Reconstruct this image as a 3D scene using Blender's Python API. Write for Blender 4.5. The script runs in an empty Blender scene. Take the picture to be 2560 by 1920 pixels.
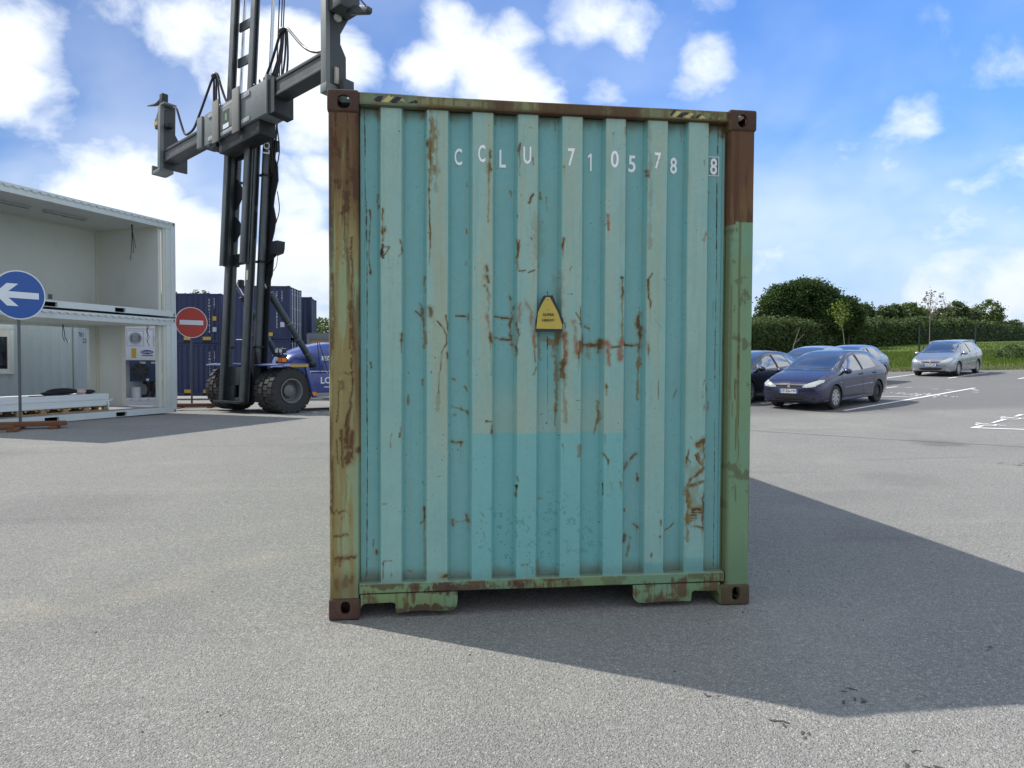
import bpy, bmesh, math, random
import numpy as np
from mathutils import Vector, Matrix, noise as mnoise
from mathutils.bvhtree import BVHTree
PI = math.pi
R = math.radians
rng = np.random.default_rng(7)
random.seed(7)
SC = bpy.context.scene
COL = SC.collection

# ------------------------------------------------------------------ camera
F_PX = 1800.0 / 2560.0
CYAW, CPITCH, CROLL = 0.12599636843654743, -0.02974514581934166, 0.004346570685547857
CPOS = Vector((0.5029585545157285, -4.007509552295414, 1.4255363623369817))
def cam_axes():
    cy, sy, cp, sp = math.cos(CYAW), math.sin(CYAW), math.cos(CPITCH), math.sin(CPITCH)
    f = Vector((sy*cp, cy*cp, sp)); r = Vector((cy, -sy, 0)); u = r.cross(f)
    c, s = math.cos(CROLL), math.sin(CROLL)
    return c*r + s*u, -s*r + c*u, f
CR, CU, CF = cam_axes()
cam_d = bpy.data.cameras.new('camera'); cam = bpy.data.objects.new('camera', cam_d); COL.objects.link(cam)
cam_d.sensor_fit = 'HORIZONTAL'; cam_d.sensor_width = 36.0; cam_d.lens = 36.0*F_PX
cam_d.clip_start = 0.05; cam_d.clip_end = 3000
cam.matrix_world = Matrix(((CR.x, CU.x, -CF.x, CPOS.x), (CR.y, CU.y, -CF.y, CPOS.y), (CR.z, CU.z, -CF.z, CPOS.z), (0, 0, 0, 1)))
SC.camera = cam

# ------------------------------------------------------------------ world, sun, exposure
SUN_V = Vector((-2.18, 1.34, 2.896)).normalized()      # towards the sun
SUN_EL = math.asin(SUN_V.z)
SUN_ROT = -math.atan2(SUN_V.x, SUN_V.y)
SKY_STRENGTH = 0.125
SUN_STRENGTH = 3.0
EXPOSURE = 0.74
vs = SC.view_settings
SC.display_settings.display_device = 'sRGB'
vs.view_transform = 'Standard'; vs.look = 'None'; vs.gamma = 1.0; vs.use_curve_mapping = False
vs.exposure = EXPOSURE

class NT:
    """tiny helper round a node tree"""
    def __init__(s, t): s.t = t; s.n = t.nodes; s.l = t.links
    def new(s, typ, **kw):
        n = s.n.new(typ)
        for k, v in kw.items(): setattr(n, k, v)
        return n
    def put(s, sock, v):
        if isinstance(v, bpy.types.NodeSocket): s.l.new(v, sock)
        else: sock.default_value = v
    def math(s, op, a, b=0.0, c=0.0, clamp=False):
        n = s.new('ShaderNodeMath', operation=op, use_clamp=clamp)
        s.put(n.inputs[0], a); s.put(n.inputs[1], b)
        if len(n.inputs) > 2: s.put(n.inputs[2], c)
        return n.outputs[0]
    def vmath(s, op, a, b=(0, 0, 0), out=0):
        n = s.new('ShaderNodeVectorMath', operation=op); s.put(n.inputs[0], a); s.put(n.inputs[1], b)
        return n.outputs[out]
    def mapr(s, v, a, b, c=0.0, d=1.0, smooth=True):
        n = s.new('ShaderNodeMapRange', interpolation_type='SMOOTHSTEP' if smooth else 'LINEAR')
        s.put(n.inputs['Value'], v); s.put(n.inputs['From Min'], a); s.put(n.inputs['From Max'], b)
        s.put(n.inputs['To Min'], c); s.put(n.inputs['To Max'], d)
        return n.outputs['Result']
    def mix(s, f, a, b, mode='MIX'):
        n = s.new('ShaderNodeMix', data_type='RGBA', blend_type=mode)
        s.put(n.inputs[0], f)
        for i, v in ((6, a), (7, b)):
            if not isinstance(v, bpy.types.NodeSocket) and len(v) == 3: v = (*v, 1)
            s.put(n.inputs[i], v)
        return n.outputs[2]
    def noise(s, vec, scale, detail=4, rough=0.55, dist=0.0, out='Fac'):
        n = s.new('ShaderNodeTexNoise'); s.put(n.inputs['Vector'], vec); s.put(n.inputs['Scale'], scale)
        n.inputs['Detail'].default_value = detail; n.inputs['Roughness'].default_value = rough
        n.inputs['Distortion'].default_value = dist
        return n.outputs[out]
    def voro(s, vec, scale, feat='F1', out='Distance', rand=1.0):
        n = s.new('ShaderNodeTexVoronoi', feature=feat); s.put(n.inputs['Vector'], vec); s.put(n.inputs['Scale'], scale)
        n.inputs['Randomness'].default_value = rand
        return n.outputs[out]
    def ramp(s, v, stops):
        n = s.new('ShaderNodeValToRGB'); s.put(n.inputs[0], v); e = n.color_ramp.elements
        while len(e) < len(stops): e.new(0.5)
        for k, (p, c) in enumerate(stops): e[k].position = p; e[k].color = (*c, 1) if len(c) == 3 else c
        return n.outputs[0]
    def bump(s, h, strength, dist=0.01, normal=None):
        n = s.new('ShaderNodeBump'); s.put(n.inputs['Height'], h); s.put(n.inputs['Strength'], strength)
        n.inputs['Distance'].default_value = dist
        if normal is not None: s.put(n.inputs['Normal'], normal)
        return n.outputs[0]

def px_dir(u, v):
    """direction of a sight line, photo pixels of the 2212-wide view"""
    k = 2560/2212
    return (CR*((u*k-1280)/1800) - CU*((v*k-960)/1800) + CF).normalized()

world = bpy.data.worlds.new('World'); SC.world = world; world.use_nodes = True
W = NT(world.node_tree); W.n.clear()
def build_world():
    sky = W.new('ShaderNodeTexSky', sky_type='NISHITA'); sky.sun_disc = False
    sky.sun_elevation = SUN_EL; sky.sun_rotation = SUN_ROT
    sky.air_density = 1.0; sky.dust_density = 0.35; sky.ozone_density = 2.2; sky.altitude = 20
    co = W.new('ShaderNodeTexCoord').outputs['Generated']
    nrm = W.vmath('NORMALIZE', co)
    sep = W.new('ShaderNodeSeparateXYZ'); W.put(sep.inputs[0], nrm); z = sep.outputs[2]
    # named cloud masses, each a direction, an angular size and a weight
    C = [(985, 70, 95, 1.0), (935, 150, 85, 1.0), (1050, 150, 115, 1.0), (1130, 205, 85, .9), (1290, 25, 105, .62), (1370, 75, 85, .6),
         (1560, 10, 75, .5), (1530, 115, 95, .62), (1490, 190, 80, .5), (1310, 185, 60, .4),
         (430, 40, 110, .62), (560, 150, 130, .9), (650, 110, 100, .9), (740, 150, 85, .85), (670, 240, 100, .7), (480, 300, 60, .35),
         (35, 80, 90, .8), (20, 180, 80, .9), (100, 235, 110, .55), (245, 30, 75, .4), (10, 20, 80, .6), (60, 400, 60, .5),
         (190, 425, 110, 1.0), (320, 440, 120, 1.0), (420, 490, 110, 1.0), (270, 520, 140, .9), (130, 480, 110, .8),
         (650, 460, 110, .95), (690, 560, 130, .95), (590, 640, 140, .85), (440, 620, 140, .85), (690, 390, 60, .8),
         (1690, 520, 130, .40), (1760, 590, 130, .42), (1900, 575, 140, .42), (2040, 530, 130, .40), (2170, 590, 140, .38), (1830, 405, 60, .40), (1960, 385, 80, .34), (2110, 385, 90, .40), (2190, 440, 70, .38),
         (1990, 262, 60, .42), (1950, 300, 50, .34), (2150, 240, 110, .20), (1680, 640, 150, .46), (2000, 650, 160, .46), (2200, 680, 150, .42)]
    tot = None
    for (u, v, r, w) in C:
        d = px_dir(u, v)
        dist = W.vmath('DISTANCE', nrm, tuple(d), out=1)
        b = W.mapr(dist, 0.0, r*1.6/1560.0, w, 0.0)
        tot = b if tot is None else W.math('MAXIMUM', tot, b)
    # clear gaps of the photograph are kept by this wide field of view mask; elsewhere unseen cloud is thickened for a whiter fill light
    axis = W.vmath('DISTANCE', nrm, tuple(px_dir(1106, 380)), out=1)
    infov = W.mapr(axis, 0.62, 0.85, 1.0, 0.0)
    flat = W.vmath('MULTIPLY', nrm, (1, 1, 1.35))
    warp = W.noise(flat, 3.0, 3, .5, 0, 'Color')
    wv = W.vmath('ADD', flat, W.vmath('MULTIPLY', W.vmath('SUBTRACT', warp, (.5, .5, .5)), (.16, .16, .12)))
    n1 = W.noise(wv, 6.2, 9, .56)
    n2 = W.noise(wv, 2.3, 5, .55)
    out_cov = W.mapr(n2, .36, .56, 0.0, 1.0)
    base = W.math('ADD', W.math('MULTIPLY', tot, infov), W.math('MULTIPLY', out_cov, W.math('SUBTRACT', 1.0, infov)))
    dens = W.math('ADD', W.math('MULTIPLY', W.math('SUBTRACT', n1, .5), 2.5), base)
    cov = W.mapr(dens, .16, .84)
    veil = W.math('MULTIPLY', W.mapr(n2, .36, .66), W.mapr(z, .02, .42, .80, .20))
    cov = W.math('MAXIMUM', cov, veil)
    # thickness and underside: greyer where the same field, sampled nearer the sun, is thick
    sd = W.vmath('ADD', wv, tuple(SUN_V*0.06))
    n3 = W.noise(sd, 6.2, 5, .54)
    thick = W.math('ADD', W.math('MULTIPLY', W.math('SUBTRACT', n3, .5), 1.5), W.math('MULTIPLY', base, .55))
    grey = W.mapr(thick, .25, .95)
    low = W.mapr(z, .03, .22, 1.0, 0.0)
    grey2 = W.math('MAXIMUM', W.math('MULTIPLY', grey, W.math('ADD', .40, W.math('MULTIPLY', low, .60))), W.math('MULTIPLY', low, .45))
    ccol = W.mix(grey2, (5.3, 5.6, 5.9), (2.9, 3.3, 3.95))
    hz = W.mapr(z, 0.0, .30, 1.0, 0.0)
    tint = W.mix(1.0, sky.outputs[0], (.30, .48, .72), 'MULTIPLY')
    skyc = W.mix(W.math('MULTIPLY', hz, .70), tint, (2.0, 2.6, 3.7))
    col = W.mix(W.math('MULTIPLY', cov, .96), skyc, ccol)
    bg = W.new('ShaderNodeBackground'); W.put(bg.inputs[0], col); bg.inputs[1].default_value = SKY_STRENGTH
    o = W.new('ShaderNodeOutputWorld'); W.l.new(bg.outputs[0], o.inputs[0])
build_world()
sun_d = bpy.data.lights.new('sun', 'SUN'); sun_d.energy = SUN_STRENGTH; sun_d.angle = R(0.53); sun_d.color = (1.0, .955, .88)
sun = bpy.data.objects.new('sun', sun_d); COL.objects.link(sun)
sun.rotation_euler = (-SUN_V).to_track_quat('-Z', 'Y').to_euler(); sun.location = (-20, 12, 30)
try:
    SC.cycles.max_bounces = 8; SC.cycles.use_denoising = True
    SC.cycles.caustics_reflective = False; SC.cycles.caustics_refractive = False
except Exception: pass

# ------------------------------------------------------------------ helpers
def tag(o, label=None, cat=None, group=None, kind=None):
    if label: o['label'] = label
    if cat: o['category'] = cat
    if group: o['group'] = group
    if kind: o['kind'] = kind
    return o
def thing(name, label, cat, loc=(0, 0, 0), rz=0.0, group=None):
    o = bpy.data.objects.new(name, None); COL.objects.link(o); o.empty_display_size = .3
    o.location = loc; o.rotation_euler = (0, 0, rz)
    return tag(o, label, cat, group)
def link_mesh(name, me, parent=None, M=None):
    o = bpy.data.objects.new(name, me); COL.objects.link(o)
    if parent is not None: o.parent = parent
    if M is not None: o.matrix_local = M
    return o
KIDS = {}
def kids(o): return [c for c in bpy.data.objects if c.parent is o]
def copy_tree(o, parent=None, index=None):
    if index is None:
        index = {}
        for q in bpy.data.objects:
            if q.parent: index.setdefault(q.parent.name, []).append(q)
    c = o.copy(); COL.objects.link(c)
    if parent is not None: c.parent = parent
    for ch in index.get(o.name, []): copy_tree(ch, c, index)
    return c
def finish(me, angle=35, recalc=True, bevel=0.0, weld=False):
    bm = bmesh.new(); bm.from_mesh(me)
    if weld: bmesh.ops.remove_doubles(bm, verts=bm.verts, dist=1e-5)
    if recalc: bmesh.ops.recalc_face_normals(bm, faces=bm.faces)
    if bevel:
        ed = [e for e in bm.edges if len(e.link_faces) == 2 and e.calc_face_angle(0) > R(40)]
        bmesh.ops.bevel(bm, geom=ed, offset=bevel, segments=2, affect='EDGES', profile=.6, clamp_overlap=True)
    a = R(angle)
    for f in bm.faces: f.smooth = True
    for e in bm.edges:
        if len(e.link_faces) != 2 or e.calc_face_angle(0) > a: e.smooth = False
    bm.to_mesh(me); bm.free(); me.update()

class MB:
    def __init__(s): s.v = []; s.f = []; s.m = []
    def add(s, vs_, fs, m=0, M=None):
        b = len(s.v)
        s.v += [tuple(M @ Vector(p)) if M is not None else tuple(p) for p in vs_]
        s.f += [tuple(i+b for i in f) for f in fs]; s.m += [m]*len(fs)
        return s
    def box(s, x0, x1, y0, y1, z0, z1, m=0, M=None):
        return s.add([(x0, y0, z0), (x1, y0, z0), (x1, y1, z0), (x0, y1, z0), (x0, y0, z1), (x1, y0, z1), (x1, y1, z1), (x0, y1, z1)],
                     [(0, 3, 2, 1), (4, 5, 6, 7), (0, 1, 5, 4), (1, 2, 6, 5), (2, 3, 7, 6), (3, 0, 4, 7)], m, M)
    def prism(s, poly, ax, a0, a1, m=0, M=None):
        """extrude a polygon; ax = axis of extrusion, poly in the other two axes in order"""
        def P(p, a):
            return {'x': (a, p[0], p[1]), 'y': (p[0], a, p[1]), 'z': (p[0], p[1], a)}[ax]
        n = len(poly)
        vs_ = [P(p, a0) for p in poly] + [P(p, a1) for p in poly]
        fs = [tuple(range(n))[::-1], tuple(range(n, 2*n))] + [(i, (i+1) % n, n+(i+1) % n, n+i) for i in range(n)]
        return s.add(vs_, fs, m, M)
    def cyl(s, p0, p1, r0, r1=None, n=14, m=0, M=None, caps=True):
        r1 = r0 if r1 is None else r1
        p0 = Vector(p0); p1 = Vector(p1); d = (p1-p0).normalized()
        a = d.orthogonal().normalized(); b = d.cross(a)
        vs_ = []
        for (p, r) in ((p0, r0), (p1, r1)):
            for i in range(n):
                t = 2*PI*i/n; vs_.append(p + a*(r*math.cos(t)) + b*(r*math.sin(t)))
        fs = [(i, (i+1) % n, n+(i+1) % n, n+i) for i in range(n)]
        if caps: fs += [tuple(range(n))[::-1], tuple(range(n, 2*n))]
        return s.add(vs_, fs, m, M)
    def tube(s, pts, r, n=7, m=0, M=None):
        pts = [Vector(p) for p in pts]; rs = r if isinstance(r, (list, tuple)) else [r]*len(pts)
        vs_ = []; a = None
        for i, p in enumerate(pts):
            d = (pts[min(i+1, len(pts)-1)] - pts[max(i-1, 0)])
            d = d.normalized() if d.length > 1e-9 else Vector((0, 0, 1))
            if a is None: a = d.orthogonal().normalized()
            a = (a - d*a.dot(d)); a = a.normalized() if a.length > 1e-6 else d.orthogonal().normalized()
            b = d.cross(a)
            for k in range(n):
                t = 2*PI*k/n; vs_.append(p + (a*math.cos(t)+b*math.sin(t))*rs[i])
        fs = []
        for i in range(len(pts)-1):
            for k in range(n): fs.append((i*n+k, i*n+(k+1) % n, (i+1)*n+(k+1) % n, (i+1)*n+k))
        fs += [tuple(range(n))[::-1], tuple(range((len(pts)-1)*n, len(pts)*n))]
        return s.add(vs_, fs, m, M)
    def lathe(s, prof, n=24, ax='y', m=0, M=None, caps=True):
        """prof: (radius, height) pairs turned about an axis"""
        vs_ = []
        for (r, h) in prof:
            for i in range(n):
                t = 2*PI*i/n; a, b = r*math.cos(t), r*math.sin(t)
                vs_.append({'y': (a, h, b), 'z': (a, b, h), 'x': (h, a, b)}[ax])
        fs = [(j*n+i, j*n+(i+1) % n, (j+1)*n+(i+1) % n, (j+1)*n+i) for j in range(len(prof)-1) for i in range(n)]
        if caps and prof[0][0] > 1e-6: fs.append(tuple(range(n)))
        if caps and prof[-1][0] > 1e-6: fs.append(tuple(range((len(prof)-1)*n, len(prof)*n)))
        return s.add(vs_, fs, m, M)
    def grid(s, P, m=0, M=None):
        a, b = len(P), len(P[0])
        return s.add([q for row in P for q in row], [(i*b+j, i*b+j+1, (i+1)*b+j+1, (i+1)*b+j) for i in range(a-1) for j in range(b-1)], m, M)
    def ellipsoid(s, c, r, nu=12, nv=8, m=0, M=None):
        vs_ = []; c = Vector(c)
        for j in range(nv+1):
            ph = PI*j/nv
            for i in range(nu):
                t = 2*PI*i/nu
                vs_.append((c.x+r[0]*math.sin(ph)*math.cos(t), c.y+r[1]*math.sin(ph)*math.sin(t), c.z+r[2]*math.cos(ph)))
        fs = [(j*nu+i, j*nu+(i+1) % nu, (j+1)*nu+(i+1) % nu, (j+1)*nu+i) for j in range(nv) for i in range(nu)]
        return s.add(vs_, fs, m, M)
    def build(s, name, mats, parent=None, angle=35, bevel=0.0, M=None, recalc=True, weld=False):
        me = bpy.data.meshes.new(name); me.from_pydata(s.v, [], s.f)
        mats = mats if isinstance(mats, (list, tuple)) else [mats]
        for m in mats: me.materials.append(m)
        if len(mats) > 1: me.polygons.foreach_set('material_index', s.m)
        finish(me, angle, recalc, bevel, weld)
        return link_mesh(name, me, parent, M)

_fonts = {}
def text_mesh(txt, size, extrude=0.0, xs=1.0, align='CENTER', bold=0.0, space=1.0):
    cu = bpy.data.curves.new('t', 'FONT'); cu.body = txt; cu.size = size; cu.extrude = extrude
    cu.align_x = align; cu.align_y = 'CENTER'; cu.offset = bold; cu.space_character = space; cu.resolution_u = 3
    o = bpy.data.objects.new('t', cu); COL.objects.link(o)
    dg = bpy.context.evaluated_depsgraph_get(); me = bpy.data.meshes.new_from_object(o.evaluated_get(dg))
    bpy.data.objects.remove(o); bpy.data.curves.remove(cu)
    if xs != 1.0: me.transform(Matrix.Diagonal((xs, 1, 1, 1)))
    return me
def text(name, txt, size, mat, M, parent=None, extrude=0.001, xs=1.0, align='CENTER', bold=0.0, space=1.0):
    me = text_mesh(txt, size, extrude, xs, align, bold, space); me.materials.clear(); me.materials.append(mat); me.name = name
    return link_mesh(name, me, parent, M)
def frame(o, ex, ey, ez=None):
    ex = Vector(ex).normalized(); ey = Vector(ey).normalized(); ez = ex.cross(ey)
    return Matrix(((ex.x, ey.x, ez.x, o[0]), (ex.y, ey.y, ez.y, o[1]), (ex.z, ey.z, ez.z, o[2]), (0, 0, 0, 1)))

# ------------------------------------------------------------------ materials
def principled(name):
    m = bpy.data.materials.new(name); m.use_nodes = True; N = NT(m.node_tree); N.n.clear()
    b = N.new('ShaderNodeBsdfPrincipled'); o = N.new('ShaderNodeOutputMaterial'); N.l.new(b.outputs[0], o.inputs[0])
    return m, N, b
def simple(name, col, rough=.5, metal=0.0, var=.12, scale=6.0, spec=.5, bump=0.0, coat=0.0, dirt=None, dirt_amt=.3, bscale=60, coords='Object'):
    """paint, plastic or metal with slight tone changes, optional dirt colour in patches and fine relief"""
    m, N, b = principled(name)
    co = N.new('ShaderNodeTexCoord').outputs[coords]
    n = N.noise(co, scale, 5, .6)
    c0 = tuple(max(0, c*(1-var)) for c in col); c1 = tuple(min(1, c*(1+var)) for c in col)
    c = N.mix(n, c0, c1)
    if dirt:
        d = N.mapr(N.noise(co, scale*1.7, 8, .68), .52, .72)
        c = N.mix(N.math('MULTIPLY', d, dirt_amt), c, dirt)
    N.put(b.inputs['Base Color'], c); b.inputs['Metallic'].default_value = metal
    N.put(b.inputs['Roughness'], N.mapr(n, .3, .7, max(.02, rough-.06), min(1, rough+.06)))
    b.inputs['Specular IOR Level'].default_value = spec
    if coat: b.inputs['Coat Weight'].default_value = coat; b.inputs['Coat Roughness'].default_value = .04
    if bump: N.put(b.inputs['Normal'], N.bump(N.noise(co, bscale, 3, .6), bump, .004))
    return m
# ------------------------------------------------------------------ terrain
def ramp(r, r0, k): return 0.0 if r < r0 else ((r-r0)**2/(2*k) if r < r0+k else r-r0-k/2)
def uw(x, y):
    dx, dy = x-CPOS.x, y-CPOS.y; s, c = math.sin(CYAW), math.cos(CYAW)
    return dx*c-dy*s, dx*s+dy*c
def xy(u, w):
    s, c = math.sin(CYAW), math.cos(CYAW)
    return CPOS.x+u*c+w*s, CPOS.y-u*s+w*c
def terr(x, y):
    """the yard is level; the car park and field climb gently to the right, the far yard falls a little to the left"""
    u, w = uw(x, y)
    if w <= .1: return 0.0
    r = math.hypot(u, w); b = min(max((u/w+.15)/.3, 0), 1); b = b*b*(3-2*b)
    return .0436*b*min(ramp(r, 10, 10), 110) - (1-b)*.030*min(ramp(r, 18, 8), 30)
def ground_px(u, v):
    """where a sight line through photo pixel (2560 wide) meets the terrain"""
    d = (CR*((u-1280)/1800) - CU*((v-960)/1800) + CF).normalized(); t = 1.0
    while t < 300:
        p = CPOS+d*t
        if p.z < terr(p.x, p.y):
            a, b = t-max(.05, t*.004)*1.01, t
            for _ in range(20):
                m_ = (a+b)/2; q = CPOS+d*m_
                if q.z < terr(q.x, q.y): b = m_
                else: a = m_
            return CPOS+d*b
        t += max(.05, t*.004)
    return None
def tz(x, y, dz=0.0): return Vector((x, y, terr(x, y)+dz))

def sheet(name, us, ws, keep, zf, mat, kind='structure', thick=0.0):
    idx = {}; vs_ = []; fs = []
    def vid(i, j):
        if (i, j) not in idx:
            x, y = xy(us[i], ws[j]); idx[(i, j)] = len(vs_); vs_.append((x, y, zf(x, y, us[i], ws[j])))
        return idx[(i, j)]
    for i in range(len(us)-1):
        for j in range(len(ws)-1):
            if keep((us[i]+us[i+1])/2, (ws[j]+ws[j+1])/2):
                fs.append((vid(i, j), vid(i+1, j), vid(i+1, j+1), vid(i, j+1)))
    me = bpy.data.meshes.new(name); me.from_pydata(vs_, [], fs); me.materials.append(mat)
    for p in me.polygons: p.use_smooth = True
    o = link_mesh(name, me); return tag(o, kind=kind)
def edge_w(u): return 34.9 - .03*max(0, u-15)          # pavement meets the verge here, camera-side depth

def asphalt():
    m, N, b = principled('asphalt')
    co = N.new('ShaderNodeTexCoord').outputs['Object']
    w1 = N.vmath('ADD', co, N.vmath('MULTIPLY', N.vmath('SUBTRACT', N.noise(co, 40, 2, .5, 0, 'Color'), (.5, .5, .5)), (.012, .012, .012)))
    cell = N.voro(w1, 105.0, 'F1', 'Color'); sepc = N.new('ShaderNodeSeparateColor'); N.put(sepc.inputs[0], cell)
    dist = N.voro(w1, 105.0, 'F1', 'Distance')
    fine = N.noise(co, 260, 3, .7)
    stone = N.ramp(sepc.outputs[0], [(0, (.235, .230, .216)), (.3, (.325, .319, .298)), (.62, (.395, .386, .357)), (.88, (.49, .475, .432)), (1, (.68, .66, .61))])
    gap = N.mapr(dist, .34, .60)
    c = N.mix(N.math('MULTIPLY', gap, .60), stone, (.150, .146, .138))
    c = N.mix(.16, c, N.mix(fine, (.21, .206, .194), (.47, .462, .43)))
    # broad tone: worn lighter lanes, darker damp or oily zones, sand in drifts
    big = N.noise(co, .22, 6, .62, .4)
    c = N.mix(N.math('MULTIPLY', N.mapr(big, .46, .70), .30), c, (.185, .186, .188))
    c = N.mix(N.math('MULTIPLY', N.mapr(N.noise(co, .55, 7, .66), .50, .72), .26), c, (.43, .415, .375))
    mp = N.new('ShaderNodeMapping'); N.put(mp.inputs[0], co); mp.inputs['Rotation'].default_value = (0, 0, R(-38)); mp.inputs['Scale'].default_value = (.16, 1.3, 1)
    lane = N.noise(mp.outputs[0], 1.0, 6, .62)
    c = N.mix(N.math('MULTIPLY', N.mapr(lane, .56, .74), .22), c, (.45, .42, .35))
    mp2 = N.new('ShaderNodeMapping'); N.put(mp2.inputs[0], co); mp2.inputs['Rotation'].default_value = (0, 0, R(-60)); mp2.inputs['Scale'].default_value = (.25, 2.2, 1); mp2.inputs['Location'].default_value = (3, 7, 0)
    c = N.mix(N.math('MULTIPLY', N.mapr(N.noise(mp2.outputs[0], .9, 5, .6), .58, .72), .30), c, (.165, .165, .170))
    # pale sandy drift across the open yard, and a newer darker lay of asphalt over the car park
    sx = N.new('ShaderNodeSeparateXYZ'); N.put(sx.inputs[0], co)
    along = N.math('ADD', N.math('MULTIPLY', sx.outputs[0], -.62), N.math('MULTIPLY', sx.outputs[1], .78))
    wob = N.math('MULTIPLY', N.math('SUBTRACT', N.noise(co, .7, 4, .6), .5), 1.1)
    for off, wd, am in ((1.42, .20, .30), (2.35, .12, .14)):
        band = N.math('ABSOLUTE', N.math('SUBTRACT', N.math('ADD', along, wob), off))
        k = N.math('MULTIPLY', N.mapr(band, 0.0, wd*2, am, 0.0), N.mapr(N.noise(co, 2.6, 6, .7), .40, .62))
        k = N.math('MULTIPLY', k, N.mapr(sx.outputs[0], .2, -1.0))
        c = N.mix(k, c, (.52, .455, .335))
    far = N.mapr(N.math('ADD', sx.outputs[1], N.math('MULTIPLY', N.noise(co, .3, 3), 1.4)), 12.6, 14.2)
    right = N.mapr(sx.outputs[0], 2.0, 3.5)
    c = N.mix(N.math('MULTIPLY', N.math('MULTIPLY', far, right), .55), c, (.145, .146, .152))
    # construction joint of the car park, a thin tar line with a stain on it
    jl = N.math('ADD', N.math('SUBTRACT', sx.outputs[1], 9.83), N.math('MULTIPLY', N.math('SUBTRACT', sx.outputs[0], 7.16), .893))
    jl = N.math('ADD', jl, N.math('MULTIPLY', N.math('SUBTRACT', N.noise(co, .8, 3), .5), .35))
    k = N.math('MULTIPLY', N.mapr(N.math('ABSOLUTE', jl), .02, .09, .55, 0.0), N.mapr(sx.outputs[0], 4.0, 5.0))
    c = N.mix(k, c, (.045, .045, .048))
    for (x, y, r, am) in ((9.49, 7.52, .6, .40), (4.3, 1.6, .5, .12), (-3.0, 3.4, 1.1, .16), (-1.2, .3, .9, .14), (6.4, 4.2, .8, .16), (-6.5, 7.5, 1.5, .18)):
        dd = N.vmath('DISTANCE', N.vmath('ADD', co, N.vmath('MULTIPLY', N.vmath('SUBTRACT', N.noise(co, 1.5, 4, .6, 0, 'Color'), (.5, .5, .5)), (.7, .7, 0))), (x, y, 0), out=1)
        c = N.mix(N.mapr(dd, r*.3, r, am, 0.0), c, (.07, .07, .073))
    N.put(b.inputs['Base Color'], c)
    N.put(b.inputs['Roughness'], .86); b.inputs['Specular IOR Level'].default_value = .25
    h = N.math('ADD', N.math('MULTIPLY', N.mapr(dist, .0, .6, 1, 0), .8), N.math('MULTIPLY', sepc.outputs[1], .55))
    h = N.math('ADD', h, N.math('MULTIPLY', fine, .3))
    N.put(b.inputs['Normal'], N.bump(h, 1.0, .009))
    return m
def field_mat():
    m, N, b = principled('meadow')
    co = N.new('ShaderNodeTexCoord').outputs['Object']
    n = N.noise(co, .35, 8, .68); f = N.noise(co, 6, 6, .7)
    c = N.mix(n, (.085, .135, .030), (.17, .215, .060))
    c = N.mix(N.math('MULTIPLY', N.mapr(f, .45, .7), .5), c, (.19, .20, .075))
    N.put(b.inputs['Base Color'], c); b.inputs['Roughness'].default_value = .95; b.inputs['Specular IOR Level'].default_value = .1
    N.put(b.inputs['Normal'], N.bump(f, .8, .12))
    return m
M_ASPH = asphalt(); M_FIELD = field_mat()
def in_yard(u, w): return w < edge_w(u) if u > 3 else w < 56
us = np.concatenate([np.arange(-300, -72, 12.0), np.arange(-72, 73, 2.0), np.arange(84, 301, 12.0)]).tolist()
ws = np.concatenate([np.arange(-120, -42, 12.0), np.arange(-42, 100, 2.0), np.arange(100, 520, 15.0)]).tolist()
def field_z(x, y, u, w): return terr(x, y) + (-.09 if in_yard(u, w) or in_yard(u, w-2.5) else .02)
sheet('field', us, ws, lambda u, w: True, field_z, M_FIELD)
us2 = sorted(set(np.arange(-70, 0, 1.0).tolist()+np.arange(0, 36, .5).tolist()+np.arange(36, 70.1, 1.0).tolist()))
ws2 = sorted(set(np.arange(-40, 6, 1.0).tolist()+np.arange(6, 34.01, .5).tolist()+[34.3, 34.6, 34.9]+np.arange(35.9, 56.5, 1.0).tolist()))
# the right-hand edge is drawn by moving its last row onto the verge line
def yard_sheet():
    vs_ = []; fs = []; idx = {}
    def vid(i, j):
        k = (i, j)
        if k not in idx:
            u = us2[i]; w = ws2[j]
            if u >= 3 and w >= 34.9: w = edge_w(u)
            x, y = xy(u, w); idx[k] = len(vs_); vs_.append((x, y, terr(x, y)))
        return idx[k]
    for i in range(len(us2)-1):
        for j in range(len(ws2)-1):
            u = (us2[i]+us2[i+1])/2; w = (ws2[j]+ws2[j+1])/2
            if (u > 3 and w < 34.9) or (u < 3 and w < 56): fs.append((vid(i, j), vid(i+1, j), vid(i+1, j+1), vid(i, j+1)))
    me = bpy.data.meshes.new('yard'); me.from_pydata(vs_, [], fs); me.materials.append(M_ASPH)
    for p in me.polygons: p.use_smooth = True
    return tag(link_mesh('yard', me), kind='structure')
yard_sheet()

# ------------------------------------------------------------------ painted markings
def marking_mat():
    m, N, b = principled('road_paint')
    co = N.new('ShaderNodeTexCoord').outputs['Object']
    w = N.mapr(N.noise(co, 9, 8, .7), .55, .75)
    c = N.mix(N.math('MULTIPLY', w, .30), (.80, .80, .79), (.30, .30, .30))
    N.put(b.inputs['Base Color'], c); b.inputs['Roughness'].default_value = .75
    return m
M_MARK = marking_mat()
def strip(name, p, q, wd, dz=.010, n=10, mat=None):
    p = Vector(p[:2]); q = Vector(q[:2]); d = (q-p); L = d.length; d.normalize(); t = Vector((-d.y, d.x))*wd/2
    n = max(2, int(L/.5))
    P = []
    for i in range(n+1):
        c = p+d*(L*i/n); P.append([tz(c.x+t.x, c.y+t.y, dz), tz(c.x-t.x, c.y-t.y, dz)])
    o = MB().grid(P).build(name, mat or M_MARK, recalc=False)
    return tag(o, kind='structure')
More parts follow.
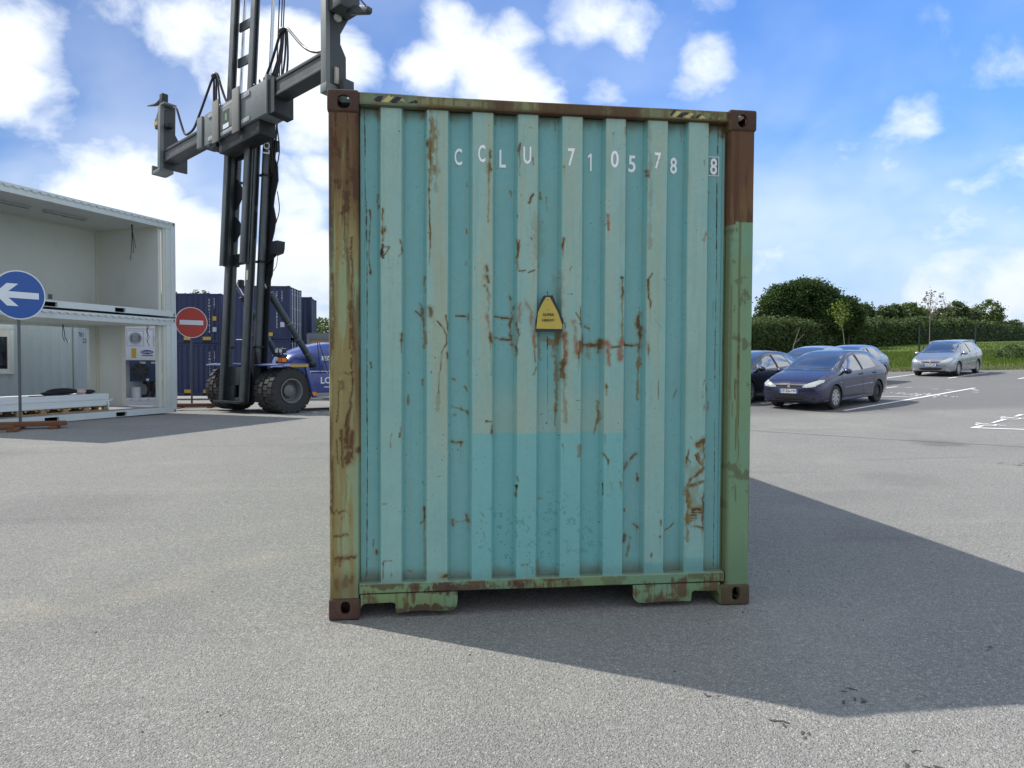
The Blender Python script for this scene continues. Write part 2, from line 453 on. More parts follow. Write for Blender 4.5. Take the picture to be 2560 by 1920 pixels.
BAY = Vector((math.cos(R(33.2)), math.sin(R(33.2)), 0)); BPERP = Vector((-BAY.y, BAY.x, 0))
def C4(a, b): return ground_px(1840+a*720/2212, 640+b*720/2212)
def CM(a, b): return ground_px(2160+a*400/2212, 920+b*400/2212)
LA = C4(830, 1190); LB = C4(1835, 1015)
strip('bay_line', LA, LB, .11)
for k in (1, 2, 3):
    a = LA+BPERP*2.42*k+BAY*.15*k; strip('bay_line', a, a+BAY*5.0, .10)
pa = C4(1105, 1080); pb = C4(1392, 1086); strip('bay_line', pa-(pb-pa)*3.0, pb, .10)
q1 = C4(1105, 1020); q2 = C4(1240, 1005); strip('bay_line', q2, q1-(q2-q1).normalized()*4.0, .10)
for (a, b) in (((1145, 940), (1500, 893)), ((1630, 940), (1935, 895))):
    strip('bay_line', C4(*a), C4(*b), .11)
a = C4(2170, 945); strip('bay_line', a, a+BAY*4.0, .11)
for (a, b, c, d) in ((570, 270, 670, 271), (930, 293, 1030, 293), (1130, 303, 1230, 308), (1490, 298, 1580, 312), (1500, 335, 1590, 337)):
    strip('paint_dash', CM(a, b), CM(c, d), .07, .005)
def worn_patch():
    # rubbed-out old paint: a scatter of thin flakes
    mb = MB(); r = random.Random(3)
    A = CM(600, 375); B = CM(1050, 368)
    for i in range(60):
        t = r.random(); c = A.lerp(B, t)+Vector((r.gauss(0, .12), r.gauss(0, .38), 0))
        a = r.uniform(.03, .15); w_ = r.uniform(.012, .035); an = R(33)+r.gauss(0, .3)
        ex = Vector((math.cos(an), math.sin(an), 0)); ey = Vector((-ex.y, ex.x, 0))
        mb.add([tz(*(c+ex*p+ey*q)[:2], .005) for p, q in ((-a, 0), (0, -w_), (a, 0), (0, w_))], [(0, 1, 2, 3)])
    return tag(mb.build('worn_paint', M_MARK, recalc=False), kind='stuff')
worn_patch()
# disabled bay: a corner line, hatch bars and wheelchair symbols along the left edge
HX = (CM(2212, 855)-CM(1470, 830)); HX.z = 0; HX.normalize()
HY = (CM(2070, 675)-CM(1470, 830)); HY.z = 0; HY.normalize()
H0 = CM(1470, 830)
strip('bay_line', H0, H0+HX*6.0, .12)
def ground_poly(name, P, dz=.012):
    mb = MB(); mb.add([tz(p.x, p.y, dz) for p in P], [tuple(range(len(P)))]); return tag(mb.build(name, M_MARK, recalc=False), kind='structure')
for (p0, p1, w0, w1) in (((1480, 828), (1560, 806), 175, 110), ((1750, 764), (1905, 716), 85, 85), ((2070, 676), (2140, 648), 85, 85)):
    A, B, C_, D_ = CM(*p0), CM(*p1), CM(p1[0]+w1, p1[1]-1), CM(p0[0]+w0*.62, p0[1]+1)
    ground_poly('hatch_bar', [A, D_, C_, B])
def wheelchair(o, ex, ey, s):
    """the painted access symbol, lying on the ground"""
    mb = MB()
    def P(x, y): return tz(*(o+ex*(x*s)+ey*(y*s))[:2], .014)
    def band(pts, w):
        pts = [Vector((*p, 0)) for p in pts]; G = []
        for i, p in enumerate(pts):
            d = (pts[min(i+1, len(pts)-1)]-pts[max(0, i-1)]).normalized(); t = Vector((-d.y, d.x, 0))*w/2
            G.append([P(p.x+t.x, p.y+t.y), P(p.x-t.x, p.y-t.y)])
        mb.grid(G)
    band([(.42*math.cos(t)-.05, .42*math.sin(t)+.42) for t in np.linspace(R(95), R(352), 22)], .10)
    band([(-.06, 1.02), (-.02, .56), (.36, .56), (.56, .10), (.74, .16)], .12)
    band([(-.02, .80), (.30, .80)], .10)
    h = [(-.06+.11*math.cos(t), 1.20+.11*math.sin(t)) for t in np.linspace(0, 2*PI, 14)[:-1]]
    mb.add([P(*q) for q in h], [tuple(range(13))])
    return tag(mb.build('wheelchair_symbol', M_MARK, recalc=False), kind='structure')
for (a, b), (c, d), (e, f) in (((1760, 806), (2075, 806), (1900, 768)), ((2095, 716), (2400, 716), (2230, 680))):
    o_ = CM(a, b); ex = (CM(c, d)-o_); ex.z = 0; L = ex.length; ex.normalize()
    wheelchair(o_+ex*.0, (ex), Vector((-ex.y, ex.x, 0)), L*.95)
# loose dark chips and stones lying about the yard
def chips():
    mb = MB(); r = random.Random(11)
    for i in range(170):
        w = 1.5+r.random()**1.7*22; u = r.uniform(-.75, .75)*w
        x, y = xy(u, w)
        if -.1 < x < 2.55 and -.05 < y < 12.3: continue
        s = r.uniform(.003, .009)*(1+(r.random() < .08)*.8); c = tz(x, y, s*.3); vs_ = []
        for k in range(6):
            t = k*PI/3+r.random()*.6; q = s*r.uniform(.6, 1.3); vs_.append((c.x+q*math.cos(t), c.y+q*.7*math.sin(t), c.z-s*.3))
        vs_.append((c.x, c.y, c.z+s*.45)); mb.add(vs_, [(k, (k+1) % 6, 6) for k in range(6)], 0 if r.random() < .72 else 1)
    # a few squashed dark flecks, torn in outline
    for (px, py, L) in ((2122, 1727, .05), (2142, 1748, .07), (2150, 1752, .03), (2020, 1838, .06), (1962, 1806, .07), (1786, 1738, .05), (2330, 1914, .08), (2300, 1880, .04), (2505, 1158, .14), (2545, 1163, .22), (2475, 1620, .05)):
        g = ground_px(px, py)
        for i in range(3):
            x, y = g.x+r.gauss(0, L*.45), g.y+r.gauss(0, L*.25); n = 9; vs_ = []; an = r.random()*3
            for k in range(n):
                t = k*2*PI/n; q = L*.28*r.uniform(.25, 1.0); dx, dy = q*math.cos(t)*1.5, q*math.sin(t)*.6; vs_.append((x+dx*math.cos(an)-dy*math.sin(an), y+dx*math.sin(an)+dy*math.cos(an), terr(x, y)+.0015+.001*i))
            vs_.append((x, y, terr(x, y)+.004)); mb.add(vs_, [(k, (k+1) % n, n) for k in range(n)])
    o = mb.build('grit', [simple('grit_dark', (.070, .067, .064), .9), simple('grit_pale', (.5, .49, .46), .9)])
    return tag(o, 'dark grit and small pale stones scattered over the asphalt yard', 'grit', kind='stuff')
chips()
# ------------------------------------------------------------------ the green container: painted wear
CW, CH, CL = 2.438, 2.896, 12.192
PX = .002; IX0, IZ0 = -.02, -.02; IW, IH = 1240, 1470
def face_px(u, v, y=.03):
    d = CR*((u-1280)/1800) - CU*((v-960)/1800) + CF; t = (y-CPOS.y)/d.y; p = CPOS+d*t
    return p.x, p.z
CROPS = {'c5': (800, 200, 560/2212), 'c6': (1340, 200, 580/2212), 'd1': (800, 500, 560/1659), 'd2': (1340, 500, 580/1718),
         'd3': (800, 1000, 560/1659), 'c8': (1340, 1000, 580/1782)}
def cpt(c, a, b):
    o = CROPS[c]; return face_px(o[0]+a*o[2], o[1]+b*o[2])
def vnoise(h, w, cell, seed, octv=4, ax=1.0):
    """value noise, cells `cell` pixels tall and cell*ax wide"""
    r = np.random.default_rng(seed); out = np.zeros((h, w)); amp = 1; tot = 0
    ch, cw = cell, max(2, cell*ax)
    for o in range(octv):
        gh, gw = int(h/ch)+3, int(w/cw)+3; g = r.random((gh, gw))
        yy = np.arange(h)/ch; xx = np.arange(w)/cw; y0 = yy.astype(int); x0 = xx.astype(int)
        fy = (yy-y0); fx = (xx-x0); fy = (fy*fy*(3-2*fy))[:, None]; fx = (fx*fx*(3-2*fx))[None, :]
        a = g[y0][:, x0]; b_ = g[y0][:, x0+1]; c = g[y0+1][:, x0]; d = g[y0+1][:, x0+1]
        out += amp*((a*(1-fx)+b_*fx)*(1-fy)+(c*(1-fx)+d*fx)*fy); tot += amp; amp *= .55; ch = max(1.5, ch/2); cw = max(1.5, cw/2)
    return out/tot
def sst(x, a, b):
    t = np.clip((x-a)/(b-a), 0, 1); return t*t*(3-2*t)
STR = """
c5 O 40 .55 565,260 575,400
c5 O 26 .5 850,290 850,375
c5 O 30 .6 1020,290 1020,360
c5 R 22 .4 1300,310 1300,370
c5 O 22 .6 1740,340 1742,420
c5 O 24 .6 1905,340 1905,410
c5 O 18 .5 2175,340 2178,440
c5 D 7 .9 435,280 440,600 442,1000 448,1300 450,1660
c5 O 52 .75 1105,280 1115,500 1105,700 1098,1000
c5 R 22 .6 1095,280 1090,700 1080,1100
c5 R 8 .8 1090,700 1092,900 1075,1080 1085,1300 1090,1660
c5 R 24 .9 1065,600 1062,655
c5 D 20 .8 1075,1060 1085,1100
c5 O 30 .4 1160,300 1150,1100
c5 R 30 .95 1672,825 1668,880
c5 R 15 .7 1668,880 1668,990
c5 O 14 .5 1668,990 1660,1400
c5 R 15 .8 1680,690 1680,770
c5 R 15 .8 1973,630 1975,770
c5 O 22 .5 1975,770 1970,940
c5 R 12 .7 2105,770 2108,830
c5 O 24 .8 565,1120 572,1240
c5 O 20 .7 1452,1000 1456,1030
c5 O 26 .7 1892,1080 1890,1130
c5 R 16 .95 2115,1130 2085,1160 2068,1210
c5 O 24 .7 2185,1110 2188,1160
c5 O 22 .85 1455,1470 1456,1500
c5 D 12 .8 780,500 784,505
d1 R 9 .95 363,65 368,160 360,280 362,420 370,540
d1 R 10 .95 463,65 466,140 462,240 466,300
d1 R 12 .9 485,200 478,225
d1 D 16 .95 462,325 460,420
d1 R 11 .9 462,345 510,345
d1 R 8 .9 512,350 485,395 465,415
d1 R 9 .95 592,295 610,340 605,385 585,412
d1 R 12 .5 420,0 428,50
d1 R 5 .8 810,0 812,160 818,260 812,480
d1 O 10 .7 1090,205 1092,240
d1 O 15 .7 1088,435 1090,470
d1 O 14 .85 773,570 776,680
d1 R 18 .85 735,765 760,810 765,880
d1 R 9 .8 710,820 745,850 765,870
d1 O 22 .8 765,880 778,960 778,1090
d1 R 26 .75 815,805 820,870
d1 R 6 .95 868,895 910,945 935,1000 938,1060 905,1120 895,1220 880,1330 878,1430
d1 O 22 .35 880,1430 870,1560
d1 R 10 .9 935,860 945,930 948,960
d1 R 9 .9 1010,855 1100,857
d1 R 7 .8 1100,835 1100,880
d1 R 16 .95 1237,485 1240,520
d1 R 20 .95 1237,565 1242,600
d1 R 12 .95 1215,630 1245,645 1246,700
d1 O 22 .6 1246,700 1248,820
d1 K 16 .6 1240,840 1250,930 1262,1010
d1 R 12 .9 1262,985 1266,1050
d1 O 12 .4 1266,1050 1270,1300
d1 R 14 .9 1305,858 1350,868 1420,875
d1 R 20 .9 1435,790 1418,900 1420,980 1432,1060
d1 R 16 .9 1300,1015 1350,1030 1430,1030
d1 R 12 .8 1415,705 1420,730
d1 R 10 .95 1460,290 1470,330 1462,420
d1 R 6 .9 1480,295 1470,340
d1 O 18 .5 1462,420 1470,520
d1 D 8 .9 1463,110 1464,135
d1 R 6 .9 1475,525 1520,520
d1 R 8 .9 1545,535 1585,520
d1 K 22 .6 1480,770 1478,900
d1 K 16 .5 1520,740 1555,800 1565,920
d1 R 11 .95 1460,915 1475,990 1460,1060 1456,1150
d1 K 22 .8 1585,980 1590,1080
d1 R 8 .8 1590,1080 1592,1200
d1 R 9 .9 1600,1240 1585,1290
d1 R 12 .9 600,990 601,1035
d1 R 5 .6 601,1035 602,1130
d1 R 8 .9 372,1205 374,1245
d1 O 16 .8 760,1335 762,1370
d1 O 10 .8 653,1275 655,1290
d1 O 12 .8 655,1450 652,1520
d1 O 14 .8 1098,1110 1096,1140
d1 O 14 .8 1075,1385 1098,1425
d1 O 14 .7 985,1325 1000,1335
d1 R 11 .85 985,1535 1040,1550 1100,1575
d1 O 16 .8 1045,1530 1040,1560
d1 O 18 .7 998,1590 1000,1600
d1 R 12 .8 1098,1560 1098,1585
d1 R 9 .9 1228,1640 1272,1642
d1 R 10 .9 942,1130 942,1170
d2 R 10 .95 205,290 200,360
d2 O 14 .5 200,360 198,430
d2 K 12 .9 537,110 538,215
d2 O 12 .7 30,450 33,490
d2 R 6 .7 265,495 252,520
d2 D 34 .95 632,580 636,605
d2 R 17 .9 634,600 638,660 640,720
d2 O 15 .7 640,720 640,860 638,1050
d2 K 17 .9 1262,245 1245,290
d2 R 7 .9 862,545 835,590
d2 R 11 .95 835,590 832,660 840,720 850,790
d2 D 8 .9 950,590 952,594
d2 G 5 .6 875,870 900,910 935,950
d2 G 5 .6 870,815 885,835
d2 R 7 .95 298,835 325,880 335,920
d2 R 6 .9 330,790 332,880 335,945
d2 R 15 .85 375,930 405,945
d2 R 24 .9 345,1065 400,1075 475,1075
d2 R 22 .9 480,1040 478,1125
d2 O 26 .5 400,1090 405,1170
d2 R 18 .8 350,990 352,1120
d2 K 30 .85 525,1060 530,1130
d2 K 24 .7 540,1150 548,1220
d2 K 30 .75 635,1060 628,1170
d2 R 11 .8 560,1090 620,1085
d2 R 18 .9 665,1070 720,1078 780,1070
d2 R 26 .9 780,850 778,960 785,1040 775,1120
d2 O 22 .85 775,1120 775,1250 770,1380 765,1470
d2 O 10 .7 785,790 782,850
d2 K 16 .8 828,1060 830,1100
d2 R 9 .85 835,1100 840,1170
d2 K 40 .7 318,1080 320,1130
d2 R 15 .9 330,1050 322,1160 315,1240
d2 K 22 .45 285,900 290,1040 300,1120
d2 O 40 .75 30,1000 60,1040 150,1050
d2 O 36 .8 165,990 160,1080 150,1150
d2 O 20 .8 150,1150 160,1300 158,1450 155,1560
d2 O 18 .7 25,1050 30,1120 45,1190
d2 D 7 .9 92,1010 95,1120
d2 D 3 .5 95,1120 96,1660
d2 R 26 .95 205,1000 208,1080 205,1200 200,1310
d2 K 20 .6 215,990 220,1180
d2 O 26 .5 200,1310 210,1500 212,1640
d2 R 9 .9 520,1365 523,1385
d2 O 14 .4 522,1385 522,1440
d2 R 5 .6 908,1330 905,1480
d2 R 8 .8 1065,1405 1045,1440 1040,1465
d2 R 7 .8 1248,1335 1245,1355
d2 R 8 .8 1275,1365 1285,1410
d2 R 8 .7 1295,1500 1292,1560
d2 R 9 .7 1235,1420 1235,1460
d2 R 9 .8 1247,1520 1245,1545
d2 O 22 .7 468,1500 475,1600 470,1650
d2 G 6 .8 300,1485 330,1485
d2 G 6 .8 302,1552 322,1552
d2 B 9 .95 228,695 272,696
d2 O 60 .35 165,560 160,700 170,800
d2 O 90 .3 20,150 15,400
d2 R 9 .4 1335,740 1332,870
d3 R 8 .9 595,200 592,270
d3 R 6 .8 530,250 520,330
d3 R 9 .9 522,320 524,345
d3 R 12 .9 1275,195 1273,255
d3 R 13 .9 980,312 1010,322 1055,318
d3 R 10 .8 1045,320 1045,345
d3 R 11 .95 770,800 770,900
d3 R 9 .9 745,925 775,905 778,940
d3 O 12 .7 775,940 775,1000 785,1280
d3 R 17 .9 985,905 990,940
d3 O 16 .7 990,915 1050,912 1085,895
d3 R 24 .9 1090,865 1095,905
d3 R 9 .85 392,1050 388,1095
d3 R 12 .85 413,1125 417,1150
d3 R 7 .8 465,1215 470,1195 530,1190
d3 R 5 .7 467,1200 465,1330
d3 O 18 .8 655,1280 680,1290
d3 R 26 .9 890,1310 935,1300
d3 O 12 .8 530,1290 530,1320
d3 R 9 .9 1463,570 1465,600
d3 D 13 .95 1455,630 1458,660
d3 R 9 .8 1455,660 1453,720
d3 R 13 .9 1500,1220 1535,1218
d3 R 6 .8 1197,840 1215,862
d3 R 9 .7 470,770 490,768
d3 O 10 .5 870,570 895,565
d3 O 26 .4 1620,1200 1625,1290
d3 O 14 .6 1630,740 1640,750
d3 D 8 .8 742,250 745,252
c8 R 10 .9 525,415 552,460 553,490
c8 R 17 .9 790,420 740,460
c8 R 20 .85 715,495 685,545
c8 R 12 .9 792,575 793,630
c8 R 12 .9 570,640 572,645
c8 R 13 .9 650,635 660,640 658,680
c8 R 8 .9 693,850 692,865
c8 R 20 .9 775,970 790,995
c8 R 26 .7 690,1060 685,1090
c8 O 24 .8 735,1075 720,1150 705,1210
c8 R 12 .8 955,930 957,960
c8 R 12 .8 950,1050 955,1052
c8 R 8 .85 1075,955 1055,985 1010,1010
c8 R 10 .85 887,1180 887,1200
c8 O 90 .45 1225,520 1215,700 1205,900
c8 R 28 .97 1298,305 1270,325 1245,340
c8 R 14 .95 1290,320 1292,420 1285,520
c8 R 15 .95 1225,425 1260,480 1288,515
c8 R 16 .95 1288,520 1240,560 1195,600 1165,645
c8 R 9 .9 1280,545 1215,590 1185,620
c8 R 17 .97 1292,622 1230,640 1165,662
c8 R 8 .9 1290,635 1225,655 1170,672
c8 R 16 .95 1163,640 1165,700 1160,780 1162,880 1155,960 1165,1020
c8 O 30 .8 1165,680 1175,800 1165,1000 1160,1080
c8 R 15 .85 1290,660 1288,760 1282,900 1285,1010
c8 R 10 .9 1175,380 1165,430 1155,480
c8 R 9 .8 1160,440 1185,480
c8 R 8 .6 1190,280 1200,300
c8 R 17 .95 1205,845 1235,840 1260,850
c8 R 8 .9 1195,865 1275,870
c8 R 10 .9 1190,885 1225,888
c8 R 7 .8 1195,910 1230,912
c8 R 7 .8 1195,928 1220,930
c8 R 16 .95 1190,970 1230,972 1285,985
c8 R 9 .9 1245,410 1260,470 1288,520
c8 O 40 .6 1270,350 1275,480
c8 O 24 .7 335,350 335,430
c8 R 10 .8 205,340 210,370
c8 O 16 .6 25,765 60,770
c8 O 12 .6 95,725 140,705
c8 R 5 .6 160,60 155,200
c8 R 8 .8 490,80 485,160
c8 O 12 .8 480,170 455,270
c8 D 6 .9 516,640 515,730
c8 D 4 .8 1395,150 1390,700 1382,1290
c8 R 7 .6 700,240 702,300
c8 R 7 .6 533,260 535,340
d1 D 5 .9 342,0 345,600 345,1000 343,1658
d3 D 5 .9 345,0 347,400 345,800 343,1330
d2 D 5 .9 1362,0 1358,500 1348,1000 1345,1400
c6 D 8 .9 1765,440 1758,700 1752,1000 1748,1600
c6 O 40 .6 1680,430 1665,540
c6 O 26 .6 1405,420 1410,560
c6 O 32 .6 870,400 868,510
c6 O 20 .6 460,360 462,460
c6 O 24 .6 195,350 200,450
c6 R 40 .7 1800,420 1810,520
c6 R 60 .5 1650,430 1740,430
c6 O 18 .4 40,360 40,440
c6 O 34 .4 1085,380 1090,700 1088,1100 1085,1600
c6 R 14 .8 1060,860 1065,910
c6 R 8 .8 1078,860 1080,930
c6 O 24 .6 50,1060 50,1110
c6 O 20 .7 110,1110 118,1240
c6 R 10 .8 738,500 736,510
c6 R 10 .8 268,815 270,830
c6 R 8 .8 1650,960 1655,975
c6 R 12 .8 1655,1050 1675,1055
c6 R 9 .9 265,1515 255,1600
c6 R 8 .6 1605,765 1610,820
"""
def paint_front():
    H, Wd = IH, IW
    X = IX0+(np.arange(Wd)+.5)*PX; Z = IZ0+(np.arange(H)+.5)*PX
    XX, ZZ = np.meshgrid(X, Z)
    n_big = vnoise(H, Wd, 240, 1, 5); n_med = vnoise(H, Wd, 60, 2, 5); n_fine = vnoise(H, Wd, 10, 3, 3)
    n_v = vnoise(H, Wd, 300, 4, 5, .06); n_v2 = vnoise(H, Wd, 160, 5, 4, .05)
    def col(c): return np.array(c)[None, None, :]
    def over(img, a, c):
        a = np.clip(a, 0, 1)[..., None]; return img*(1-a)+(c if isinstance(c, np.ndarray) else col(c))*a
    img = np.ones((H, Wd, 3))*col((.198, .425, .392))
    img = over(img, sst(n_big, .35, .7)*.35, (.172, .410, .398))
    # ribs chalked and slightly dirtied, some of their brighter light painted in too
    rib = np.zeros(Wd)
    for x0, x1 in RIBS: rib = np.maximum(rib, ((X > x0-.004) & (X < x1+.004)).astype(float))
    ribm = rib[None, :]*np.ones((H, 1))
    chalk_lit = ribm*(.40+.30*sst(ZZ+.3*(n_big-.5), 1.0, 2.2))*(.75+.5*n_med)
    img = over(img, chalk_lit, (.330, .490, .425))
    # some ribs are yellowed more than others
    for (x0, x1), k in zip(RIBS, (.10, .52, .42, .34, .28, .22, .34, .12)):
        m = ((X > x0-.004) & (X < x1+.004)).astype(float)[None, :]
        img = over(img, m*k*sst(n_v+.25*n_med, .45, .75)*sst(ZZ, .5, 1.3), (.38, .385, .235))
    img = over(img, (1-ribm)*.28, (.150, .375, .405))  # flutes tinted darker and bluer, part of their shade put into the colour
    # faint vertical run-off everywhere
    img = over(img, sst(n_v2, .56, .8)*.30, (.27, .34, .24))
    img = over(img, sst(1-n_v, .60, .85)*.22, (.125, .31, .305))
    # repainted rectangle low on the wall (between three ribs), with a chalky border above
    e = (n_med-.5)*.020+(n_v-.5)*.02
    patch = sst(XX+e, .785, .792)*sst(-(XX+e), -1.672, -1.660)*sst(-(ZZ+e), -1.026, -1.018)
    img = over(img, patch*(.55+.40*n_med), (.165, .440, .430))
    img = over(img, patch*sst(n_fine, .62, .72)*sst(n_big, .4, .6)*.5, (.08, .21, .21))
    above = sst(XX, .79, .80)*sst(-XX, -1.67, -1.655)*sst(ZZ, 1.02, 1.03)*sst(-ZZ, -1.38, -1.12)
    img = over(img, above*.42, (.37, .44, .34))
    p2 = sst(XX, 2.035, 2.045)*sst(-XX, -2.16, -2.15)*sst(-(ZZ+e), -.285, -.275)+sst(XX, 1.79, 1.80)*sst(-XX, -1.915, -1.905)*sst(-(ZZ+e), -.262, -.25)
    img = over(img, p2*.8, (.15, .40, .39))
    # speckle of tiny chips
    ch = vnoise(H, Wd, 5, 9, 2); img = over(img, (ch > .865)*sst(n_med, .5, .62)*.85, (.07, .045, .025))
    # grime at foot of the wall; recesses darkened towards the head
    foot = sst(-(ZZ+.05*(n_med-.5)), -.285, -.20)*(ZZ > .19); img = over(img, foot*(.35+.5*(1-ribm))*.8, (.13, .115, .055))
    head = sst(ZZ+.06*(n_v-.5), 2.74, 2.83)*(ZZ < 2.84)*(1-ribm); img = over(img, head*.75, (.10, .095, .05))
    # --- rails
    rail_t = (ZZ > 2.815)
    rc = col((.25, .265, .135))*np.ones((H, Wd, 1))
    rc = over(rc, sst(n_med, .38, .62)*.6, (.17, .20, .12))
    rc = over(rc, sst(ZZ+.03*(n_v-.5), 2.858, 2.890)*.9, (.095, .055, .030))
    rc = over(rc, sst(-(ZZ+.03*(n_med-.5)), -2.838, -2.82)*.8, (.085, .045, .024))
    rc = over(rc, sst(n_v2, .52, .7)*.6, (.15, .095, .04))
    rc = over(rc, sst(n_big+.5*n_med, .78, .95)*.85, (.10, .05, .028))
    rc = over(rc, sst(-XX, -.52, -.44)*.6, (.16, .22, .15))
    img = np.where(rail_t[..., None], rc, img)
    def poly(pts):
        m = np.zeros((H, Wd), bool); n = len(pts)
        for i in range(n):
            (xa, za), (xb, zb) = pts[i], pts[(i+1) % n]
            if za == zb: continue
            c = ((ZZ >= min(za, zb)) & (ZZ < max(za, zb))) & (XX < xa+(ZZ-za)*(xb-xa)/(zb-za)); m ^= c
        return m
    ynoise = (n_fine < .66)
    for cc, pts in (('k', [(.232, 2.838), (.27, 2.868), (.30, 2.872), (.285, 2.838)]), ('y', [(.287, 2.838), (.33, 2.876), (.352, 2.872), (.356, 2.868), (.327, 2.838)]),
                    ('k', [(.335, 2.841), (.368, 2.871), (.392, 2.868), (.40, 2.862), (.375, 2.836), (.35, 2.834)]), ('y', [(.372, 2.836), (.40, 2.862), (.425, 2.838), (.40, 2.852)]),
                    ('k', [(.43, 2.838), (.475, 2.858), (.487, 2.85), (.48, 2.838)]),
                    ('k', [(1.915, 2.845), (1.935, 2.872), (1.95, 2.872), (1.92, 2.835)]), ('y', [(1.93, 2.835), (1.955, 2.868), (1.985, 2.866), (1.95, 2.835)]), ('k', [(1.955, 2.835), (1.99, 2.866), (2.035, 2.862), (1.985, 2.832)]),
                    ('y', [(1.99, 2.832), (2.038, 2.862), (2.062, 2.858), (2.03, 2.832)]), ('k', [(2.035, 2.832), (2.068, 2.858), (2.105, 2.858), (2.08, 2.832)]), ('y', [(2.085, 2.832), (2.108, 2.853), (2.13, 2.834)]),
                    ('k', [(2.14, 2.832), (2.155, 2.838), (2.165, 2.83)]), ('y', [(2.20, 2.832), (2.208, 2.845), (2.218, 2.831)])):
        img = over(img, poly(pts)*ynoise*.95, (.60, .52, .20) if cc == 'y' else (.018, .018, .024))
    rail_b = (ZZ < .199)
    bc = col((.165, .285, .165))*np.ones((H, Wd, 1))
    bc = over(bc, sst(n_big, .4, .65)*.6, (.21, .265, .095))
    bc = over(bc, sst(XX, 1.9, 2.2)*.55, (.15, .225, .08))
    bc = over(bc, sst(n_med+.35*n_v2, .68, .84)*.9, (.115, .065, .036))
    for (x, z, rx, rz, a) in ((.62, .165, .07, .03, .9), (.78, .155, .12, .035, .8), (1.05, .165, .055, .032, .95), (1.28, .19, .08, .02, .7), (.30, .19, .07, .02, .7), (.47, .17, .04, .03, .8), (.52, .045, .13, .018, .9), (.40, .035, .04, .02, .6), (1.35, .16, .07, .025, .5), (1.95, .04, .06, .012, .8), (2.12, .18, .05, .02, .5), (1.60, .165, .05, .03, .4)):
        d = np.sqrt(((XX-x)/rx)**2+((ZZ-z)/rz)**2)*.8+(n_med-.5)*2.6+(n_fine-.5)*.9+(n_v2-.5)*1.0
        bc = over(bc, sst(-d, -1.0, -.55)*a, (.088, .042, .030))
    bc = over(bc, sst(n_v2, .5, .7)*.45*(ZZ < .14), (.14, .105, .04))
    bc = over(bc, sst(-np.abs(ZZ-.1405), -.006, -.002)*.8*((XX < .72) | (XX > 1.72)), (.03, .025, .016))
    bc = over(bc, sst(-np.abs(ZZ-.196), -.005, -.001)*.55, (.30, .36, .25))
    img = np.where(rail_b[..., None], bc, img)
    # --- posts
    lp = (XX < .172); g = np.ones((H, Wd, 1))
    pc = col((.285, .335, .185))*g
    pc = over(pc, sst(XX, .128, .155)*.55*sst(-ZZ, -2.2, -1.8), (.18, .34, .25))
    pc = over(pc, sst(n_v+.2*n_med, .50, .70)*.75, (.27, .185, .06))
    top = sst(ZZ+.75*(n_v-.5)+.75*(n_v2-.5)+.10*sst(np.abs(XX-.085), .02, .08), 2.05, 2.62)
    pc = over(pc, top*.92, (.125, .066, .031))
    pc = over(pc, sst(n_v2+.4*n_fine, .78, .90)*.85*sst(ZZ, 1.4, 2.6), (.055, .032, .020))
    edge = sst(-XX+.02*(n_med-.5), -.040, -.012)+sst(XX+.018*(n_med-.5), .128, .146)*sst(ZZ, .9, 1.3)*.8
    pc = over(pc, edge*.75*sst(n_v2+.4*n_med, .55, .8), (.105, .055, .028))
    pc = over(pc, sst(n_med+.3*n_v, .82, .92)*.85, (.085, .042, .022))
    low = sst(-(ZZ+.12*(n_v-.5)), -.34, -.15); pc = over(pc, low*.55, (.105, .085, .030))
    for (x0, z0, x1, z1, w, a) in ((.045, 1.0, .05, .87, .006, .9), (.075, 1.05, .075, .86, .010, .9), (.105, 1.06, .11, .88, .018, .95), (.135, 1.04, .128, .90, .012, .9), (.12, 1.2, .105, 1.02, .010, .8), (.135, 1.33, .10, 1.08, .008, .9), (.055, 1.32, .05, 1.1, .004, .9), (.03, .60, .10, .605, .007, .8), (.03, .47, .10, .475, .007, .8),
                                   (.06, .345, .14, .348, .014, .9), (.07, .35, .065, .31, .006, .7), (.04, .22, .04, .17, .016, .6), (.09, .235, .09, .19, .02, .6), (.125, .24, .12, .21, .012, .7), (.02, .9, .02, .6, .009, .8), (.028, 1.9, .025, 1.5, .010, .7), (.12, 1.75, .14, 1.5, .012, .85), (.13, 2.1, .13, 1.3, .006, .8), (.115, 1.92, .118, 1.5, .004, .9), (.09, .80, .09, .62, .003, .6), (.06, 1.36, .14, 1.37, .004, .8), (.07, 1.31, .072, 1.28, .012, .8)):
        t = np.clip(((XX-x0)*(x1-x0)+(ZZ-z0)*(z1-z0))/((x1-x0)**2+(z1-z0)**2), 0, 1); d = np.hypot(XX-x0-t*(x1-x0)+.016*(n_fine-.5)+.03*(n_med-.5), ZZ-z0-t*(z1-z0)+.03*(n_v2-.5)+.012*(n_fine-.5))-(n_fine-.5)*w*1.2
        pc = over(pc, sst(-d, -w*2.2-.004, -w*.6)*a*.4, (.19, .125, .045))
        pc = over(pc, sst(-d, -w*1.25, -w*.3)*a*np.clip(.3+1.3*n_med, 0, 1), (.082, .040, .020))
    img = np.where(lp[..., None], pc, img)
    rp = (XX > 2.268)
    pr = col((.160, .305, .195))*g
    pr = over(pr, sst(n_big+.3*n_v, .5, .8)*.5, (.18, .27, .12))
    pr = over(pr, sst(-(XX), -2.31, -2.285)*.6, (.125, .115, .045))
    pr = over(pr, sst(-np.abs(XX-2.347+.006*(n_big-.5)), -.012, -.003)*.65*sst(ZZ+.3*n_med, .9, 1.3), (.125, .095, .030))
    pr = over(pr, sst(n_med+.25*n_v2, .74, .84)*.55, (.085, .060, .028))
    rust = sst(ZZ+.022*(n_med-.5)+.012*(n_fine-.5)+.014*(XX < 2.318), 2.245, 2.253)
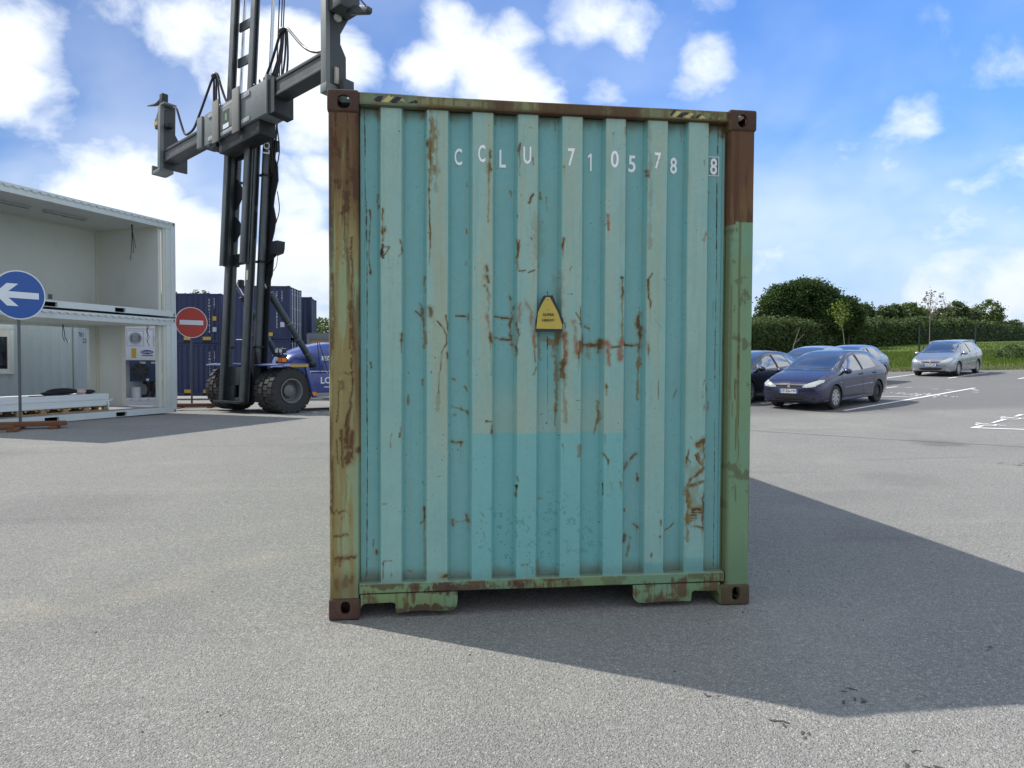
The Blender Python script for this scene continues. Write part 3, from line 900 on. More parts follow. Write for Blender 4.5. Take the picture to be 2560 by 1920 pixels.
    rr = col((.125, .064, .034))*g
    rr = over(rr, sst(n_v, .45, .65)*.7, (.085, .042, .026))
    rr = over(rr, sst(n_v2+.3*n_med, .6, .85)*.6*sst(-ZZ, -2.7, -2.3), (.19, .125, .050))
    pr = over(pr, rust, rr)
    pr = over(pr, sst(-(ZZ+.15*(n_v-.5)), -.45, -.15)*.4, (.105, .125, .045))
    for (x, z0, z1, w, a) in ((2.328, 1.35, 1.2, .006, .8), (2.345, 1.5, 1.38, .010, .7), (2.352, 1.62, 1.05, .003, .7), (2.335, 1.12, .9, .005, .6), (2.34, .72, .60, .008, .5), (2.33, .82, .79, .005, .7), (2.355, 1.0, .85, .004, .6), (2.425, .9, .3, .005, .5), (2.31, 1.22, 1.1, .003, .8), (2.30, 1.9, 1.2, .010, .35)):
        pr = over(pr, sst(-(np.abs(XX-x+.012*(n_med-.5))), -w, -w*.4)*sst(-ZZ, -z0, -z0+.03)*sst(ZZ, z1, z1+.03)*a, (.11, .06, .028))
    img = np.where(rp[..., None], pr, img)
    # --- corner castings
    cast = ((ZZ > 2.772) | (ZZ < .1225)) & ((XX < .174) | (XX > 2.255))
    cc = col((.085, .048, .033))*g
    cc = over(cc, sst(n_med, .35, .65)*.6, (.065, .036, .027)); cc = over(cc, sst(n_fine, .55, .75)*.25, (.12, .075, .05))
    cc = over(cc, ((XX > 2.2) & (ZZ < .2))*(.35+.45*sst(n_med, .4, .6)), (.095, .082, .042))
    img = np.where(cast[..., None], cc, img)
    # --- individual rust marks, scrapes and runs
    pal = {'R': (.110, .060, .018), 'D': (.035, .020, .013), 'O': (.205, .150, .052), 'K': (.30, .115, .070), 'G': (.10, .17, .17), 'B': (.035, .16, .30)}
    warp1 = (n_med-.5)*.030; warp2 = (vnoise(H, Wd, 16, 21, 4)-.5)*.022; brk = vnoise(H, Wd, 12, 22, 4); brk2 = vnoise(H, Wd, 30, 23, 4, .5)
    for ln in STR.strip().splitlines():
        q = ln.split(); crop, ck, w, al = q[0], q[1], float(q[2])*CROPS[q[0]][2], float(q[3])
        P = [cpt(crop, *map(float, p.split(','))) for p in q[4:]]
        sc = .00232; hw = max(.0022, w*sc*.5)
        xs = [p[0] for p in P]; zs = [p[1] for p in P]; pad = hw*3+.03
        i0 = max(0, int((min(xs)-pad-IX0)/PX)); i1 = min(Wd, int((max(xs)+pad-IX0)/PX)+1); j0 = max(0, int((min(zs)-pad-IZ0)/PX)); j1 = min(H, int((max(zs)+pad-IZ0)/PX)+1)
        if i1 <= i0 or j1 <= j0: continue
        k = min(1.0, hw/.006)*(.25 if ck == 'D' and w < 4 else 1.0)
        sx = XX[j0:j1, i0:i1]+(warp2[j0:j1, i0:i1]*k); sz = ZZ[j0:j1, i0:i1]+(warp1[j0:j1, i0:i1]*.4*k); D = np.full(sx.shape, 9.)
        for a, b in zip(P[:-1], P[1:]):
            L2 = (b[0]-a[0])**2+(b[1]-a[1])**2+1e-12; t = np.clip(((sx-a[0])*(b[0]-a[0])+(sz-a[1])*(b[1]-a[1]))/L2, 0, 1)
            D = np.minimum(D, np.hypot(sx-a[0]-t*(b[0]-a[0]), sz-a[1]-t*(b[1]-a[1])))
        soft = 1.5 if ck in 'OK' else 1.0
        br = brk[j0:j1, i0:i1]; b2 = brk2[j0:j1, i0:i1]; D = D-(br-.5)*hw*2.2-(b2-.5)*hw*1.8
        a = sst(-D, -hw*(.80+.55*soft), -hw*.25)*al*(.55+.75*br if ck == 'K' else np.clip((.75 if ck == 'D' else .35)+1.15*b2, 0, 1.05))
        sub = img[j0:j1, i0:i1]
        if ck in 'RK':                                            # ochre halo round bare rust
            sub = over(sub, sst(-D, -hw*3.0-.003, -hw*.8)*al*.42*(.5+b2), pal['O'])
        img[j0:j1, i0:i1] = over(sub, a, pal[ck])
        if ck in 'RK' and al > .75 and w*.9 > 2.0:               # thin rusty run-off under the mark
            Lr = int((.05+.10*((i0*7+j0*3) % 11)/11)/PX); c0 = int((P[-1][0]-IX0)/PX); r0 = int((min(zs)-IZ0)/PX); hwp = max(1.5, hw/PX*.55)
            a0, a1 = max(0, c0-int(hwp*3)), min(Wd, c0+int(hwp*3)+1); b0, b1 = max(0, r0-Lr), r0
            if a1 > a0 and b1 > b0 and zs[0] > .25:
                xx = np.arange(a0, a1)[None, :]; zz = np.arange(b0, b1)[:, None]
                f = sst(-np.abs(xx-c0+(n_v[b0:b1, a0:a1]-.5)*9), -hwp*1.6, -hwp*.2)*((zz-b0)/Lr)*.42
                img[b0:b1, a0:a1] = over(img[b0:b1, a0:a1], f*(.4+1.0*n_v2[b0:b1, a0:a1]), pal['O'])
    img *= (1+.10*(n_fine-.5)+.07*(n_med-.5))[..., None]
    return np.clip(img, 0, 1)
RIBS = [(.285, .395), (.537, .650), (.790, .900), (1.045, 1.155), (1.298, 1.411), (1.551, 1.663), (1.797, 1.910), (2.040, 2.157)]
def np_image(name, lin, srgb=True):
    h, w = lin.shape[:2]; im = bpy.data.images.new(name, w, h, alpha=False, float_buffer=False)
    c = np.where(lin <= .0031308, lin*12.92, 1.055*np.power(np.maximum(lin, 1e-9), 1/2.4)-.055)
    buf = np.ones((h, w, 4), np.float32); buf[..., :3] = c; im.pixels.foreach_set(buf.ravel()); im.update(); im.pack()
    return im
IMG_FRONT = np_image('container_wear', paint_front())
def front_paint():
    m, N, b = principled('weathered_container_paint')
    co = N.new('ShaderNodeTexCoord').outputs['Object']
    sp = N.new('ShaderNodeSeparateXYZ'); N.put(sp.inputs[0], co)
    u = N.math('DIVIDE', N.math('SUBTRACT', sp.outputs[0], IX0), IW*PX); v = N.math('DIVIDE', N.math('SUBTRACT', sp.outputs[2], IZ0), IH*PX)
    cb = N.new('ShaderNodeCombineXYZ'); N.put(cb.inputs[0], u); N.put(cb.inputs[1], v)
    t = N.new('ShaderNodeTexImage'); t.image = IMG_FRONT; t.extension = 'EXTEND'; N.put(t.inputs[0], cb.outputs[0])
    sc = N.new('ShaderNodeSeparateColor'); N.put(sc.inputs[0], t.outputs[0])
    blue = N.math('SUBTRACT', sc.outputs[2], sc.outputs[0])
    rust = N.mapr(blue, .02, -.06, 0.0, 1.0)
    N.put(b.inputs['Base Color'], t.outputs[0])
    N.put(b.inputs['Roughness'], N.mapr(rust, 0, 1, .50, .88)); b.inputs['Specular IOR Level'].default_value = .38
    h = N.math('ADD', N.math('MULTIPLY', rust, -.6), N.math('MULTIPLY', N.noise(co, 90, 5, .65), N.math('ADD', .10, N.math('MULTIPLY', rust, .8))))
    h = N.math('ADD', h, N.math('MULTIPLY', N.noise(co, 5, 3, .5), .8))
    N.put(b.inputs['Normal'], N.bump(h, .35, .004))
    return m
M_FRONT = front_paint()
M_TEAL = simple('teal_side_paint', (.125, .275, .27), .55, var=.15, scale=1.2, dirt=(.16, .09, .04), dirt_amt=.6)
M_CASTRUST = simple('rusty_cast_steel', (.078, .045, .032), .85, var=.3, scale=14, bump=.4, bscale=70)
M_DARK = simple('dark_inside', (.012, .011, .011), .9)
M_FLOORWOOD = simple('underfloor_steel', (.035, .032, .028), .85, var=.3)

def oval(cx, cz, rx, rz, n=16, p=2.6):
    out = []
    for i in range(n):
        t = 2*PI*(i+.5)/n; c, s = math.cos(t), math.sin(t)
        out.append((cx+rx*math.copysign(abs(c)**(2/p), c), cz+rz*math.copysign(abs(s)**(2/p), s)))
    return out
def boolean_cut(bm, cutters):
    me = bpy.data.meshes.new('b'); bm.to_mesh(me); o = bpy.data.objects.new('b', me); COL.objects.link(o); cs = []
    for c in cutters:
        co = c.build('c', M_DARK); cs.append(co); md = o.modifiers.new('m', 'BOOLEAN'); md.operation = 'DIFFERENCE'; md.solver = 'EXACT'; md.object = co
    dg = bpy.context.evaluated_depsgraph_get(); out = bpy.data.meshes.new_from_object(o.evaluated_get(dg))
    for q in [o]+cs: bpy.data.objects.remove(q)
    return out
def casting(x0, y0, z0, wx, wy, wz, sx, top, hole_f, hole_s, T):
    """rounded hollow corner casting with real apertures; sx = side that faces outwards, top = aperture in the top (else the bottom)"""
    x1, y1, z1 = x0+wx, y0+wy, z0+wz; t = .027
    bm = bmesh.new(); bmesh.ops.create_cube(bm, size=1.0)
    for v in bm.verts: v.co = Vector(((x0+x1)/2+v.co.x*wx, (y0+y1)/2+v.co.y*wy, (z0+z1)/2+v.co.z*wz))
    bmesh.ops.bevel(bm, geom=bm.edges[:], offset=.016, segments=3, affect='EDGES', profile=.6)
    for v in bm.verts:
        n = mnoise.noise(Vector((v.co.x*30, v.co.y*30, v.co.z*30)))*.0012; v.co += Vector((n, n, n))
    cut = [MB().box(x0+t, x1-t, y0+t, y1-t, z0+t, z1-t), MB().prism(hole_f, 'y', y0-.03, y0+t+.02)]
    xs = x0 if sx < 0 else x1; cut.append(MB().prism(hole_s, 'x', xs-.045, xs+.045))
    zt = z1 if top else z0; cut.append(MB().prism(oval((x0+x1)/2, (y0+y1)/2, .032, .062), 'z', zt-.045, zt+.045))
    me = boolean_cut(bm, cut); me.materials.clear(); me.materials.append(M_FRONT); finish(me, 40); me.name = 'corner_casting'
    return link_mesh('corner_casting', me, T)
def green_container():
    T = thing('shipping_container', 'big rusty teal shipping container with white stencilled numbers and yellow warning plate', 'shipping container', (0, 0, 0))
    # corrugated front wall
    xs = [(.150, .066)]
    for a, b in RIBS:
        xs += [(a-.020, .074), (a, .032), (b, .032), (b+.020, .074)]
    xs += [(2.290, .068)]
    nz = 46; zs = [.190+(2.840-.190)*i/nz for i in range(nz+1)]
    P = []
    for (x, y) in xs:
        col_ = []
        for z in zs:
            d = .0035*(mnoise.noise(Vector((x*1.7, 0, z*1.3)))+.5*mnoise.noise(Vector((x*5, 3, z*3))))
            xx = x+.003*mnoise.noise(Vector((x*3, 9, z*1.6)))
            yy = y+d
            if y < .05: yy += .0
            col_.append((xx, yy, z))
        P.append(col_)
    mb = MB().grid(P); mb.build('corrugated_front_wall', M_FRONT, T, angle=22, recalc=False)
    # overlap seams of the end panel (thin raised lips)
    for x in (.192, 2.258):
        pts = [(x+.002*mnoise.noise(Vector((x, 0, z*2))), .0655, z) for z in np.linspace(.2, 2.82, 24)]
        sg = 1 if x < 1 else -1
        P = [[(p[0]-.020*sg, .061, p[2]), (p[0], .0605, p[2]), (p[0]+.0005*sg, .070, p[2])] for p in pts]
        MB().grid(P).build('seam_lip', M_FRONT, T, recalc=False)
    # corner posts
    def post(x0, x1, sgn):
        mb = MB(); r = .014
        prof = [(x0, .075), (x0, .010+r), (x0+.004, .010+.004), (x0+r, .010), (x1-r, .010), (x1-.004, .014), (x1, .010+r), (x1, .078)]
        if sgn < 0: prof += [(x1+.006, .078), (x1+.006, .16), (x0, .16)]
        else: prof = [(x0, .16), (x0, .078)]+[(x0, .010+r), (x0+.004, .014), (x0+r, .010), (x1-r, .010), (x1-.004, .014), (x1, .010+r), (x1, .16)]
        n = 24; zz = [.119+(2.776-.119)*i/n for i in range(n+1)]
        G = []
        for (x, y) in prof+[prof[0]]:
            G.append([(x+.0016*mnoise.noise(Vector((3*sgn, y, z*2.2))), y+.0016*mnoise.noise(Vector((x*4, 7, z*2.7))), z) for z in zz])
        mb.grid(G); return mb.build('corner_post', M_FRONT, T, angle=30, recalc=False)
    post(.006, .164, -1); post(2.282, 2.431, 1)
    # header and sill
    mb = MB(); nx = 30
    prof = [(.090, 2.886), (.010, 2.886), (.006, 2.880), (.006, 2.830), (.010, 2.823), (.085, 2.823), (.085, 2.812), (.055, 2.812)]
    G = []
    for i in range(nx+1):
        x = .166+(2.274-.166)*i/nx; w = .0025*mnoise.noise(Vector((x*2.3, 5, 0)))
        bump_ = -.007*math.exp(-((x-.48)/.05)**2) if x < .6 else 0
        G.append([(x, y+w, z+w+(bump_*0 if z < 2.87 else -.006*(1/(1+math.exp(-(x-.47)*30))))) for (y, z) in prof])
    mb.grid(G); mb.build('top_rail', M_FRONT, T, angle=30, recalc=False)
    mb = MB(); prof = [(.085, .203), (.018, .199), (.010, .195), (.010, .146), (.014, .141), (.10, .141)]
    G = []
    for i in range(nx+1):
        x = .166+(2.276-.166)*i/nx; w = .002*mnoise.noise(Vector((x*2.9, 8, 0))); G.append([(x, y+w, z+w) for (y, z) in prof])
    mb.grid(G); mb.build('bottom_rail', M_FRONT, T, angle=30, recalc=False)
    # lower flange with its two wide lugs
    def rc(cx, cz, r, a0, a1, n=5): return [(cx+r*math.cos(R(a0+(a1-a0)*i/n)), cz+r*math.sin(R(a0+(a1-a0)*i/n))) for i in range(n+1)]
    left = [(.172, .1385), (.172, .052), (.180, .076), (.198, .085), (.345, .0875), (.3635, .080), (.3655, .0265), (.40, .030), (.46, .035), (.52, .0345), (.60, .031), (.66, .030), (.688, .034), (.702, .050), (.7085, .075), (.7095, .1385)]
    right = [(1.726, .1385), (1.727, .075), (1.735, .052), (1.757, .0335), (1.80, .029), (1.90, .033), (2.0, .033), (2.072, .0295), (2.078, .035), (2.0815, .080), (2.095, .0915), (2.235, .0865), (2.250, .070), (2.254, .060), (2.254, .1385)]
    for pl in (left, right):
        MB().prism(pl, 'y', .014, .030).build('fork_lug', M_FRONT, T, bevel=.003)
    # castings
    ov = oval
    casting(0, 0, 2.775, .1685, .178, .121, -1, True, ov(.0885, 2.829, .034, .037), ov(.092, 2.832, .036, .030), T)
    casting(2.2705, 0, 2.772, .167, .178, .122, 1, True, ov(2.349, 2.829, .030, .038, p=2.1), ov(.092, 2.832, .036, .030), T)
    casting(0, 0, 0, .1705, .178, .1205, -1, False, ov(.0915, .071, .026, .036), ov(.092, .066, .036, .030), T)
    casting(2.2525, 0, 0, .182, .178, .122, 1, False, ov(2.347, .069, .024, .041), ov(.092, .066, .036, .030), T)
    for x in (0, CW-.162):
        for z in (0, CH-.118): MB().box(x, x+.162, CL-.178, CL, z, z+.118).build('corner_casting', M_CASTRUST, T, bevel=.006)
    # long side walls, roof, rear end, floor: seen only a step to the side
    def side(x, s):
        pts = []; y = .18; lo, hi = x, x-s*.036
        while y < CL-.18:
            for dy, xx in ((0, lo), (.072, lo), (.140, hi), (.210, hi), (.278, lo)):
                if y+dy < CL-.16: pts.append((xx, y+dy))
            y += .278
        G = [[(a, b, .155), (a, b, 2.84)] for a, b in pts]
        MB().grid(G).build('corrugated_side_wall', M_TEAL, T, angle=20, recalc=False)
        MB().box(min(x, x-s*.06), max(x, x-s*.06), .179, CL-.179, 2.835, 2.892).build('side_rail', M_TEAL, T, bevel=.004)
        MB().box(min(x, x-s*.06), max(x, x-s*.06), .179, CL-.179, .05, .16).build('side_rail', M_TEAL, T, bevel=.004)
    side(.006, -1); side(CW-.006, 1)
    for x in (.006, CW-.16): MB().box(x, x+.154, CL-.17, CL-.01, .119, 2.777).build('corner_post', M_TEAL, T, bevel=.008)
    MB().box(.066, CW-.066, .091, CL-.02, 2.855, 2.872).build('roof', M_TEAL, T)
    MB().box(.165, CW-.165, CL-.06, CL-.02, .15, 2.83).build('rear_doors', M_TEAL, T)
    mb = MB().box(.066, CW-.066, .101, CL-.03, .150, .178)
    y = .5
    while y < CL-.3: mb.box(.067, CW-.067, y, y+.045, .045, .149); y += .6
    mb.build('floor', M_FLOORWOOD, T)
    # stencilled characters
    ms = stencil(.12); mw = stencil(.34)
    chars = [('C', .689, .732, 2.529, 2.623, 0), ('C', .819, .859, 2.540, 2.637, 1), ('L', .942, .979, 2.526, 2.625, 0), ('U', 1.073, 1.118, 2.541, 2.637, 1),
             ('7', 1.327, 1.368, 2.539, 2.639, 1), ('1', 1.452, 1.474, 2.526, 2.624, 0), ('0', 1.576, 1.623, 2.539, 2.636, 1), ('5', 1.691, 1.734, 2.527, 2.624, 0),
             ('7', 1.834, 1.873, 2.542, 2.635, 1), ('8', 1.941, 1.982, 2.528, 2.622, 0), ('8', 2.183, 2.225, 2.531, 2.627, 2)]
    for k, (ch, x0, x1, z0, z1, rib) in enumerate(chars):
        y = .0285 if rib == 1 else .0690 if rib == 0 else .0655
        me = text_mesh(ch, .13, .0005, 1, 'LEFT', .0022) if ch != '1' else one_mesh()
        co = np.array([v.co[:] for v in me.vertices]); mn, mx = co.min(0), co.max(0)
        M = Matrix.Translation((x0, y, z0)) @ Matrix(((1, 0, 0, 0), (0, 0, -1, 0), (0, 1, 0, 0), (0, 0, 0, 1))) @ Matrix.Diagonal(((x1-x0)/(mx[0]-mn[0]), (z1-z0)/(mx[1]-mn[1]), 1, 1)) @ Matrix.Translation((-mn[0], -mn[1], 0))
        me.transform(M); me.materials.clear(); me.materials.append(mw if k in (3, 8) else ms)
        link_mesh('stencilled_letter' if ch.isalpha() else 'stencilled_digit', me, T)
    mb = MB(); x0, x1, z0, z1, y, t = 2.169, 2.237, 2.523, 2.636, .0655, .0035
    for a in ((x0, x1, z0, z0+t), (x0, x1, z1-t, z1), (x0, x0+t, z0+t, z1-t), (x1-t, x1, z0+t, z1-t)): mb.box(a[0], a[1], y-.0008, y+.0002, a[2], a[3])
    mb.build('stencilled_box', ms, T)
    # yellow warning plate held over the recess between two ribs, slightly bowed
    outer = [(1.190, 1.803), (1.240, 1.806), (1.2425, 1.800), (1.3055, 1.667), (1.3035, 1.655), (1.3000, 1.606), (1.293, 1.6015), (1.150, 1.6000), (1.1455, 1.604), (1.1445, 1.655), (1.152, 1.695), (1.1605, 1.737), (1.178, 1.785)]
    inner = [(1.2035, 1.795), (1.2235, 1.795), (1.250, 1.748), (1.272, 1.708), (1.290, 1.659), (1.298, 1.642), (1.2975, 1.617), (1.222, 1.6165), (1.1485, 1.6175), (1.153, 1.655), (1.1575, 1.707), (1.170, 1.738), (1.188, 1.772)]
    def bow(x): return .010-.012*(1-((x-1.222)/.085)**2)
    def plate(poly, dy, th, mat, name, par):
        me = bpy.data.meshes.new(name); bm = bmesh.new()
        f = bm.faces.new([bm.verts.new((p[0], 0, p[1])) for p in poly]); 
        for xc in (1.17, 1.20, 1.222, 1.25, 1.28): bmesh.ops.bisect_plane(bm, geom=bm.verts[:]+bm.edges[:]+bm.faces[:], plane_co=(xc, 0, 0), plane_no=(1, 0, 0))
        for v in bm.verts: v.co.y = bow(v.co.x)+dy
        ex = bmesh.ops.extrude_face_region(bm, geom=bm.faces[:])
        for v in [g for g in ex['geom'] if isinstance(g, bmesh.types.BMVert)]: v.co.y -= th
        bmesh.ops.recalc_face_normals(bm, faces=bm.faces[:]); bm.to_mesh(me); bm.free(); me.materials.append(mat); finish(me, 40)
        return link_mesh(name, me, par)
    mk = simple('black_plastic_edge', (.020, .021, .024), .5); my = simple('faded_yellow_plate', (.50, .395, .065), .5, var=.14, scale=18, dirt=(.42, .33, .12), dirt_amt=.5)
    wp = plate(outer, .016, .010, mk, 'warning_plate', T)
    plate(inner, .0055, .002, my, 'yellow_face', wp)
    mt = simple('black_print', (.016, .014, .012), .6)
    for s_, z in (('SUPER', 1.6955), ('HEAVY', 1.6645)):
        text('lettering', s_, .0195, mt, Matrix(((1, 0, 0, 1.2150), (0, 0, -1, bow(1.215)-.0005+.0028-.0035), (0, 1, 0, z), (0, 0, 0, 1))), wp, .0004, 1.13, bold=.0004, space=1.05)
    MB().ellipsoid((1.213, bow(1.213)-.003, 1.779), (.002, .002, .004), 6, 4).build('rivet', mk, wp); MB().ellipsoid((1.2125, bow(1.213)-.003, 1.724), (.0018, .002, .004), 6, 4).build('rivet', mk, wp)
    mb = MB(); mb.cyl((1.213, .012, 1.804), (1.214, .02, 1.822), .0016, n=6); mb.ellipsoid((1.214, .02, 1.824), (.004, .004, .004), 6, 4)
    mb.build('wire_tie', mk, wp)
    MB().tube([(1.300, .012, 1.660), (1.312, .008, 1.648), (1.316, .010, 1.628), (1.310, .014, 1.614)], [.0016, .0022, .0022, .001]).build('strap_end', mk, wp)
    # rainwater-dark gravel caught in the lower casting
    return T
def one_mesh():
    mb = MB().prism([(.030, 0), (.052, 0), (.052, .10), (.034, .10), (.0, .088), (.0, .074), (.030, .080)], 'z', 0, .001)
    o = mb.build('one', M_DARK); me = o.data; bpy.data.objects.remove(o); return me
def stencil(wear):
    m, N, b = principled('stencil_paint')
    co = N.new('ShaderNodeTexCoord').outputs['Object']
    w = N.mapr(N.noise(co, 70, 6, .7), .70-wear*.42, .76-wear*.30)
    c = N.mix(w, (.90, .91, .90), (.20, .30, .28) if wear < .3 else (.16, .27, .265))
    N.put(b.inputs['Base Color'], c); b.inputs['Roughness'].default_value = .7
    return m
green_container()
# ------------------------------------------------------------------ white open-sided containers, stacked in two
M_WHITE = simple('white_container_paint', (.60, .66, .67), .5, var=.05, scale=1.5, dirt=(.40, .42, .40), dirt_amt=.25)
M_PANEL = simple('white_sandwich_panel', (.66, .68, .64), .55, var=.05, scale=.7, dirt=(.50, .50, .45), dirt_amt=.35)
M_TRIM = simple('cream_corner_trim', (.66, .66, .55), .5, var=.04)
M_VINYL = simple('grey_vinyl_floor', (.25, .25, .24), .6, var=.12)
M_SLOT = simple('dark_opening', (.015, .016, .018), .9)
M_CABLE = simple('black_cable', (.018, .018, .02), .6)
M_LAMP = simple('unlit_tube_lamp', (.42, .44, .44), .4)
WC = Vector((-6.24, 17.061, 0)); WROT = math.atan2(.901, .434)
WL, WD, WH = 6.058, 2.438, 2.625
def slot_oval(mb, x, z, y, rx, rz):
    mb.prism(oval(x, z, rx, rz, 12), 'y', y, y+.02)
def white_unit(z0, upper):
    lab = 'white open-sided container on top of the other one, empty room with two ceiling lamps' if upper else \
          'white open-sided container standing on the ground, with a doorway in its end wall'
    T = thing('site_container', lab, 'container', (WC.x, WC.y, z0), WROT, 'white open-sided containers in a stack of two')
    H = WH-.025
    cs = .178
    # posts (front ones stepped in profile), castings
    for (x0, x1) in ((-WL, -WL+.16), (-.16, 0)):
        s = 1 if x0 > -1 else -1
        xa = x1 if s > 0 else x0
        mb = MB(); mb.box(min(xa, xa-s*.16), max(xa, xa-s*.16), .008, .10, .119, H-.119)
        mb.box(min(xa-s*.16, xa-s*.24), max(xa-s*.16, xa-s*.24), .030, .10, .16, H-.16)
        mb.box(min(xa-s*.24, xa-s*.335), max(xa-s*.24, xa-s*.335), .016, .10, .16, H-.16)
        mb.build('corner_post', M_WHITE, T, bevel=.006)
        mb = MB().box(min(xa-s*.336, xa-s*.40), max(xa-s*.336, xa-s*.40), .05, .12, .17, H-.2); mb.build('jamb_trim', M_TRIM, T)
        MB().box(min(xa, xa-s*.15), max(xa, xa-s*.15), WD-.15, WD-.008, .119, H-.119).build('corner_post', M_WHITE, T, bevel=.006)
    for x0 in (-WL, -.162):
        for y0 in (0, WD-.178):
            for zz in (0, H-.118):
                mb = MB().box(x0, x0+.162, y0, y0+.178, zz, zz+.118); c = mb.build('corner_casting', M_WHITE, T, bevel=.012)
                if y0 == 0:
                    m2 = MB(); slot_oval(m2, x0+.081, zz+.06, -.002, .022, .038); m2.build('casting_slot', M_SLOT, c)
    # top rail with the corrugated roof lapping over it
    MB().box(-WL+.1625, -.1625, .012, .09, H-.205, H-.012).build('top_rail', M_WHITE, T, bevel=.005)
    MB().box(-WL+.1625, -.1625, WD-.09, WD-.012, H-.12, H-.012).build('top_rail', M_WHITE, T, bevel=.005)
    for x0 in (-WL, -.11): MB().box(x0+.006, x0+.104, .179, WD-.179, H-.13, H-.012).build('end_rail', M_WHITE, T, bevel=.005)
    mb = MB(); pts = []; x = -WL+.17
    while x < -.2:
        pts += [(x, H-.006), (x+.075, H-.006), (x+.095, H-.030), (x+.165, H-.030)]; x += .209
    G = [[(a, .020, b), (a, WD-.02, b)] for a, b in pts]; mb.grid(G)
    mb.build('corrugated_roof', M_WHITE, T, angle=20, recalc=False)
    mb = MB(); x = -WL+.20
    while x < -.3:
        mb.prism([(x, H-.055), (x+.135, H-.055), (x+.118, H-.082), (x+.017, H-.082)], 'y', -.022, .0125); x += .209
    mb.prism([(-WL+.17, H-.008), (-.17, H-.008), (-.17, H-.0545), (-WL+.17, H-.0545)], 'y', -.022, .0115)
    mb.build('roof_edge_scallops', M_WHITE, T)
    # bottom rail with its fork pockets cut through
    pk = [(-3.96, -3.60), (-2.02, -1.695)]; pk = [(-4.36, -4.0), (-2.06, -1.70)] if False else pk
    xs = [-WL+.1625]+[v for p in pk for v in p]+[-.1625]
    mb = MB()
    for i in range(0, len(xs), 2): mb.box(xs[i], xs[i+1], .006, .075, .006, .160)
    for a, b in pk: mb.box(a, b, .006, .075, .124, .160); mb.box(a, b, .006, .075, .006, .016)
    mb.build('bottom_rail', M_WHITE, T)
    for a, b in pk:
        MB().box(a, b, .30, .32, .016, .124).box(a-.01, a-.001, .076, .32, .016, .124).box(b+.001, b+.01, .076, .32, .016, .124).build('fork_pocket', M_SLOT, T)
    MB().box(-WL+.1625, -.1625, WD-.075, WD-.006, -.018 if upper else .006, .16).build('bottom_rail', M_WHITE, T)
    for x0 in (-WL, -.11): MB().box(x0+.006, x0+.104, .179, WD-.179, -.018 if upper else .006, .12).build('end_rail', M_WHITE, T)
    MB().box(-WL+.02, -.02, .077, WD-.08, .125, .165).build('floor', M_VINYL, T)
    # linings
    MB().box(-WL+.05, -.05, .10, WD-.02, H-.20, H-.15).build('ceiling_panel', M_PANEL, T)
    xe = -.50
    if upper:
        MB().box(-WL+.05, -.05, WD-.13, WD-.03, .166, H-.201).build('back_wall_panel', M_PANEL, T)
        MB().box(xe, xe+.10, .13, WD-.131, .166, H-.201).build('end_wall_panel', M_PANEL, T)
        MB().box(-WL+.05, -WL+.15, .13, WD-.131, .166, H-.201).build('end_wall_panel', M_PANEL, T)
        MB().box(xe-.05, xe-.001, WD-.18, WD-.132, .167, H-.202).build('corner_trim', M_TRIM, T)
        MB().box(-WL+.16, xe-.052, WD-.17, WD-.132, H-.24, H-.202).build('ceiling_trim', M_TRIM, T)
        MB().box(xe-.04, xe-.001, .14, WD-.19, H-.24, H-.202).build('ceiling_trim', M_TRIM, T)
        for x in (-3.15, -4.66):
            l = MB().box(x, x+1.15, .90, 1.02, H-.252, H-.2015).build('ceiling_lamp', M_LAMP, T, bevel=.012)
            MB().box(x+.03, x+1.12, .925, .995, H-.262, H-.2525).build('lamp_cover', simple('lamp_cover', (.16, .17, .17), .3), l)
        MB().box(-1.98, -1.88, WD-.155, WD-.1305, .40, .52).build('wall_socket', simple('grey_socket', (.10, .16, .17), .5), T, bevel=.004)
        for (dx, dz, k) in ((0, -.75, 0), (-.10, -.95, 1), (.07, -.62, 2)):
            MB().tube([(-1.03, .45+.02*k, H-.2), (-1.04+dx*.2, .44, H-.2+dz*.4), (-1.03+dx*.6, .43, H-.2+dz*.7), (-1.03+dx, .42, H-.2+dz)], .009, 5).build('hanging_cable', M_CABLE, T)
    else:
        # end wall with a doorway; the back is open but for a short return
        MB().box(xe, xe+.10, 1.45, WD-.031, .166, H-.201).build('end_wall_panel', M_PANEL, T)
        MB().box(xe, xe+.10, .13, .20, .166, H-.201).build('end_wall_panel', M_PANEL, T)
        MB().box(xe-.012, xe+.11, 1.41, 1.449, .166, H-.202).build('door_jamb', M_TRIM, T)
        MB().box(xe-.012, xe+.11, .201, .24, .166, H-.202).build('door_jamb', M_TRIM, T)
        MB().box(xe-.26, xe-.002, WD-.13, WD-.03, .166, H-.201).build('back_wall_return', M_PANEL, T)
        MB().box(xe-.06, xe-.003, WD-.18, WD-.131, .167, H-.202).build('corner_trim', M_TRIM, T)
        MB().box(-WL+.05, xe-.261, WD-.13, WD-.03, H-.27, H-.201).build('back_lintel', M_PANEL, T)
        MB().box(-WL+.05, -WL+.15, .13, WD-.131, .166, H-.201).build('end_wall_panel', M_PANEL, T)
        for (pts, r) in (([(-.62, .42, H-.21), (-.60, .40, H-.45), (-.64, .40, H-.60), (-.58, .38, H-.78)], .007), ([(-.58, .40, H-.21), (-.66, .39, H-.40), (-.57, .38, H-.52), (-.63, .4, H-.66)], .006),
                         ([(-.55, .38, H-.25), (-.69, .37, H-.33), (-.6, .4, H-.5)], .005)):
            MB().tube(pts, r, 5).build('loose_cable', M_CABLE, T)
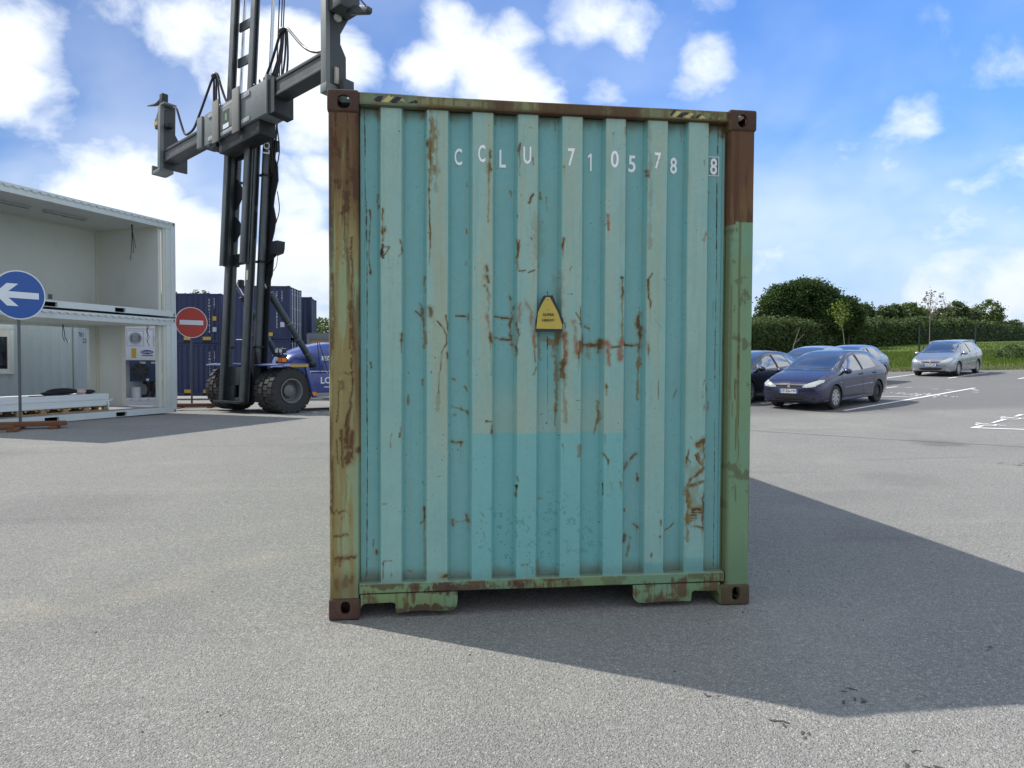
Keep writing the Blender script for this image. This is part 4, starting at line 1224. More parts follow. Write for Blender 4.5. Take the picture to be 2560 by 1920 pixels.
        for (pts, r) in (([(-1.62, WD-.2, H-.21), (-1.60, WD-.22, H-.42), (-1.58, WD-.22, H-.55), (-1.50, WD-.22, H-.70), (-1.42, WD-.2, H-.62)], .010), ([(-1.63, WD-.2, H-.21), (-1.66, WD-.22, H-.5), (-1.60, WD-.22, H-.66)], .008)):
            MB().tube(pts, r, 5).build('loose_cable', simple('blue_cable', (.03, .06, .16), .5), T)
    return T
white_unit(0.0, False)
white_unit(WH+.02, True)
WM = Matrix.Translation(WC) @ Matrix.Rotation(WROT, 4, 'Z')     # stack frame: x back along it, y away from us

# ---- pallet with a pack of white panels and a rolled black jacket, on the lower floor
M_PINE = simple('pallet_pine', (.40, .26, .12), .75, var=.3, scale=10, bump=.3, dirt=(.16, .09, .05), dirt_amt=.5)
def pallet(loc, rz, n, L, Wd, label):
    T = thing('pallet', label, 'pallet', loc, rz)
    for k in range(3):
        MB().box(0, L, k*(Wd-.10)/2, k*(Wd-.10)/2+.10, 0, .022).build('bottom_board', M_PINE, T, bevel=.003)
        for j in range(n):
            x = j*(L-.145)/(n-1); MB().box(x, x+.145, k*(Wd-.10)/2, k*(Wd-.10)/2+.10, .0225, .100).build('block', M_PINE, T, bevel=.004)
    for j in range(int(L/.17)):
        x = j*(L-.12)/(int(L/.17)-1); MB().box(x, x+.12, 0, Wd, .1005, .122).build('top_board', M_PINE, T, bevel=.003)
    return T
def at_floor(x, y, z): return WM @ Vector((x, y, z))
pallet(at_floor(-4.30, .42, .166), WROT, 5, 2.45, .80, 'pale pine pallet under the white panels inside the lower container')
tp = thing('panel_pack', 'pack of long white panels lying on the pine pallet', 'panels', at_floor(-4.72, .40, .289), WROT)
M_PKW = simple('white_wrap', (.70, .74, .76), .45, var=.05)
for k in range(4): MB().box(.0+.012*(k % 2), 2.86-.01*(k % 3), .01*(k % 2), .84, k*.0755, k*.0755+.0745).build('panel', M_PKW, tp, bevel=.004)
MB().tube([(2.79, -.012, .10), (2.80, -.035, .02), (2.78, -.045, -.08), (2.82, -.04, -.13)], [.02, .015, .02, .012], 6).tube([(2.80, -.02, .10), (2.88, -.06, .16), (2.93, -.05, .17)], [.018, .012, .006], 6).build('wrap_tail', M_PKW, tp)
tj = thing('jacket', 'rolled black jacket with pale pink lining lying on the white panels', 'jacket', at_floor(-3.55, .55, .5905), WROT)
MB().ellipsoid((.58, .12, .085), (.42, .15, .085), 16, 8).ellipsoid((.30, .10, .05), (.30, .12, .05), 12, 6).build('body_roll', simple('black_cloth', (.015, .015, .02), .9), tj)
MB().ellipsoid((1.06, .10, .07), (.15, .11, .07), 12, 8).build('lining', simple('pale_pink_lining', (.60, .42, .38), .8), tj)
MB().ellipsoid((1.32, .12, .055), (.17, .12, .055), 12, 6).build('sleeve_end', simple('black_cloth', (.015, .015, .02), .9), tj)
tb = MB().tube([(0, 0, .012), (.9, .02, .012)], .012, 6).build('bar', simple('black_bar', (.02, .02, .02), .6)); tb.matrix_world = Matrix.Translation(at_floor(-3.95, .50, .5905)) @ Matrix.Rotation(WROT, 4, 'Z')
tag(tb, 'thin black bar lying on the white panels beside the rolled jacket', 'bar')
# a second, darker pack at the far left of the floor
t2 = thing('pallet', 'dark brown pallet at the left end of the lower container floor', 'pallet', at_floor(-5.35, .75, .166), WROT)
M_PD = simple('old_dark_wood', (.15, .075, .04), .85, var=.3, scale=8)
for k in range(3):
    MB().box(0, .9, k*.3, k*.3+.09, 0, .02).build('bottom_board', M_PD, t2); MB().box(0, .9, k*.3, k*.3+.09, .1005, .12).build('top_board', M_PD, t2)
    for j in range(3): MB().box(j*.38, j*.38+.13, k*.3, k*.3+.09, .0205, .10).build('block', M_PD, t2)
tk_ = MB().box(0, .8, 0, .6, 0, .26).build('crate', simple('dark_crate', (.03, .03, .035), .7), bevel=.015); tk_.matrix_world = Matrix.Translation(at_floor(-5.3, .8, .288)) @ Matrix.Rotation(WROT, 4, 'Z')
tag(tk_, 'dark box standing on the brown pallet in the lower container', 'box')

# ------------------------------------------------------------------ other containers behind the stack
def corr_wall(p0, p1, z0, z1, pitch=.28, depth=.036, inset=0.0):
    """trapezoid-corrugated wall from p0 to p1 (2-D), bulging towards its right-hand side"""
    p0 = Vector(p0); p1 = Vector(p1); d = p1-p0; L = d.length; d.normalize(); n = Vector((d.y, -d.x)); pts = []; s = 0
    while s < L:
        for ds, h in ((0, 0), (.25, 0), (.5, 1), (.75, 1)):
            q = s+ds*pitch+(0 if ds in (0, .5) else -.02)
            if q <= L: pts.append(p0+d*q+n*(h*depth-inset))
        s += pitch
    pts.append(p1-n*inset)
    return [[(q.x, q.y, z0), (q.x, q.y, z1)] for q in pts]
def iso_box(name, label, cat, loc, rz, L, H, mat, group=None, castm=None, door=False, Wd=2.438, pockets=True):
    """a plain dry container; local x along its length, near long side at y=0"""
    T = thing(name, label, cat, loc, rz, group); castm = castm or mat
    for x0 in (0, L-.162):
        for y0 in (0, Wd-.162):
            for z in (0, H-.118):
                c = MB().box(x0, x0+.162, y0, y0+.162, z, z+.118).build('corner_casting', castm, T, bevel=.01)
                if y0 == 0:
                    m2 = MB(); m2.prism(oval(x0+.081, z+.06, .024, .038, 10), 'y', -.002, .01); m2.build('casting_slot', M_SLOT, c)
            MB().box(x0+.004, x0+.158, y0+.004, y0+.158, .119, H-.119).build('corner_post', mat, T, bevel=.008)
    for y0 in (.008, Wd-.068):
        MB().box(.163, L-.163, y0, y0+.06, H-.105, H-.012).build('top_rail', mat, T, bevel=.005)
        if pockets and y0 < .1:
            mb = MB(); c = L/2; xs = [.163, c-1.2, c-.85, c+.85, c+1.2, L-.163]
            for i in range(0, 6, 2): mb.box(xs[i], xs[i+1], y0, y0+.06, .001, .16)
            for i in (1, 3): mb.box(xs[i], xs[i+1], y0, y0+.06, .125, .16)
            mb.build('bottom_rail', mat, T)
            for i in (1, 3): MB().box(xs[i], xs[i+1], y0+.25, y0+.26, .01, .124).build('fork_pocket', M_SLOT, T)
        else: MB().box(.163, L-.163, y0, y0+.06, .001, .16).build('bottom_rail', mat, T, bevel=.004)
    MB().grid(corr_wall((.16, .046), (L-.16, .046), .161, H-.106)).build('corrugated_side_wall', mat, T, angle=20, recalc=False)
    MB().grid(corr_wall((L-.16, Wd-.046), (.16, Wd-.046), .161, H-.106)).build('corrugated_side_wall', mat, T, angle=20, recalc=False)
    MB().grid(corr_wall((.05, Wd-.16), (.05, .16), .161, H-.106)).build('corrugated_end_wall', mat, T, angle=20, recalc=False)
    if not door: MB().grid(corr_wall((L-.05, .16), (L-.05, Wd-.16), .161, H-.106)).build('corrugated_end_wall', mat, T, angle=20, recalc=False)
    else:
        for k in range(2):
            y0 = .165+k*1.06; MB().box(L-.06, L-.02, y0, y0+1.045, .13, H-.125).build('door_leaf', mat, T, bevel=.006)
            for j in range(2):
                y = y0+.25+j*.5; r = MB().cyl((L+.012, y, .10), (L+.012, y, H-.08), .02, n=8)
                for z in (.18, .8, 1.5, 2.2, H-.2): r.box(L-.019, L+.035, y-.05, y+.05, z, z+.07)
                r.build('lock_rod', M_ROD, T)
    MB().box(.06, L-.06, .07, Wd-.07, H-.04, H-.014).build('roof', mat, T)
    MB().box(.06, L-.06, .07, Wd-.07, .10, .15).build('floor', M_FLOORWOOD, T)
    return T
M_ROD = simple('galvanised_rod', (.52, .54, .56), .45, metal=.4)
M_GREYW = simple('grey_white_container', (.36, .42, .45), .55, var=.06, dirt=(.25, .27, .27), dirt_amt=.3)
M_REEF = simple('white_reefer', (.66, .68, .72), .5, var=.05, scale=2)
M_BLUE = simple('navy_container', (.010, .020, .074), .5, var=.14, scale=1.2, dirt=(.02, .032, .07), dirt_amt=.5)
M_BLUE2 = simple('darker_navy_container', (.010, .020, .062), .5, var=.14, scale=1.2)
M_YEL = simple('yellow_label', (.50, .32, .035), .5, var=.08)
M_WTXT = simple('white_lettering', (.74, .76, .80), .55)
M_NTXT = simple('dull_white_lettering', (.46, .49, .55), .6)
M_BTXT = simple('dark_lettering', (.03, .035, .05), .6)
# corrugated white container with a framed window, parallel to the stack, seen through its open back
gx = WM @ Vector((-5.09, 3.55, 0))
gt = iso_box('office_container', 'pale grey corrugated container with a framed window behind the open container', 'container', gx, WROT, 5.05, 2.591, M_GREYW)
wf = MB()
for a in ((1.40, 3.08, 1.06, 1.13), (1.40, 3.08, 2.24, 2.37), (1.40, 1.52, 1.13, 2.24), (2.98, 3.08, 1.13, 2.24)): wf.box(a[0], a[1], -.03, .04, a[2], a[3])
wf = wf.build('window', simple('window_surround', (.55, .60, .62), .5), gt, bevel=.01)
mb = MB()
for a in ((1.521, 2.979, 1.131, 1.20), (1.521, 2.979, 2.05, 2.239), (1.521, 1.60, 1.20, 2.05), (2.91, 2.979, 1.20, 2.05)): mb.box(a[0], a[1], -.02, .035, a[2], a[3])
mb.build('frame', simple('window_frame', (.62, .62, .56), .5), wf)
MB().box(1.601, 2.909, .005, .02, 1.201, 2.049).build('pane', simple('dark_window_glass', (.010, .014, .022), .08, spec=.6), wf)

# refrigerated container: its machinery end faces us through the doorway
rp = CPOS+(CR*((256-1280)/1800)-CU*((905-960)/1800)+CF)*24.0; rp.z = terr(rp.x, rp.y)
RROT = math.atan2(-(rp.x-CPOS.x), (rp.y-CPOS.y))+R(20)-PI/2      # local -x would look at us
def reefer():
    # local frame: end face in the plane y=0 (towards us), x to the right, body runs to +y
    ang = math.atan2((rp.x-CPOS.x), (rp.y-CPOS.y)); rz = -ang+R(-4)
    T = thing('reefer_container', 'white refrigerated container with navy cooling machinery seen through the doorway', 'refrigerated container', rp, rz)
    Wd, H, L = 2.26, 2.85, 6.06
    for x0 in (0, Wd-.162):
        for z in (0, H-.118): MB().box(x0, x0+.162, 0, .178, z, z+.118).build('corner_casting', M_REEF, T, bevel=.012)
        MB().box(x0+.005, x0+.157, .008, .15, .119, H-.119).build('corner_post', M_REEF, T, bevel=.008)
    for x in (.0, Wd-.03):
        MB().grid(corr_wall((x+.012 if x < 1 else x+.02, L), (x+.012 if x < 1 else x+.02, .18), .16, H-.1, .5, .02) if x < 1 else corr_wall((x+.01, .18), (x+.01, L), .16, H-.1, .5, .02)).build('side_wall', M_REEF, T, angle=20, recalc=False)
        MB().box(min(x, x+.04), max(x, x+.04)+.0, .18, L, .02, .17).build('side_rail', M_REEF, T); MB().box(x, x+.04, .18, L, H-.11, H-.01).build('side_rail', M_REEF, T)
    MB().box(.05, Wd-.05, .18, L, H-.05, H-.02).build('roof', M_REEF, T); MB().box(.06, Wd-.06, L-.05, L, .1, H-.06).build('rear_wall', M_REEF, T)
    MB().box(.163, Wd-.163, .02, .12, .04, .20).build('bottom_sill', M_REEF, T, bevel=.006)
    MB().box(.163, Wd-.163, .01, .12, H-.16, H-.02).build('top_sill', M_REEF, T, bevel=.006)
    MB().box(.163, Wd-.163, .045, .12, 1.62, H-.161).build('upper_panel', M_REEF, T, bevel=.006)
    MB().box(.163, Wd-.163, .40, .45, .201, 1.62).build('machinery_back', simple('machinery_recess', (.45, .47, .50), .6), T)
    MB().box(.163, Wd-.163, .020, .11, .2005, .34).build('bolted_strip', M_REEF, T, bevel=.005)
    mb = MB()
    for k in range(8): mb.cyl((.35+k*.25, .012, .27), (.35+k*.25, .021, .27), .018, n=8)
    tag(mb.build('bolts', M_BTXT, T), kind='stuff')
    # round access covers on the upper panel
    for cx in (.98, 1.78):
        m2 = MB(); G = [(.27, .0), (.27, -.012), (.235, -.012), (.235, 0)]
        m2.lathe([(.22, .030), (.22, .016), (.19, .016), (.185, .030)], 24, 'y', M=Matrix.Translation((cx, .012, 2.36))); m2.build('access_ring', simple('grey_ring', (.50, .52, .56), .5), T)
        m3 = MB(); q = .26
        for a in ((cx-q, cx+q, 2.36-q, 2.36-q+.014), (cx-q, cx+q, 2.36+q-.014, 2.36+q), (cx-q, cx-q+.014, 2.36-q+.015, 2.36+q-.015), (cx+q-.014, cx+q, 2.36-q+.015, 2.36+q-.015)): m3.box(a[0], a[1], .036, .0445, a[2], a[3])
        m3.build('panel_seam', simple('grey_seam', (.30, .31, .33), .6), T)
    mb = MB()
    for s in (-1, 1): mb.tube([(.98+s*.03+s*.10*math.cos(t), .036, 2.36+.10*math.sin(t)) for t in np.linspace(-1.0, 1.0, 7)], .009, 5)
    mb.build('vent_handles', M_BTXT, T)
    # machinery: navy shroud with round fan, control box, pipes
    nv = simple('navy_shroud', (.014, .030, .085), .45); bk = simple('black_machine', (.010, .010, .013), .6)
    MB().prism([(.80, .90), (.80, 1.615), (1.95, 1.615), (2.10, 1.48), (2.10, 1.18), (1.66, 1.18), (1.66, .90)], 'y', .03, .14).build('fan_shroud', nv, T, bevel=.01)
    f = MB().cyl((1.12, .022, 1.25), (1.12, .031, 1.25), .27, n=32); fo = f.build('fan_opening', bk, T)
    mb = MB().cyl((1.12, .008, 1.25), (1.12, .0215, 1.25), .09, n=18)
    for k in range(7):
        t = 2*PI*k/7; mb.box(-.025, .025, .012, .0212, .09, .285, M=Matrix.Translation((1.12, 0, 1.25)) @ Matrix.Rotation(t, 4, 'Y'))
    mb.build('fan_blades', simple('fan_grey', (.022, .026, .036), .5), fo)
    MB().box(1.67, 2.22, .05, .16, .92, 1.17).build('control_box', M_REEF, T, bevel=.01)
    MB().box(1.62, 2.2, .06, .17, .72, .915).build('control_base', nv, T, bevel=.01)
    MB().box(1.68, 1.78, .020, .0295, 1.40, 1.56).build('white_sticker', M_REEF, T)
    MB().box(1.95, 2.25, .10, .20, 1.181, 1.6).build('control_panel', nv, T)
    for (x, w) in ((1.10, .18), (1.45, .18)): MB().box(x, x+w, .020, .0295, 1.50, 1.57).build('latch_plate', simple('steel_plate', (.40, .40, .42), .4, .5), T)
    MB().box(1.30, 1.38, .018, .0295, .80+.12, .99).build('white_sticker', M_REEF, T)
    MB().cyl((.98, .25, .345), (.98, .25, .70), .15, n=20).build('receiver_tank', simple('white_tank', (.62, .64, .66), .4), T)
    MB().cyl((1.74, .28, .345), (1.74, .28, .88), .16, n=20).build('compressor', simple('grey_compressor', (.36, .38, .40), .5), T)
    MB().tube([(1.20, .2, .86), (1.34, .18, .80), (1.38, .18, .60), (1.32, .18, .42), (1.18, .2, .40)], .05, 8).build('pipe', bk, T)
    MB().tube([(1.44, .2, .88), (1.48, .2, .70), (1.50, .2, .5), (1.46, .2, .36)], .06, 8).build('pipe', bk, T)
    MB().tube([(1.9, .2, .72), (1.92, .2, .5), (1.95, .2, .36)], .045, 8).build('pipe', bk, T)
    # stickers and badge
    MB().box(.86, 1.00, .036, .0448, 1.70, 2.02).build('yellow_sticker', M_YEL, T); MB().box(1.90, 2.02, .036, .0448, 1.72, 1.95).build('yellow_sticker', M_YEL, T)
    MB().box(1.62, 1.80, .036, .0448, 1.74, 1.90).build('pale_sticker', simple('pale_blue_sticker', (.50, .62, .76), .5), T)
    bd = MB().prism(oval(1.33, 1.90, .19, .068, 24, 2), 'y', .030, .0445).build('maker_badge', simple('badge_blue', (.012, .025, .17), .35), T)
    text('lettering', 'Carrier', .105, M_WTXT, frame((1.33, .0285, 1.90), (1, 0, 0), (0, 0, 1)), bd, .0006, .95, bold=.001)
    MB().box(1.17, 1.51, .036, .0448, 1.765, 1.80).build('green_badge', simple('badge_green', (.06, .18, .12), .5), T)
    return T
reefer()
def plain_reefer():
    o = WM @ Vector((-1.2, 4.9, 0)); H = 2.80
    T = thing('reefer_container', 'plain white refrigerated container with dark code letters seen past the open back', 'refrigerated container', o, WROT)
    for x in (0, 2.9-.16):
        MB().box(x, x+.16, 0, .16, 0, H).build('corner_post', M_GREYW, T, bevel=.01); MB().box(x, x+.16, 2.25, 2.41, 0, H).build('corner_post', M_GREYW, T, bevel=.01)
    MB().box(.161, 2.739, .012, .07, .16, H-.12).build('smooth_side', M_GREYW, T); MB().box(.161, 2.739, 2.3, 2.4, .16, H-.12).build('smooth_side', M_GREYW, T)
    for z in (.01, H-.119): MB().box(.161, 2.739, .005, .09, z, z+.118).build('rail', M_GREYW, T, bevel=.006)
    MB().box(.05, 2.85, .1, 2.3, H-.05, H-.01).build('roof', M_GREYW, T)
    for x in (.03, 2.8): MB().box(x, x+.06, .161, 2.249, .05, H-.06).build('end_wall', M_GREYW, T)
    for (s_, x, z) in (('SZVU 781', 1.92, 2.24), ('228', 2.46, 2.05)):
        me = text_mesh(s_, .20, .0005, .72, 'LEFT', .003); me.materials.clear(); me.materials.append(M_BTXT); me.transform(frame((x, .0105, z), (1, 0, 0), (0, 0, 1))); link_mesh('lettering', me, T)
plain_reefer()

# ------------------------------------------------------------------ blue containers in the far yard
def facing(px, d): 
    p = CPOS+(CR*((px-1280)/1800)+CF)*d; return Vector((p.x, p.y, terr(p.x, p.y)))
def blue_text(T, L, H, x, marks):
    for (dx, s_, sz, z) in marks:
        me = text_mesh('\n'.join(s_), sz, .0006, .8, 'CENTER', .004); me.materials.clear(); me.materials.append(M_NTXT)
        me.transform(frame((x+dx, -.004, z), (1, 0, 0), (0, 0, 1))); link_mesh('lettering', me, T)
def yellow_marks(T, L, z):
    for x in (L/2-1.35, L/2+.85): MB().box(x, x+.55, -.006, .004, z, z+.17).build('yellow_label', M_YEL, T)
def navy(label, px, d, rz, L, H, z, mat, txt, labels=True, door=False):
    p = facing(px, d); p.z += z
    T = iso_box('shipping_container', label, 'shipping container', p, rz, L, H, mat, 'navy containers stacked in the far yard', door=door, pockets=False)
    c = L/2
    for x in (c-.72, c+.24):
        MB().box(x, x+.46, -.004, .006, .03, .125).build('fork_pocket', M_SLOT, T)
        if labels: MB().box(x+.02, x+.44, -.006, .004, .165, .335).build('yellow_label', M_YEL, T)
    if txt:
        blue_text(T, L, H, L-.62, ((0, list(txt), .165, 1.42), (.25, list('22G1'), .14, 2.08)))
        MB().box(L-.46, L-.26, .0, .006, .60, .84).build('white_label', M_NTXT, T); MB().box(L-.46, L-.26, .0, .006, 1.18, 1.40).build('yellow_label', M_YEL, T)
    return T
navy('navy container at the bottom of the stack directly behind the no entry sign', 435, 37.5, R(-3), 2.438, 2.75, .19, M_BLUE, 'CPWU1121818')
navy('navy container on top of the stack directly behind the no entry sign', 435, 37.5, R(-3), 2.438, 2.591, 2.95, M_BLUE, 'CPWU1121818')
navy('bottom navy container half hidden behind the white stack', 311, 37.3, R(-3), 2.50, 2.75, .19, M_BLUE, None, False)
navy('top navy container half hidden behind the white stack', 311, 37.3, R(-3), 2.50, 2.591, 2.95, M_BLUE, None, False)
navy('bottom navy container behind the lift truck, doors with pale lock rods on its end', 568, 34.7, R(-4), 2.991, 2.70, .24, M_BLUE, 'CPWU1158325', True, True)
navy('top navy container behind the lift truck, doors with pale lock rods on its end', 568, 34.7, R(-4), 2.991, 2.591, 2.95, M_BLUE, 'CPWU1158325', True, True)
for lev in (0, 1):
    p = facing(666, 39.5); p.z += .40+lev*2.60
    iso_box('shipping_container', 'dark navy container set end-on beyond the lock rod doors, %s one of its stack' % ('upper' if lev else 'lower'), 'shipping container', p, R(2), 2.438, 2.591, M_BLUE2, 'navy containers stacked in the far yard', pockets=False)
def cabin():
    p = facing(767, 35.6)
    p.z += .38
    T = thing('flat_rack', 'grey steel cabin frame with a tan board behind the lift truck bonnet', 'cabin', (p.x, p.y, p.z), R(-3))
    gm = simple('grey_steel_frame', (.13, .16, .18), .5, var=.1); tm = simple('tan_board', (.30, .205, .115), .7, var=.15)
    L, H = 4.6, 2.88
    for x0 in (0, L-.16):
        for y0 in (0, 2.2): MB().box(x0, x0+.16, y0, y0+.16, 0, H-.001).build('corner_post', gm, T, bevel=.01)
    for y0 in (.005, 2.205):
        MB().box(.161, L-.161, y0, y0+.15, H-.30, H-.002).build('top_rail', gm, T, bevel=.01); MB().box(.161, L-.161, y0, y0+.15, .01, .2).build('bottom_rail', gm, T)
    MB().box(.162, L-.162, .06, .09, .201, H-.301).build('tan_panel', tm, T)
    MB().box(.02, .10, .161, 2.19, .2, H-.02).build('end_panel', gm, T); MB().box(.05, L-.05, .05, 2.3, H-.0, H+.04).build('roof', gm, T)
    MB().box(.162, L-.162, 2.24, 2.27, .201, H-.301).build('tan_panel', tm, T); MB().box(L-.10, L-.02, .161, 2.19, .2, H-.02).build('end_panel', gm, T)
cabin()

# ------------------------------------------------------------------ traffic signs on poles with timber feet
M_SBLUE = simple('sign_blue', (.020, .085, .34), .4, var=.05); M_SRED = simple('sign_red', (.47, .055, .035), .45, var=.08, dirt=(.40, .09, .06), dirt_amt=.4)
M_SWHITE = simple('sign_white', (.72, .76, .80), .4, var=.04); M_POLE = simple('grey_pole', (.10, .11, .13), .5, .3); M_SBACK = simple('sign_back', (.35, .36, .37), .5, .5)
M_TIMB = simple('red_brown_timber', (.165, .068, .030), .8, var=.35, scale=9, bump=.3, dirt=(.10, .04, .02), dirt_amt=.5)
def sign(label, loc, zc, r, face, arrow, poleh):
    d = Vector((CPOS.x-loc[0], CPOS.y-loc[1], 0)).normalized(); rz = math.atan2(d.y, d.x)+PI/2+face   # local -y faces the viewer
    T = thing('road_sign', label, 'road sign', loc, rz)
    disc = MB().cyl((0, -.004, zc), (0, .004, zc), r, n=48).build('disc', [M_SWHITE], T)
    MB().cyl((0, -.0065, zc), (0, -.0042, zc), r*.955, n=48).build('disc_face', M_SBLUE if arrow else M_SRED, disc)
    MB().cyl((0, .0042, zc), (0, .006, zc), r*.97, n=32).build('disc_back', M_SBACK, disc)
    if arrow:
        k = r
        pl = [(.74*k, -.135*k), (.74*k, .125*k), (-.40*k, .125*k), (-.03*k, .45*k), (-.45*k, .45*k), (-.90*k, -.005*k), (-.45*k, -.46*k), (-.03*k, -.46*k), (-.40*k, -.135*k)]
        MB().prism([(a, zc+b) for a, b in pl], 'y', -.0085, -.0068).build('white_arrow', M_SWHITE, T)
    else: MB().box(-.73*r, .73*r, -.0085, -.0068, zc-.15*r, zc+.15*r).build('white_bar', M_SWHITE, T)
    MB().cyl((0, .03, .13), (0, .03, zc+r*.6), .028, n=12).build('pole', M_POLE, T)
    for z in (zc-.2, zc+.2): MB().box(-.05, .05, .006, .062, z-.02, z+.02).build('clamp', M_SBACK, T)
    return T
s1 = ground_px(45*1.1573, 945*1.1573)
sign('blue round sign with white arrow pointing left on a timber foot', (-7.72, 12.05, 0), 2.775, .505, R(24), True, 2.8)
sign('red no entry sign with white bar in front of navy containers', (-6.42, 18.99, 0), 2.60, .468, R(16), False, 2.6)
def timber_foot(label, loc, rz, L, pieces):
    T = thing('sign_foot', label, 'timber foot', loc, rz)
    for (x0, x1, y0, y1, z0, z1) in pieces: MB().box(x0, x1, y0, y1, z0, z1).build('timber', M_TIMB, T, bevel=.008)
    return T
timber_foot('red brown timber foot of the blue arrow sign, nearest the white containers', (-7.72, 12.05, 0), R(20), 2, [(-1.3, .82, -.16, -.02, .06, .145), (-1.3, .78, .06, .20, .06, .145), (-.9, -.74, -.60, .5, 0, .058), (-.16, .02, -.70, .5, 0, .058), (.52, .66, -.3, .42, 0, .058), (-1.3, -.05, -.66, -.54, .0585, .13)])
timber_foot('red brown timber foot of the no entry sign, on open asphalt', (-6.42, 18.99, 0), R(8), 2, [(-.50, .84, -.16, -.02, .04, .135), (-.50, .80, .06, .20, .04, .135), (-.40, -.26, -.35, .35, 0, .038), (.45, .6, -.3, .35, 0, .038)])
# ------------------------------------------------------------------ container lift truck
M_STEEL = simple('mast_steel', (.052, .064, .070), .42, .35, var=.3, scale=3, dirt=(.10, .075, .055), dirt_amt=.35)
M_UPR = simple('upright_steel', (.078, .090, .095), .45, .3, var=.25, scale=2.5, dirt=(.045, .040, .036), dirt_amt=.6)
M_STEELD = simple('greasy_dark_steel', (.020, .023, .027), .5, .3, var=.3, scale=4)
M_SPREAD = simple('spreader_grey', (.150, .168, .168), .55, .1, var=.18, scale=2.2, dirt=(.10, .085, .065), dirt_amt=.6, bump=.15)
M_SPDARK = simple('spreader_dark', (.045, .052, .056), .55, .2, var=.2, dirt=(.12, .08, .05), dirt_amt=.4)
M_RUSTPL = simple('rusty_guard_plate', (.185, .185, .178), .7, .1, var=.2, scale=3, dirt=(.25, .11, .04), dirt_amt=.6)
M_TRBLUE = simple('truck_blue', (.020, .046, .235), .32, var=.08, coat=.5, dirt=(.05, .06, .12), dirt_amt=.3)
M_TRPALE = simple('truck_pale_blue', (.30, .36, .55), .35, var=.06, coat=.4)
M_TYRE = simple('tyre_rubber', (.030, .030, .031), .8, var=.25, scale=9, dirt=(.085, .080, .072), dirt_amt=.6, bump=.3, bscale=40)
M_RIM = simple('grey_rim', (.17, .175, .18), .5, .2, var=.15, dirt=(.10, .085, .07), dirt_amt=.5)
M_GREASE = simple('greasy_carriage', (.014, .015, .017), .6, .1, var=.4)
M_HOSE = simple('black_hose', (.014, .014, .016), .5)
M_CHROME = simple('chrome_rod', (.62, .64, .66), .22, .9, var=.05)
M_LAMPW = simple('lamp_lens', (.72, .73, .72), .15, var=.05); M_ORANGE = simple('orange_lens', (.75, .20, .03), .3)
TR_O = Vector((-4.24258812, 17.77322243, terr(-4.24, 17.77))); TR_H = R(-136.8789)
def smooth_path(pts, k=4):
    """Catmull-Rom through the given points"""
    P = [Vector(p) for p in pts]; out = []
    for i in range(len(P)-1):
        a, b, c, d = P[max(i-1, 0)], P[i], P[i+1], P[min(i+2, len(P)-1)]
        for j in range(k):
            t = j/k; out.append(.5*((2*b)+(c-a)*t+(2*a-5*b+4*c-d)*t*t+(3*b-a-3*c+d)*t**3))
    out.append(P[-1]); return out
